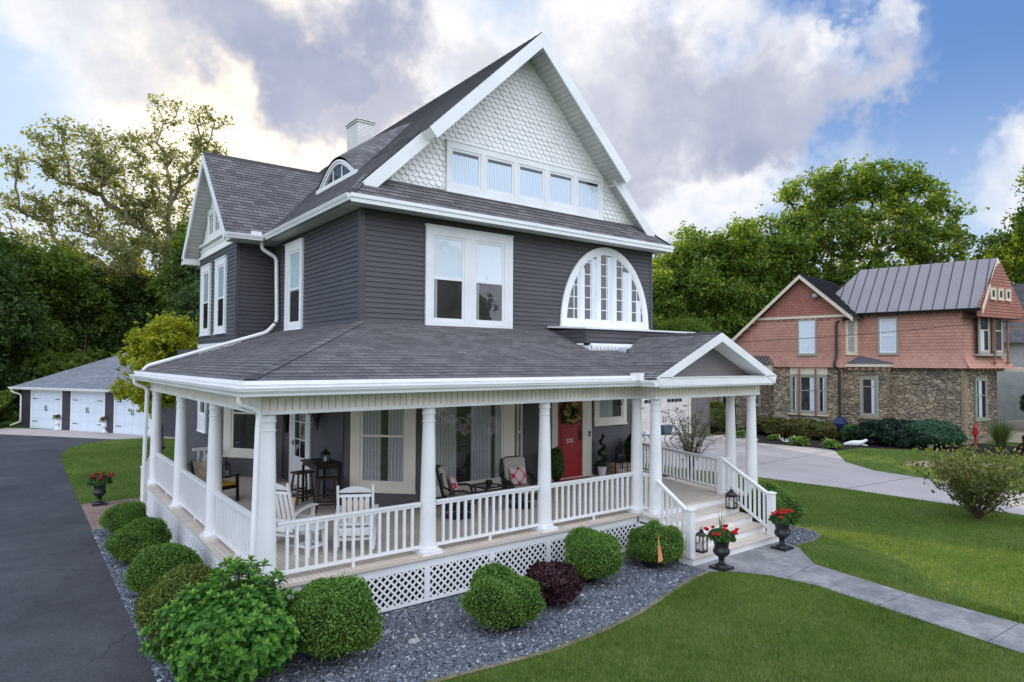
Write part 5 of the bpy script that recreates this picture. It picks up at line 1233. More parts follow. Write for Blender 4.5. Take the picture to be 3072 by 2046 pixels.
# urns
def urn_mesh(s=1):
    mb=MB(); mb.box(-.17,.17,-.17,.17,0,.05)
    mb.lathe([(.13,.05),(.12,.08),(.06,.11),(.05,.17),(.07,.19),(.05,.21),(.09,.24),(.15,.29),(.165,.34),(.15,.38),(.13,.42),(.15,.52),(.18,.58),(.225,.60),(.225,.625),(.20,.62),(.18,.58),(.02,.575)],n=28); return mb
def urn(label,loc,mat='urn',sc_=1,group='black pedestal urns'):
    mb=urn_mesh(); o=mb.build('planter_urn',M[mat],None,smooth=True); o.location=loc; o.scale=(sc_,)*3; return tag(o,label,'urn',group)
urn('glossy black pedestal urn left of the front steps',(8.10,-1.98,.013)); urn('glossy black pedestal urn right of the front steps',(10.33,-1.93,.013))
urn('black pedestal urn on the brick pavers beside the driveway',(-1.03,11.7,.017),sc_=1.0)
ug=[urn('white pedestal urn left of the middle white garage door',(-.95,36.35,.012),'white',1.12,'white urns at the garage'),urn('white pedestal urn right of the middle white garage door',(1.05,33.0,.012),'white',1.12,'white urns at the garage')]
# flag, stone
fg=thing('garden_flag','small orange and green garden flag on a thin pole in the slate bed','flag',(6.5,-1.75,0),R(-35))
mb=MB(); mb.tube([(0,0,0),(0,0,.98)],.006,6); mb.tube([(0,0,.95),(.13,0,1.0)],.005,6) ; mb.build('pole',M['black'],fg)
ft=NT('flag_cloth'); ft.bsdf(ft.ramp(ft.noise(5,detail=2),[(.42,(.60,.13,.04)),(.52,(.62,.30,.12)),(.60,(.25,.34,.08))]),.9)
mb=MB(); mb.add([(0.0,.0,.95),(.035,.02,.75),(.10,0,.40),(.01,0,.35),(-.01,-.01,.6)],[(0,1,4),(1,2,3,4)]); mb.build('cloth',ft.m,fg)
def rock(loc,s,label):
    n=8; mb=MB(); bm=__import__('bmesh').new(); __import__('bmesh').ops.create_icosphere(bm,subdivisions=2,radius=1)
    for v in bm.verts: v.co*=random.uniform(.88,1.08); v.co.z*=.6
    me=bpy.data.meshes.new('rock'); bm.to_mesh(me); bm.free(); me.materials.append(M['statue']); o=link('rock',me,None,loc); o.scale=s; return tag(o,label,'rock')
rock((1.66,-1.41,.03),(.10,.08,.07),'pale rounded rock in the slate gravel near the front boxwood')
# patio table behind the railing
pt=thing('patio_table','black metal patio table behind the porch in front of the taupe garage','table',(21.0,10.6,.006),R(-20))
mb=MB(); mb.box(-1.0,1.0,-.5,.5,.70,.72); mb.build('tabletop',M['tglass'],pt)
mb=MB(); 
for a,b in(((-1,-.5),(1,-.5)),((1,-.5),(1,.5)),((1,.5),(-1,.5)),((-1,.5),(-1,-.5))): mb.bar((*a,.70),(*b,.70),.04,.03)
mb.build('rim',M['black'],pt)
for x in(-1,1):
    for y in(-1,1): mb=MB(); mb.tube([(x*.75,y*.4,.7),(x*.5,y*.25,.45),(x*.6,y*.3,.2),(x*.85,y*.42,0)],.02,6); mb.build('leg',M['black'],pt)
mb=MB(); mb.hexa([(-.26,-.18,0),(.26,-.18,0),(.26,.18,0),(-.26,.18,0),(-.32,-.23,.36),(.32,-.23,.36),(.32,.23,.36),(-.32,.23,.36)]); o=mb.build('storage_bin',M['gray_plastic'],None,bevel=.015); o.location=(21.35,10.45,.727); tag(o,'blue grey plastic bin on the patio table','bin')
mb=MB(); 
for k in range(5): mb.box(-.2+.02*k,.2-.03*k,-.12,.12,.025*k,.025*k+.02)
o=mb.build('book_stack',M['white'],None); o.location=(20.4,10.75,.727); tag(o,'flat pile of papers on the left end of the patio table','papers')
# neighbour's yard things
for k,(x,y) in enumerate(((32.6,11.1),(32.3,9.3))):
    a_=thing('air_conditioner','light grey air conditioner '+('nearest the white garage end' if k==0 else 'with a white elbow pipe behind it')+' beside the stone wall','air conditioner',(x,y,.01),R(8),'air conditioners by the stone wall')
    mb=MB(); mb.box(-.42,.42,-.42,.42,.05,.90); mb.build('housing',M['gray_plastic'],a_)
    mb=MB(); mb.box(-.44,.44,-.44,.44,.88,.93); mb.box(-.44,.44,-.44,.44,0,.06)
    for q_ in range(6): mb.box(-.445,.445,-.445,.445,.14+q_*.13,.15+q_*.13)
    for sx in(-.43,-.22,0,.22,.43): mb.box(sx-.012,sx+.012,-.45,.45,.05,.9); mb.box(-.45,.45,sx-.012,sx+.012,.05,.9)
    mb.build('grille',M['galv'],a_)
mb=MB(); mb.tube([(32.75,9.2,0),(32.75,9.2,1.5),(32.72,9.25,1.62),(32.6,9.35,1.62),(32.58,9.36,1.5)],.055,8); tag(mb.build('vent_pipe',M['white'],None,smooth=True),'white elbow vent pipe against the stone wall','pipe')
bl=thing('covered_grill','dark blue covered grill against the stone wall beside the brown downspout','grill',(31.9,7.5,.01),R(10))
mb=MB(); mb.hexa([(-.42,-.25,.45),(.42,-.25,.45),(.42,.25,.45),(-.42,.25,.45),(-.5,-.3,.85),(.5,-.3,.85),(.5,.3,.85),(-.5,.3,.85)]); mb.hexa([(-.5,-.3,.85),(.5,-.3,.85),(.5,.3,.85),(-.5,.3,.85),(-.25,-.12,1.15),(.25,-.12,1.15),(.25,.12,1.15),(-.25,.12,1.15)]); mb.build('cover',M['navy'],bl,bevel=.03)
for x in(-.3,.3): mb=MB(); mb.box(x-.03,x+.03,-.2,.2,0,.45); mb.build('leg',M['black'],bl)
def skin(name,nodes,edges,m,loc,rz=0,sub=2,scale=1,root=0):
    me=bpy.data.meshes.new(name); me.from_pydata([n[:3] for n in nodes],edges,[]); me.materials.append(M[m]); o=link(name,me,None,loc,rz); o.scale=(scale,)*3
    me.skin_vertices or None
    s=o.modifiers.new('s','SKIN'); 
    for v,n in zip(me.skin_vertices[0].data,nodes): v.radius=(n[3],n[3]*(n[4] if len(n)>4 else 1))
    me.skin_vertices[0].data[root].use_root=True
    o.modifiers.new('ss','SUBSURF').levels=sub; o.modifiers['ss'].render_levels=sub
    for p in me.polygons: p.use_smooth=True
    s.use_smooth_shade=True; return o
tag(skin('lying_statue',[(-.35,0,.12,.12),(-.1,0,.15,.15),(.2,0,.16,.14),(.36,0,.22,.09),(.46,0,.32,.08),(.56,0,.31,.05),(-.25,.12,.06,.05),(-.05,.2,.05,.04),(.3,.1,.08,.05),(.55,.12,.05,.04),(-.5,.05,.06,.04)],[(0,1),(1,2),(2,3),(3,4),(4,5),(0,6),(6,7),(2,8),(8,9),(0,10)],'white',(29.5,5.6,.01),R(-60)),'white statue of an animal lying at the edge of the lawn','statue')
tag(skin('garden_statue',[(0,0,.05,.17),(0,0,.25,.14),(0,.02,.42,.15),(0,0,.58,.09),(0,0,.70,.11),(.15,0,.40,.06),(.22,.08,.28,.05),(-.15,0,.4,.06),(-.2,.1,.25,.05)],[(0,1),(1,2),(2,3),(3,4),(2,5),(5,6),(2,7),(7,8)],'statue',(31.2,2.95,.01)),'small weathered grey seated statue beside the blue-green shrub','statue')
tag(skin('antler_ornament',[(0,0,.03,.03),(-.18,0,.06,.025),(-.34,0,.22,.02),(-.36,0,.40,.012),(.18,0,.06,.025),(.34,0,.22,.02),(.36,0,.40,.012),(-.2,0,.26,.012),(.2,0,.26,.012),(-.08,0,.2,.012),(.08,0,.2,.012)],[(0,1),(1,2),(2,3),(0,4),(4,5),(5,6),(1,7),(4,8),(0,9),(0,10)],'white',(28.2,8.35,.01),R(-60),1),'pair of white antlers lying on the mulch between hostas','antlers')
hy=thing('fire_hydrant','small red pump post in front of the stone house corner','hydrant',(33.9,2.0,.01),0)
hy.scale=(.72,.72,.92)
mb=MB(); mb.lathe([(.10,0),(.08,.03),(.07,.5),(.07,.55),(.11,.6),(.12,.66),(.10,.95),(.14,.98),(.12,1.10),(.05,1.2),(.04,1.28),(0,1.29)],n=14); mb.build('body',M['hyd'],hy,smooth=True)
for s in(-1,1): mb=MB(); mb.tube([(0,s*.08,.78),(0,s*.22,.78)],.06,8); mb.build('outlet',M['hyd'],hy)
mb=MB(); mb.box(-.03,.03,-.012,.012,0,.98); mb.box(-.035,.035,-.016,.016,.88,.98); o=mb.build('marker_stake',M['teal'],None); o.location=(31.2,3.45,0); o.rotation_euler=(0,R(2),R(30)); tag(o,'thin bright green marker stake in the neighbouring lawn','stake')
# ================================================================ VEGETATION
def np_mesh(name,V,nper,mats,mi=None,smooth=False):
    """V: (N*nper,3) verts, faces of nper verts each"""
    V=np.asarray(V,dtype=np.float32).reshape(-1,3); nf=len(V)//nper; me=bpy.data.meshes.new(name)
    me.vertices.add(len(V)); me.vertices.foreach_set('co',V.ravel()); me.loops.add(len(V)); me.loops.foreach_set('vertex_index',np.arange(len(V),dtype=np.int32))
    me.polygons.add(nf); me.polygons.foreach_set('loop_start',np.arange(0,len(V),nper,dtype=np.int32)); me.polygons.foreach_set('loop_total',np.full(nf,nper,dtype=np.int32))
    for m in mats: me.materials.append(m)
    if mi is not None: me.polygons.foreach_set('material_index',np.asarray(mi,dtype=np.int32))
    me.update(calc_edges=True); return me
def leaves(rng,C,size,nrm=None,spread=1.0,asp=.55,jit=.35):
    """leaf rhombi centred on C; nrm = preferred normals"""
    n=len(C); d=rng.normal(size=(n,3)); 
    if nrm is not None: d=nrm+d*spread
    d/=np.linalg.norm(d,axis=1)[:,None]+1e-9
    r=rng.normal(size=(n,3)); a=np.cross(d,r); a/=np.linalg.norm(a,axis=1)[:,None]+1e-9; b=np.cross(d,a)
    s=(size*(1+jit*rng.normal(size=(n,1)))).clip(size*.35,size*2)
    p0=C-a*s; p1=C-b*s*asp+a*s*.15+d*s*.12; p2=C+a*s; p3=C+b*s*asp+a*s*.15+d*s*.12
    return np.stack([p0,p1,p2,p3],1).reshape(-1,3)
def env_tree(seed,blobs,H,trunk_r,leafm,barkm,nleaf,lsize,natt=380,clump=.5,top=.72,lean=(0,0),minr=.018,tip=.014,yw=.8,fork=.45,shell=.6,thick=2.35,W=0):
    rng=np.random.default_rng(seed); B=[]
    for (x,z,rx,rz) in blobs:
        B.append((x,rng.uniform(-1,1)*yw*max(rx,1.0),z,rx,rx*rng.uniform(.8,1.1),rz))
    B=np.array(B); vol=(B[:,3]*B[:,4]*B[:,5])**.75; idx=rng.choice(len(B),natt,p=vol/vol.sum()); d=rng.normal(size=(natt,3)); d/=np.linalg.norm(d,axis=1)[:,None]
    A=B[idx,:3]+d*B[idx,3:]*(rng.random((natt,1))**(1/3)*(1-shell)+shell*rng.uniform(.75,1,(natt,1)))
    nodes=[np.zeros(3)];par=[-1];pl=[0.]
    n=12
    for i in range(1,n+1):
        t=i/n; nodes.append(np.array([lean[0]*t*t+rng.normal()*.12,lean[1]*t+rng.normal()*.12,H*top*t])); par.append(i-1); pl.append(pl[-1]+H*top/n)
    order=np.argsort(np.linalg.norm(A-np.array([0,0,H*fork]),axis=1)); ends=[]
    N=np.zeros((natt*4+n+2,3)); N[:n+1]=nodes; PL=np.zeros(len(N)); PL[:n+1]=pl; cnt=n+1
    for k in order:
        p=A[k]; v=p-N[:cnt]; dist=np.linalg.norm(v,axis=1); cost=dist+.22*PL[:cnt]+np.where(N[:cnt,2]>p[2]-.12*dist,dist*.9,0)+np.where(N[:cnt,2]<H*.14,50,0); j=int(np.argmin(cost)); q=N[j].copy(); L=dist[j]; prev=j
        up=np.array([0,0,L*.16])
        for m in(1,2,3):
            t=m/3; x=q+(p-q)*t+up*math.sin(math.pi*t)*(-.4 if t<.5 else .5)+(rng.normal(size=3)*L*.05 if m<3 else 0); N[cnt]=x; par.append(prev); PL[cnt]=PL[prev]+L/3; prev=cnt; cnt+=1
        ends.append(prev)
    R2=np.zeros(cnt)
    child=[0]*cnt
    for i in range(cnt-1,0,-1):
        if R2[i]==0: R2[i]=tip**thick
        R2[par[i]]+=R2[i]
    Rr=R2**(1/thick); Rr*=trunk_r/max(Rr[0],1e-6); Rr=np.maximum(Rr,tip*.6)
    mb=MB()
    for i in range(1,cnt):
        j=par[i]
        if Rr[i]<minr: continue
        r0=min(Rr[j],Rr[i]*1.35) ; mb.tube([N[j]-(N[i]-N[j])*.05,N[i]],[r0,Rr[i]],6 if Rr[i]>.06 else 4,cap=False)
    E=[];
    for e in ends:
        E.append(N[e]); E.append(N[e]*.6+N[par[e]]*.4); 
        if rng.random()<.6: E.append(N[par[e]])
    E=np.array(E); w=rng.uniform(.4,1.6,len(E)); per=np.maximum(1,(w*nleaf/len(E)).astype(int)); C=np.repeat(E,per,0)
    # each twig end splits into a few leafy sprays
    sp=rng.integers(0,7,len(C)); key=(np.repeat(np.arange(len(E)),per)*7+sp); offs=rng.normal(size=(len(E)*7+7,3))*clump*np.array([1,1,.7]); C=C+offs[key]+rng.normal(size=(len(C),3))*clump*.33
    C=C[C[:,2]>H*.04]; c0=C.mean(0); nz=np.array([0,0,1.])[None]*.55+(C-c0)/np.linalg.norm(C-c0,axis=1)[:,None]*.5
    return mb,leaves(rng,C,lsize,nz,spread=.8)
def crown_blobs(seed,W,H,z0=.12,n=18,top=.5):
    r=np.random.default_rng(seed+100); o=[]; zm=H*(z0+(1-z0)*.42)
    for k in range(n):
        z=H*(z0+.08)+(H*.93-H*(z0+.08))*(k+.5)/n; hz=(z-zm)/(H-zm) if z>zm else (zm-z)/(zm-H*z0); Rz=W*math.sqrt(max(.05,1-hz**2*(.85)))*r.uniform(.75,1.1); x=(1 if k%2 else -1)*r.uniform(.15,1)*Rz*.66; rr=W*r.uniform(.28,.46)*(.7+.3*Rz/W); o.append((x,z,rr,rr*r.uniform(.6,.85)))
    return o
TREES={}
def make_tree(key,name,label,loc,rz=0,sc_=1,group=None,**k):
    if key not in TREES:
        mb,V=env_tree(**k); crown=np_mesh('crown',V,4,[M[k['leafm']]]); tm=mb
        o=thing(name,label,'tree',loc,rz,group,sc_); t=tm.build('trunk',M[k['barkm']],o,smooth=True); c=link('crown',crown,o); TREES[key]=(t.data,crown)
    else:
        o=thing(name,label,'tree',loc,rz,group,sc_); link('trunk',TREES[key][0],o); link('crown',TREES[key][1],o)
    return o
def polar(az,dist): return (-2.956+dist*math.sin(R(az)),-9.81+dist*math.cos(R(az)),0)
K_dark=dict(seed=3,blobs=crown_blobs(3,5.2,12,.02,22),H=12,trunk_r=.26,leafm='forest',barkm='bark',nleaf=62000,lsize=.14,natt=440,clump=.55,fork=.3,yw=1.5)
K_dark2=dict(seed=5,blobs=crown_blobs(5,5.2,11.5,.02,22),H=11.5,trunk_r=.25,leafm='forest2',barkm='bark',nleaf=62000,lsize=.13,natt=440,clump=.52,fork=.3,yw=1.5)
K_map=dict(seed=11,blobs=crown_blobs(12,5.2,14,.04,22),H=14,trunk_r=.28,leafm='maple',barkm='bark',nleaf=66000,lsize=.13,natt=480,clump=.45,fork=.35,yw=1.3)
K_mapb=dict(seed=17,blobs=crown_blobs(31,5.2,15,.03,22),H=15,trunk_r=.28,leafm='maple',barkm='bark',nleaf=66000,lsize=.13,natt=480,clump=.45,fork=.35,yw=1.3)
def pb(px0,mpp,hz,L): return [((x-px0)*mpp,4.0+(hz-y)*mpp,rx*mpp,ry*mpp) for x,y,rx,ry in L]
K_map2=dict(seed=14,blobs=pb(2600,.0299,1090,[(2490,570,95,60),(2580,540,80,55),(2690,540,85,55),(2800,580,80,60),(2850,660,70,60),(2440,680,80,70),(2550,690,90,80),(2690,680,100,80),(2800,740,90,60),(2470,810,90,70),(2610,820,80,70),(2750,850,90,60),(2860,800,60,50),(2380,760,50,60),(2560,910,120,50)]),H=22,trunk_r=.40,leafm='maple',barkm='bark',nleaf=66000,lsize=.145,natt=560,clump=.46,fork=.38,top=.5,lean=(-1.5,0))
K_syc=dict(seed=26,blobs=pb(505,.0279,1078,[(490,330,45,50),(610,335,60,22),(600,420,50,50),(470,430,70,60),(540,500,80,70),(370,470,70,55),(300,420,40,30),(200,450,70,35),(160,540,60,40),(280,540,90,60),(400,570,90,70),(150,640,60,40),(240,650,90,50),(370,680,110,70),(510,640,90,80),(200,760,90,50),(330,790,110,50),(480,780,110,80),(100,690,30,20),(560,720,60,70)]),H=24,trunk_r=.48,leafm='sycl',barkm='syc',nleaf=26000,lsize=.135,natt=620,clump=.38,fork=.42,top=.8,tip=.02,minr=.012,shell=.5)
K_gold=dict(seed=8,blobs=crown_blobs(8,1.95,6.1,.28,18),H=6.1,trunk_r=.09,leafm='golden',barkm='bark',nleaf=34000,lsize=.07,natt=240,clump=.19,fork=.3,tip=.006,minr=.005,top=.6)
# left side
make_tree('syc','sycamore_tree','tall airy sycamore with pale limbs rising above the dark trees at left',polar(9.3,62),R(-9.3),1,None,**K_syc)
LF='dark trees behind the detached garage'
L_=[(-3.5,55,0.99,'dark',0,'dark leafy tree at the far left edge of the photo'),(1.5,59,1.03,'dark2',50,'sunlit dark green tree second from the left edge'),(4.8,62,0.95,'dark',110,'dark bushy tree directly above the left end of the garage roof'),(8.2,64,0.86,'dark',200,'dark tree above the middle of the garage roof'),(11.0,59,0.99,'dark2',290,'mid green tree below the sycamore limbs'),(13.2,55,1.06,'dark',20,'dark tree touching the left eave of the house wing'),(-1.0,69,1.13,'dark',150,'dark tree in the second row at the far left'),(6.2,75,1.13,'dark2',80,'green tree at the foot of the sycamore trunk'),(16.5,64,0.97,'dark',60,'dark tree hidden behind the house wing')]
for az,ds,s,kk,rz,lb in L_: make_tree(kk,'dark_tree',lb,polar(az,ds),R(rz),s,LF,**(K_dark if kk=='dark' else K_dark2))
make_tree('gold','young_maple','small yellow-green maple in front of the third white garage door',(1.95,22.0,0),R(30),1,**K_gold)
# unseen trees added behind the house to block the low sun
for k,(az,ds,s_) in enumerate(((15.5,62,1.25),(19.5,66,1.3),(23.5,62,1.25))): make_tree('mapb','sun_block_tree',['added sun-blocking tree behind the ridge of the left wing','added sun-blocking tree behind the chimney, lower than the roof','added sun-blocking tree behind the main roof, left part','added sun-blocking tree behind the main roof, middle','added sun-blocking tree behind the main roof, right part','added sun-blocking tree behind the arched window end of the house','added sun-blocking tree behind the right eave of the house'][k],polar(az,ds),R(50*k),s_,'unseen trees added behind the main house to block the low sun',**K_mapb)
# right side
RF='green trees behind the stone house'
R_=[(49.2,60,.90,'map',0,'green tree just right of the white gable eave'),(51.4,62,1.0,'map',70,'leafy green tree left of the tall open one, over the white porch ridge'),(54.6,62,1.13,'map',130,'bright yellow-green tree left of the tallest tree'),(58.6,66,1.25,'map',200,'dense tree right behind the coral gable'),(53.0,74,1.1,'map',250,'tree in the back row between the two leftmost ones'),(61.0,74,.98,'map',20,'darker tree behind the middle of the metal roof'),(65,70,.95,'map',160,'tree behind the right end of the metal ridge'),(48,52,.62,'dark2',60,'low shrubby tree behind the flat porch roof'),(52,52,.62,'dark2',160,'low shrubby tree behind the long coral rake'),(45.5,64,.85,'map',300,'tree mostly hidden behind the right corner of the tall house')]
for az,ds,s,kk,rz,lb in R_:
    make_tree(kk+('b' if kk=='map' and rz in(70,130,20) else ''),'green_tree',lb,polar(az,ds),R(rz),s,RF,**((K_mapb if rz in(70,130,20) else K_map) if kk=='map' else K_dark2))
make_tree('map2','tall_maple','tallest open-crowned maple with visible fork above the metal roof',polar(65,66),R(-65+28),1.0,None,**K_map2)
make_tree('map2','tall_maple','golden-lit tree at the right edge of the photo',polar(77.5,64),R(220),.95,None,**K_map2)
make_tree('dark','dark_tree','dark tree at the right edge behind the far grey house',polar(76.0,78),R(10),1.35,None,**K_dark)
# across the street, seen only in the window reflections
for k,(x,y,s) in enumerate(((-22,-52,.8),(-8,-56,.85),(6,-55,.8),(20,-50,.85),(34,-54,.8))): make_tree('dark2','street_tree',['tree across the street nearest the left drive','tree across the street left of the walk','tree across the street in line with the steps','tree across the street right of the steps','tree across the street nearest the concrete drive'][k],(x,y+6,0),R(60*k),s*1.75,'trees across the street',**K_dark2)
# ---- clipped boxwoods
def shrub_mesh(seed,Rr,H,n,size,mats,lump=.10,bumpy=7,core=.9,midx=None,spread=.7):
    rng=np.random.default_rng(seed); ph=rng.uniform(0,6.28,(bumpy,3)); fr=rng.normal(size=(bumpy,3))*3.2
    d=rng.normal(size=(n,3)); d/=np.linalg.norm(d,axis=1)[:,None]; d[:,2]=np.where(d[:,2]<-.55,-d[:,2],d[:,2])
    def rad(q): return 1+lump*sum(np.sin(q@fr[i]+ph[i,0]) for i in range(bumpy))/math.sqrt(bumpy)
    off=rng.normal(size=n)*.045-.01; rr=rad(d)*(1+off)
    C=d*rr[:,None]*np.array([Rr,Rr,H/2])+np.array([0,0,H*.5]); C[:,2]=C[:,2].clip(.02)
    V=leaves(rng,C,size,d,spread)
    mb=MB(); vs=[];nn=20
    for i in range(nn+1):
        for j in range(nn):
            th=math.pi*i/nn; p=2*math.pi*j/nn; q=np.array([math.sin(th)*math.cos(p),math.sin(th)*math.sin(p),math.cos(th)]); rq=rad(q[None])[0]*core; vs.append((q[0]*rq*Rr,q[1]*rq*Rr,max(0,q[2]*rq*H/2+H*.5)))
    mb.add(vs,[(i*nn+j,i*nn+(j+1)%nn,(i+1)*nn+(j+1)%nn,(i+1)*nn+j) for i in range(nn) for j in range(nn)])
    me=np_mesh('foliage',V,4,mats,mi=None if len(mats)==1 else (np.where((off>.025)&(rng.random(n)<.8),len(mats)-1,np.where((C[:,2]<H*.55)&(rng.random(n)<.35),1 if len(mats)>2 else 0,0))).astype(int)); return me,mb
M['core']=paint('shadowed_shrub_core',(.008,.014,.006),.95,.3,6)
SH={}
def shrub(key,name,label,loc,seed,Rr,H,n,size,mats,rz=0,scl=1,group=None,cat='shrub',**k):
    o=thing(name,label,cat,loc,rz,group,scl)
    if key not in SH:
        me,mb=shrub_mesh(seed,Rr,H,n,size,[M[m] for m in mats],**k); link('foliage',me,o); SH[key]=(me,mb.build('stems_or_shade_core',M['core'],o,smooth=True).data)  # dark solid core, its colour standing for the shade inside the foliage
    else: link('foliage',SH[key][0],o); link('stems_or_shade_core',SH[key][1],o)
    return o
BG='clipped round boxwoods around the porch'
bx=[('a',(.48,-1.22,.0),.60,'clipped boxwood nearest the hydrangea, directly before the corner lattice'),('b',(2.98,-1.72,0),.50,'clipped boxwood in the slate between hydrangea corner and burgundy shrub'),('a',(5.56,-1.0,0),.53,'clipped boxwood right of the burgundy shrub'),('b',(7.16,-1.12,0),.49,'clipped boxwood beside the orange flag and front steps'),
('a',(-.84,2.85,0),.50,'third clipped boxwood along the driveway, nearest the hydrangea'),('b',(-.88,5.2,0),.47,'second clipped boxwood along the driveway'),('a',(-.90,7.5,0),.45,'first clipped boxwood along the driveway, next to the brick pavers'),('b',(11.72,-.78,0),.60,'boxwood behind the right-hand urn at the lawn edge')]
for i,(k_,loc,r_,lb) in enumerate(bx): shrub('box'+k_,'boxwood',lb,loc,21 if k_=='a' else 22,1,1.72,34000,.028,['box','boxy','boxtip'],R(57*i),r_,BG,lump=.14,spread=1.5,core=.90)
shrub('by','boxwood','yellow-green boxwood half hidden behind the hydrangea',(-.92,.55,0),25,.62,1.0,14000,.022,['boxy'],0,1,None,lump=.08)
shrub('bar','barberry','low burgundy leaved shrub between two front boxwoods',(4.22,-1.42,0),27,.42,.62,3600,.036,['purple'],0,1,None,lump=.2,spread=1.0,core=.75)
shrub('bar','barberry','tiny burgundy shrub between driveway boxwoods',(-1.05,3.9,0),27,.42,.62,3600,.036,['purple'],2,.45,None)
# hydrangea: whorled leaf rosettes
def leaf_poly(base,dir_,nrm,L,W,fold=.18,droop=.25):
    d=dir_/np.linalg.norm(dir_); s=np.cross(nrm,d); s/=np.linalg.norm(s)+1e-9; n=np.cross(d,s)
    P=lambda t,w,h: base+d*L*t+s*W*w+n*(h*W-droop*L*t*t)
    return [P(0,0,0),P(.3,-.8,fold*1.6),P(.62,-.75,fold*1.5),P(1,0,0),P(.62,0,0),P(.3,0,0)],[P(0,0,0),P(.3,0,0),P(.62,0,0),P(1,0,0),P(.62,.75,fold*1.5),P(.3,.8,fold*1.6)]
def rosettes(rng,tips,dirs,L,W,n=9,young=.35):
    V=[];mi=[]
    for c,d in zip(tips,dirs):
        a0=rng.uniform(0,6.28); r=np.cross(d,[0.3,.2,1]); r/=np.linalg.norm(r); q=np.cross(d,r); sc_=rng.uniform(.8,1.2)
        for k in range(n):
            t=a0+k*2.4; lift=.15+.9*(k/n)**1.3; rd=r*math.cos(t)+q*math.sin(t); dr=rd*(1.05-lift*.75)+d*lift; size=L*sc_*(1-.55*(k/n)); base=c-d*L*.5*(1-k/n)
            for poly in leaf_poly(base,dr,d,size,W*size/L): V+=poly; mi.append(1 if k/n>1-young else 0)
    return np.array(V),mi
rng=np.random.default_rng(4); tips=[];dirs=[]
while len(tips)<430:
    d=rng.normal(size=3); d/=np.linalg.norm(d)
    if d[2]<-.25: continue
    k=1+.13*math.sin(d[0]*5+1)+.11*math.sin(d[1]*6+d[2]*3)+.06*math.sin(d[0]*11+2); p=np.array([d[0]*.88,d[1]*.80,d[2]*.80])*k*rng.uniform(.86,1.10)+np.array([0,0,.72])
    if min([np.linalg.norm(p-t) for t in tips[-400:]] or [9])<.075: continue
    tips.append(p); dd_=d+np.array([0,0,.75]); dirs.append(dd_/np.linalg.norm(dd_))
V,mi=rosettes(rng,tips,dirs,.125,.046)
hd=thing('hydrangea','large bright green leafy hydrangea at the porch corner in the foreground','shrub',(-.72,-1.12,0),0,None,.92)
link('foliage',np_mesh('foliage',V,6,[M['hydra'],M['hydral']],mi),hd)
mb=MB()
for t,d in zip(tips[::2],dirs[::2]): mb.tube([(t[0]*.1,t[1]*.1,0),(t[0]*.6,t[1]*.6,t[2]*.6),tuple(t-d*.03)],[.008,.005,.003],4,cap=False)
mb.build('stems_or_shade_core',M['twig'],hd)
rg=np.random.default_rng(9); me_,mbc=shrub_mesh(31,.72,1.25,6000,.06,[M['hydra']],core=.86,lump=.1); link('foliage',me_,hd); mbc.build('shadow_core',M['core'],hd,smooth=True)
# sparse shrubs
def open_shrub(name,label,loc,seed,H,W,nst,leafm,lsize,nl,stem_r=.012,arch=.6,kind='shrub',cl=.05,ex=1.3):
    rng=np.random.default_rng(seed); mb=MB(); C=[]
    for i in range(nst):
        a=rng.uniform(0,6.28); r=W*rng.uniform(.25,1); h=H*rng.uniform(.55,1); pts=[]
        for k in range(7):
            t=k/6; pts.append(np.array([math.cos(a)*r*(t**ex)+rng.normal()*.03,math.sin(a)*r*(t**ex)+rng.normal()*.03,h*(1-(1-t)**1.6) if arch<1 else h*t]))
        mb.tube([tuple(p) for p in pts],[stem_r*(1-.75*k/6) for k in range(7)],5,cap=False)
        for k in range(2,7):
            for j in range(2):
                q=pts[k-1]+(pts[k]-pts[k-1])*rng.random(); d=rng.normal(size=3); d[2]=abs(d[2])*.5; d/=np.linalg.norm(d); L=H*.16*rng.uniform(.5,1.3); e=q+d*L; mb.tube([tuple(q),tuple(e)],[stem_r*.35,stem_r*.15],4,cap=False)
                for m_ in range(3): C.append(q+d*L*rng.random())
                C.append(e)
            C.append(pts[k])
    C=np.array(C); n=max(1,nl//len(C)); CC=np.repeat(C,n,0)+rng.normal(size=(len(C)*n,3))*cl; o=thing(name,label,kind,loc)
    mb.build('stems_or_shade_core',M['twig'],o); link('foliage',np_mesh('foliage',leaves(rng,CC,lsize,None),4,[M[leafm]]),o); return o
open_shrub('lawn_shrub','wide airy olive-leaved shrub standing alone on the right lawn',(17.0,-3.45,0),3,1.75,1.8,52,'sparse',.042,8500,.014,cl=.09,ex=.85)
open_shrub('bare_shrub','sparse twiggy shrub behind the right porch railing',(16.3,5.1,0),6,2.45,1.5,30,'sparse',.034,1500,.017,cl=.05)
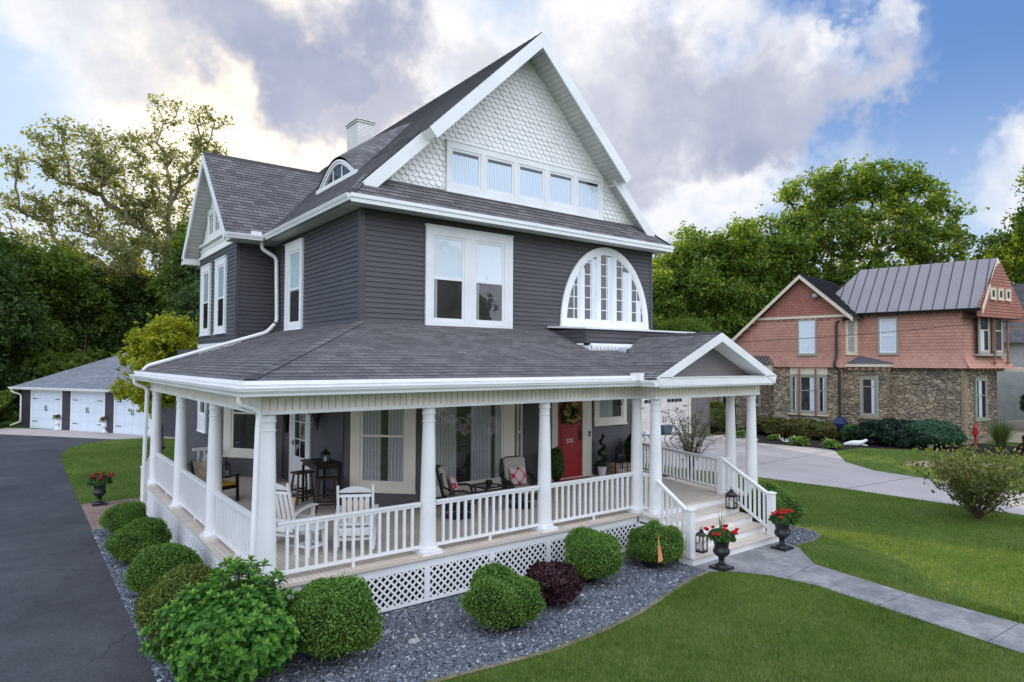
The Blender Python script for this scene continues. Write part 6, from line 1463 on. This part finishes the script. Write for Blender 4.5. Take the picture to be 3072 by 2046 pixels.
# neighbour's beds
SB='bronze leaved shrubs below the air conditioners'
for k,(x,y,s) in enumerate(((31.0,11.6,.95),(30.6,10.3,1.0),(30.7,9.0,1.0),(30.9,8.0,.9))): shrub('spi','spirea_shrub',['bronze shrub farthest left in the row','bronze shrub below the first air conditioner','bronze shrub below the white elbow pipe','bronze shrub nearest the blue covered grill'][k],(x,y,0),33,.85,1.05,6000,.05,['spirea','boxy'],k,s,SB,lump=.2,spread=1)
def hosta(name,label,loc,s,m='hosta',n=90,group='pale green hostas at the edge of the concrete drive',L=.30,W=.075,up=.5):
    rng=np.random.default_rng(int(abs(loc[0]*31+loc[1]*7))); V=[]
    for k in range(n):
        a=rng.uniform(0,6.28); e=rng.uniform(.1,1.2); d=np.array([math.cos(a)*math.cos(e),math.sin(a)*math.cos(e),math.sin(e)]); b=np.array([math.cos(a),math.sin(a),0])*rng.uniform(0,.22)+np.array([0,0,rng.uniform(.05,.28)])
        for poly in leaf_poly(b,d,np.array([0,0,1.])+d*.2,L,W,droop=.55): V+=poly
    o=thing(name,label,'plant',loc,0,group,s); link('foliage',np_mesh('foliage',np.array(V),6,[M[m]]),o); return o
hosta('hosta','pale hosta just right of the white antlers',(27.6,7.4,0),1.15); hosta('hosta','pale hosta at the bend of the lawn edge',(27.7,5.85,0),1.05); hosta('hosta','small pale hosta left of the antlers',(28.6,9.3,0),.75); hosta('hosta','bright hosta seen between the two right porch columns',(28.2,11.0,0),1.0)
shrub('yew','evergreen_shrub','dark spreading evergreen before the stone bay',(31.2,5.1,0),35,1.0,1.15,7000,.07,['yew'],0,1.0,None,lump=.3,spread=1.2); shrub('yew','evergreen_shrub','low dark evergreen between the stone bay and the blue-green shrub',(31.3,3.9,0),35,1,1.15,7000,.07,['yew'],2,.8,None)
shrub('bg','mounded_shrub','wide blue-green mounded shrub against the stone wall',(32.1,3.35,0),37,1.35,1.2,11000,.055,['bluegreen'],0,1.0,None,lump=.12)
shrub('lime','bright_shrub','small bright green bush beside the brown downspout',(31.3,6.65,0),39,.42,.8,2500,.05,['hydra'],0,1,None,lump=.2)
shrub('lime2','bright_shrub','bright green bush at the right edge before the neighbour porch',(34.2,-1.2,0),40,1.0,1.25,6000,.06,['hydra'],0,1.1,None,lump=.15)
shrub('bar','barberry','burgundy shrub below the bright bush at the right edge',(33.0,-.75,0),27,.42,.62,3600,.036,['purple'],1,1.6,None)
shrub('ivy','climbing_vine','dark vine filling the neighbour porch opening',(38.9,.2,.2),41,1.1,3.4,8000,.09,['forest'],0,1,None,lump=.3,cat='vine')
shrub('fs','fence_shrub','dark green shrub in front of the black garden gate',(29.0,13.1,0),42,.8,1.7,6000,.06,['forest2'],0,1,None,lump=.3)
shrub('fr','edge_shrub','bushy green shrub at the left end of the detached garage',(-4.9,40.5,0),43,1.6,2.2,9000,.09,['forest2','maple'],0,1,None,lump=.3)
shrub('fr','edge_shrub','sunlit green bush behind the left corner of the garage roof',(-7.4,43.5,0),43,1.6,2.2,9000,.09,['forest2','maple'],2,1.3,None)
def strappy(name,label,loc,n,H,W,m,cat='plant',group=None,wid=.02,parent=None):
    rng=np.random.default_rng(n+int(abs(loc[0])*10)); V=[]
    for k in range(n):
        a=rng.uniform(0,6.28); r=W*rng.uniform(.1,1); h=H*rng.uniform(.6,1); s=np.array([-math.sin(a),math.cos(a),0])*wid/2; o_=np.array([math.cos(a),math.sin(a),0]); b=o_*W*.12*rng.random(); pts=[b+o_*r*t**2+np.array([0,0,h*(t-.25*t**3*(r/W))]) for t in(0,.4,.75,1)]
        for i,(w0,w1) in enumerate(((.8,1),(1,.8),(.8,.1))): V+=[pts[i]-s*w0,pts[i]+s*w0,pts[i+1]+s*w1,pts[i+1]-s*w1]
    o=thing(name,label,cat,loc,0,group) if not parent else parent; link('blades',np_mesh('blades',np.array(V),4,[M[m]]),o); return o
strappy('ornamental_grass','tall ornamental grass clump right of the red hydrant',(33.1,.75,0),420,1.75,.95,'ograss',wid=.022)
strappy('potted_grass','spiky green plant behind the woven armchair at the porch end',(.95,9.2,Z0),90,.75,.5,'spike',wid=.04)
# geraniums
def geranium(label,loc,s=1,spikes=True,fl='redfl',group='red geraniums in urns',seed=1):
    rng=np.random.default_rng(seed); o=thing('geranium',label,'flowers',loc,R(seed*70),group,s)
    d=rng.normal(size=(900,3)); d/=np.linalg.norm(d,axis=1)[:,None]; d[:,2]=np.abs(d[:,2])*.9-.15; C=d*np.array([.27,.27,.22])*rng.uniform(.6,1,(900,1))+np.array([0,0,.02]); link('foliage',np_mesh('foliage',leaves(rng,C,.032,d,.6,asp=.8),4,[M['gleaf']]),o)
    V=[]
    for k in range(13):
        a=rng.uniform(0,6.28); r=rng.uniform(.08,.30); c=np.array([math.cos(a)*r,math.sin(a)*r,.24-.35*r+rng.uniform(-.03,.05)]); q=rng.normal(size=(60,3)); q/=np.linalg.norm(q,axis=1)[:,None]; V.append(leaves(rng,c+q*.030*np.array([1,1,.7]),.016,q,.4,asp=.9))
    link('blossoms',np_mesh('blossoms',np.concatenate(V),4,[M[fl]]),o)
    if spikes: strappy('x',None,loc,9,.62,.22,'spike',wid=.014,parent=o)
    return o
geranium('red geraniums with tall spikes in the urn left of the steps',(8.10,-1.98,.60),1,seed=1); geranium('red geraniums with tall spikes in the urn right of the steps',(10.33,-1.93,.60),1,seed=2)
geranium('crimson flowers with trailing leaves in the driveway urn',(-1.03,11.7,.62),1.15,False,'pinkfl',seed=3)
geranium('small red flowers in the urn left of the middle garage door',(-.95,36.35,.66),1,False,'pinkfl','red flowers in white urns',seed=4); geranium('small red flowers in the urn right of the middle garage door',(1.05,33.0,.66),1,False,'pinkfl','red flowers in white urns',seed=5)
# wall basket flowers, wreath
rng=np.random.default_rng(12)
o=thing('daisy_bunch','white daisies spilling from the cone wall basket','flowers',(2.80,5.62,2.88)); q=rng.normal(size=(500,3))*np.array([.11,.17,.08]); link('foliage',np_mesh('foliage',leaves(rng,q,.03,None),4,[M['gleaf']]),o); q=rng.normal(size=(26,3))*np.array([.10,.20,.09])+np.array([-.08,0,.02]); q=np.repeat(q,10,0)+rng.normal(size=(260,3))*.012; link('blossoms',np_mesh('blossoms',leaves(rng,q,.018,None),4,[M['whitefl']]),o)
o=thing('wreath','yellow and green flower wreath hanging on the red door','wreath',(9.36,3.76,2.62)); t=rng.uniform(0,6.28,1500); rr=rng.normal(size=(1500,3))*np.array([.045,.025,.045]); C=np.stack([.22*np.cos(t),np.zeros(1500),.24*np.sin(t)],1)+rr; link('foliage',np_mesh('foliage',leaves(rng,C[:900],.032,None),4,[M['sparse']]),o)
t=rng.uniform(0,6.28,30); c=np.stack([.23*np.cos(t),-.05+0*t,.25*np.sin(t)],1)+rng.normal(size=(30,3))*.03; c=np.repeat(c,22,0)+rng.normal(size=(660,3))*.02; link('blossoms',np_mesh('blossoms',leaves(rng,c,.024,None),4,[M['yelfl']]),o)
# topiaries by the door
tp=thing('topiary_pot','white pot holding the spiral topiary right of the red door','pot',(10.42,3.62,Z0)); mb=MB(); mb.lathe([(.09,0),(.13,.22),(.14,.22),(.14,.25),(.10,.25)],n=18); mb.build('pot',M['white'],tp,smooth=True)
rng=np.random.default_rng(15); t=rng.uniform(0,1,2600); C=np.stack([(.14*(1-t*.75))*np.cos(t*19),(.14*(1-t*.75))*np.sin(t*19),t*.95],1)+rng.normal(size=(2600,3))*(.035*(1.1-t))[:,None]
o=thing('spiral_topiary','dark green spiral topiary in the white pot right of the red door','topiary',(10.42,3.62,Z0+.22)); link('foliage',np_mesh('foliage',leaves(rng,C,.022,None),4,[M['yew']]),o); mb=MB(); mb.tube([(0,0,0),(0,0,.95)],.012,6); mb.build('stem',M['twig'],o)
shrub('cone','cone_topiary','slim green cone shrub left of the red door',(8.55,3.45,Z0),45,.20,.95,2600,.022,['box'],0,1,None,lump=.05,cat='topiary')
shrub('ball','ball_topiary','dark ball topiary behind the column right of the crate',(11.55,3.5,Z0+.1),46,.24,1.0,2600,.022,['yew'],0,1,None,lump=.15,cat='topiary')
# slate chips
def inpoly(P,poly):
    x,y=P[:,0],P[:,1]; r=np.zeros(len(P),bool); n=len(poly)
    for i in range(n):
        x1,y1=poly[i];x2,y2=poly[(i+1)%n]; c=((y1>y)!=(y2>y))&(x<(x2-x1)*(y-y1)/((y2-y1) if y2!=y1 else 1e-9)+x1); r^=c
    return r
rng=np.random.default_rng(2)
def chips(poly,dens,name='slate_gravel'):
    a=np.array(poly); lo,hi=a.min(0),a.max(0); n=int((hi-lo).prod()*dens); P=rng.uniform(lo,hi,(n,2)); P=P[inpoly(P,poly)]; P=P[~((P[:,0]>.1)&(P[:,1]>.1))]; n=len(P)
    s=rng.uniform(.012,.034,(n,1)); asp=rng.uniform(.45,.9,(n,1)); ang=rng.uniform(0,6.28,n); tilt=rng.normal(size=(n,2))*.28
    ca,sa=np.cos(ang)[:,None],np.sin(ang)[:,None]; th=.007*rng.uniform(.5,1.6,n)
    corners=[]
    for cx,cy in((-1,-.6),(.1,-1),(1,-.3),(.75,.8),(-.6,1)):
        jx=cx*s*rng.uniform(.8,1.2,(n,1)); jy=cy*s*asp*rng.uniform(.8,1.2,(n,1)); x=jx*ca-jy*sa; y=jx*sa+jy*ca; z=x[:,0]*tilt[:,0]+y[:,0]*tilt[:,1]; corners.append(np.stack([P[:,0]+x[:,0],P[:,1]+y[:,0],.014+np.abs(tilt).sum(1)*.012+z+th],1))
    top=np.stack(corners,1); bot=top.copy(); bot[:,:,2]-=.012
    V=np.concatenate([top,bot],1).reshape(-1,3)
    me=bpy.data.meshes.new(name); k=10; f=[]
    base=np.arange(n)[:,None]*k
    idx=[base+np.array([0,1,2,3,4])]; side=[base+np.array([i,i+5,(i+1)%5+5,(i+1)%5])[[0,1,2,3]] for i in range(5)]
    L5=idx[0].ravel(); L4=np.concatenate([s_.ravel() for s_ in side]); LI=np.concatenate([L5,L4]).astype(np.int32)
    ls=np.concatenate([np.arange(n)*5,n*5+np.arange(5*n)*4]).astype(np.int32); lt=np.concatenate([np.full(n,5),np.full(5*n,4)]).astype(np.int32)
    me.vertices.add(len(V)); me.vertices.foreach_set('co',V.astype(np.float32).ravel()); me.loops.add(len(LI)); me.loops.foreach_set('vertex_index',LI); me.polygons.add(len(ls)); me.polygons.foreach_set('loop_start',ls); me.polygons.foreach_set('loop_total',lt)
    me.materials.append(M['slate']); me.update(calc_edges=True); me.validate(); o=link(name,me); return tag(o,'blue-grey slate chips filling the planting bed around the porch' if dens>1000 and len(poly)>9 else 'small patch of slate chips beside the right boxwood','gravel',kind='stuff')
chips(GR,1500); chips(GR2,1400)
# grass blades
EX=[DRV,CD,WALK,GR,GR2,APR,MUL,[(-.2,-.7),(12.2,-.7),(12.2,9.9),(-.2,9.9)],[(-.2,9.8),(1.6,9.8),(1.6,11.3),(-.2,11.3)],[(-1.44,8.6),(2.4,8.6),(2.4,12.1),(-1.44,12.1)],[(7.7,-1.6),(10.9,-1.6),(10.9,0),(7.7,0)],[(1.6,8),(12,8),(12,20),(1.6,20)],[(25.2,1.6),(25.6,-.4),(26.6,-1.2),(28,-1.2),(28.5,0),(27.6,1.4),(26.2,2.0)]]
def blades(regions):
    Vs=[]
    for (x0,x1,y0,y1,dens,h,w_) in regions:
        n=int((x1-x0)*(y1-y0)*dens); P=rng.uniform((x0,y0),(x1,y1),(n,2))
        keep=np.ones(n,bool)
        PJ=P+rng.normal(size=P.shape)*.022
        for e in EX: keep&=~inpoly(PJ,e)
        P=P[keep]
        # only what lies in front of the camera
        dx,dy=P[:,0]+2.956,P[:,1]+9.81; az=np.degrees(np.arctan2(dx,dy)); dist=np.hypot(dx,dy); P=P[(az>-8)&(az<82)&(dist>3.5)]; n=len(P)
        a=rng.uniform(0,6.28,n); hh=h*rng.uniform(.5,1.15,n)*(1+.25*np.sin(P[:,0]*2.1)*np.sin(P[:,1]*1.7)); lx=rng.normal(size=n)*hh*.4; ly=rng.normal(size=n)*hh*.4; s=np.stack([np.cos(a),np.sin(a)],1)*w_/2
        A=np.column_stack([P-s,np.full(n,-.004)]);B=np.column_stack([P+s,np.full(n,-.004)]);C=np.column_stack([P[:,0]+lx,P[:,1]+ly,hh]); Vs.append(np.stack([A,B,C],1).reshape(-1,3))
    o=link('grass',np_mesh('grass',np.concatenate(Vs),3,[M['blade']])); tag(o,'short mown green lawn around the house','grass',kind='stuff')
blades([(0,10,-9,-2,2900,.058,.0095),(9.4,20,-9,7,1200,.055,.012),(10,20,-17,-9,500,.045,.012),(-1.5,7.5,11.5,29.5,700,.05,.014),(20,36,-12,6,260,.06,.02),(18.5,22.5,-4,1,50,.05,.02),(12,17,3,12,500,.05,.014)])
# ================================================================ CAMERA, SKY, SUN
cam=bpy.data.cameras.new('camera'); co=bpy.data.objects.new('camera',cam); COL.objects.link(co); scene.camera=co
yaw,pit,rol=0.647,0.032,0.004
f=Vector((math.sin(yaw)*math.cos(pit),math.cos(yaw)*math.cos(pit),math.sin(pit))); r=Vector((math.cos(yaw),-math.sin(yaw),0)); u=r.cross(f)
r2=r*math.cos(rol)+u*math.sin(rol); u2=-r*math.sin(rol)+u*math.cos(rol)
mw=Matrix.Identity(4)
for i in range(3): mw[i][0]=r2[i]; mw[i][1]=u2[i]; mw[i][2]=-f[i]
mw.translation=Vector((-2.956,-9.81,4.019)); co.matrix_world=mw
cam.sensor_width=36; cam.lens=1967.0/3072*36; cam.clip_start=.1; cam.clip_end=3000
SAZ,SEL=R(17),R(15)
sun=bpy.data.lights.new('sun','SUN'); so=bpy.data.objects.new('sun',sun); COL.objects.link(so)
sun.energy=5.0; sun.angle=R(.6); sun.color=(1,.80,.52)
sd_=Vector((math.sin(SAZ)*math.cos(SEL),math.cos(SAZ)*math.cos(SEL),math.sin(SEL))); so.rotation_euler=sd_.to_track_quat('Z','Y').to_euler()
w=bpy.data.worlds.new('World'); scene.world=w; w.use_nodes=True; nt=w.node_tree; nt.nodes.clear()
T=NT.__new__(NT); T.t=nt; T.m=None; T.out=T.n('ShaderNodeOutputWorld')
g=T.coord('Generated')
sky=T.n('ShaderNodeTexSky'); sky.sky_type='NISHITA'; sky.sun_disc=False; sky.sun_elevation=SEL; sky.sun_rotation=SAZ; sky.dust_density=1.2; sky.ozone_density=2.0
def vm(op,a,b=None,c=None):
    nd=T.n('ShaderNodeVectorMath',operation=op)
    for i,v in enumerate((a,b,c)):
        if v is None: continue
        if isinstance(v,tuple): nd.inputs[i].default_value=v
        else: T.l(v,nd.inputs[i])
    return nd
nrm=vm('NORMALIZE',g).outputs[0]
n1=T.noise(2.6,nrm,6,.62,'Color'); n2=T.noise(9,nrm,5,.6,'Color')
o1=vm('MULTIPLY',vm('SUBTRACT',n1,(.5,.5,.5)).outputs[0],(.55,.55,.40)).outputs[0]
o2=vm('MULTIPLY',vm('SUBTRACT',n2,(.5,.5,.5)).outputs[0],(.16,.16,.12)).outputs[0]
dd=vm('ADD',vm('ADD',nrm,o1).outputs[0],o2).outputs[0]
st=vm('NORMALIZE',vm('MULTIPLY',dd,(1,1,1.5)).outputs[0]).outputs[0]
def sdir(az,el):
    v=Vector((math.sin(R(az))*math.cos(R(el)),math.cos(R(az))*math.cos(R(el)),math.sin(R(el))*1.5)).normalized(); return tuple(v)
def blob(az,el,r,soft=.5,wt=1,vec=None):
    d=vm('DOT_PRODUCT',vec or st,sdir(az,el)).outputs['Value']
    mr=T.n('ShaderNodeMapRange',interpolation_type='SMOOTHSTEP'); T.l(d,mr.inputs[0])
    mr.inputs[1].default_value=math.cos(R(r*(1+soft))); mr.inputs[2].default_value=math.cos(R(r*(1-soft))); mr.inputs[3].default_value=0; mr.inputs[4].default_value=wt
    return mr.outputs[0]
def mx(l):
    a=l[0]
    for b in l[1:]: a=T.math('MAXIMUM',a,b)
    return a
def px(x,y):   # picture-free constants: direction (azimuth, elevation) of each cloud bank
    return x,y
CLOUDS={'white':[(-2,25,5,.5,.9),(3,22.5,3,.6,.7),(14,19,10,.5,1),(24,18,8,.5,1),(33,26,9,.5,1),(44,27,9,.5,1),(56,15.5,5.5,.5,1),(51,12,4.5,.5,.9),(62.5,22,2.2,.6,1),(75,13,3.5,.6,1),(68,10,2.0,.6,.7),(46,20,8,.5,1),(0,8,4,.7,.6),(57,21,6,.5,.9)],
'dark':[(7,26,5.5,.5,.75),(15,25.5,6,.45,1),(22,24.5,5.5,.4,1),(26,21,3.5,.5,.9),(36,25.5,4,.6,.5),(48,22.5,6,.4,1),(55,20.5,5,.45,1),(60.5,18.8,3.2,.5,1),(45,18,4.5,.5,.9)]}

cov=mx([blob(*c) for c in CLOUDS['white']]); dark=mx([blob(*c) for c in CLOUDS['dark']])
# blue sky: nishita tinted, whitening towards the sun
ns=vm('DOT_PRODUCT',nrm,(.279,.909,.309)).outputs['Value']
def mrng(v,a,b,c=0,d=1):
    m_=T.n('ShaderNodeMapRange',interpolation_type='SMOOTHSTEP'); T.l(v,m_.inputs[0])
    for i,k in enumerate((a,b,c,d)): m_.inputs[i+1].default_value=k
    return m_.outputs[0]
skyc=T.mix(1,sky.outputs[0],(.085,.09,.115),'MULTIPLY')
blue=T.mix(.6,skyc,(.16,.36,.80))
sz=T.n('ShaderNodeSeparateXYZ'); T.l(nrm,sz.inputs[0])
blue=T.mix(mrng(sz.outputs[2],.40,.05),blue,(.60,.76,.97))
base=T.mix(mrng(ns,.84,.99),blue,(.66,.82,1.0))
edge=T.math('MULTIPLY',cov,mrng(T.noise(5,nrm,6,.65),.36,.56,.45,1))
base=T.mix(edge,base,(1.0,1.0,1.02))
glow=mrng(ns,.965,.9985,0,1); base=T.mix(glow,base,(1.35,1.20,1.0))
dn=T.noise(3.2,nrm,7,.6)
dcol=T.ramp(dn,[(.34,(.38,.43,.59)),(.50,(.53,.56,.69)),(.66,(.80,.82,.89))])
base=T.mix(dark,base,dcol)
# the open, brighter sky behind the camera that lights the facade
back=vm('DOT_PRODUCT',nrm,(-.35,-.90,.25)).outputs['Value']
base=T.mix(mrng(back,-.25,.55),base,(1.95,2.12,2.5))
base=T.mix(mrng(sz.outputs[2],-.02,-.06),base,(.05,.07,.03))
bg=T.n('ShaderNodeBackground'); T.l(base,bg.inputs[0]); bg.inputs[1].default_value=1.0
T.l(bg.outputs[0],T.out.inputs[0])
scene.view_settings.view_transform='Standard'; scene.view_settings.look='None'; scene.view_settings.exposure=0; scene.view_settings.gamma=1
scene.render.engine='CYCLES'; cy=scene.cycles; cy.use_denoising=True; cy.max_bounces=7; cy.diffuse_bounces=3; cy.transparent_max_bounces=12; cy.glossy_bounces=3; cy.use_adaptive_sampling=True
cy.sample_clamp_indirect=6
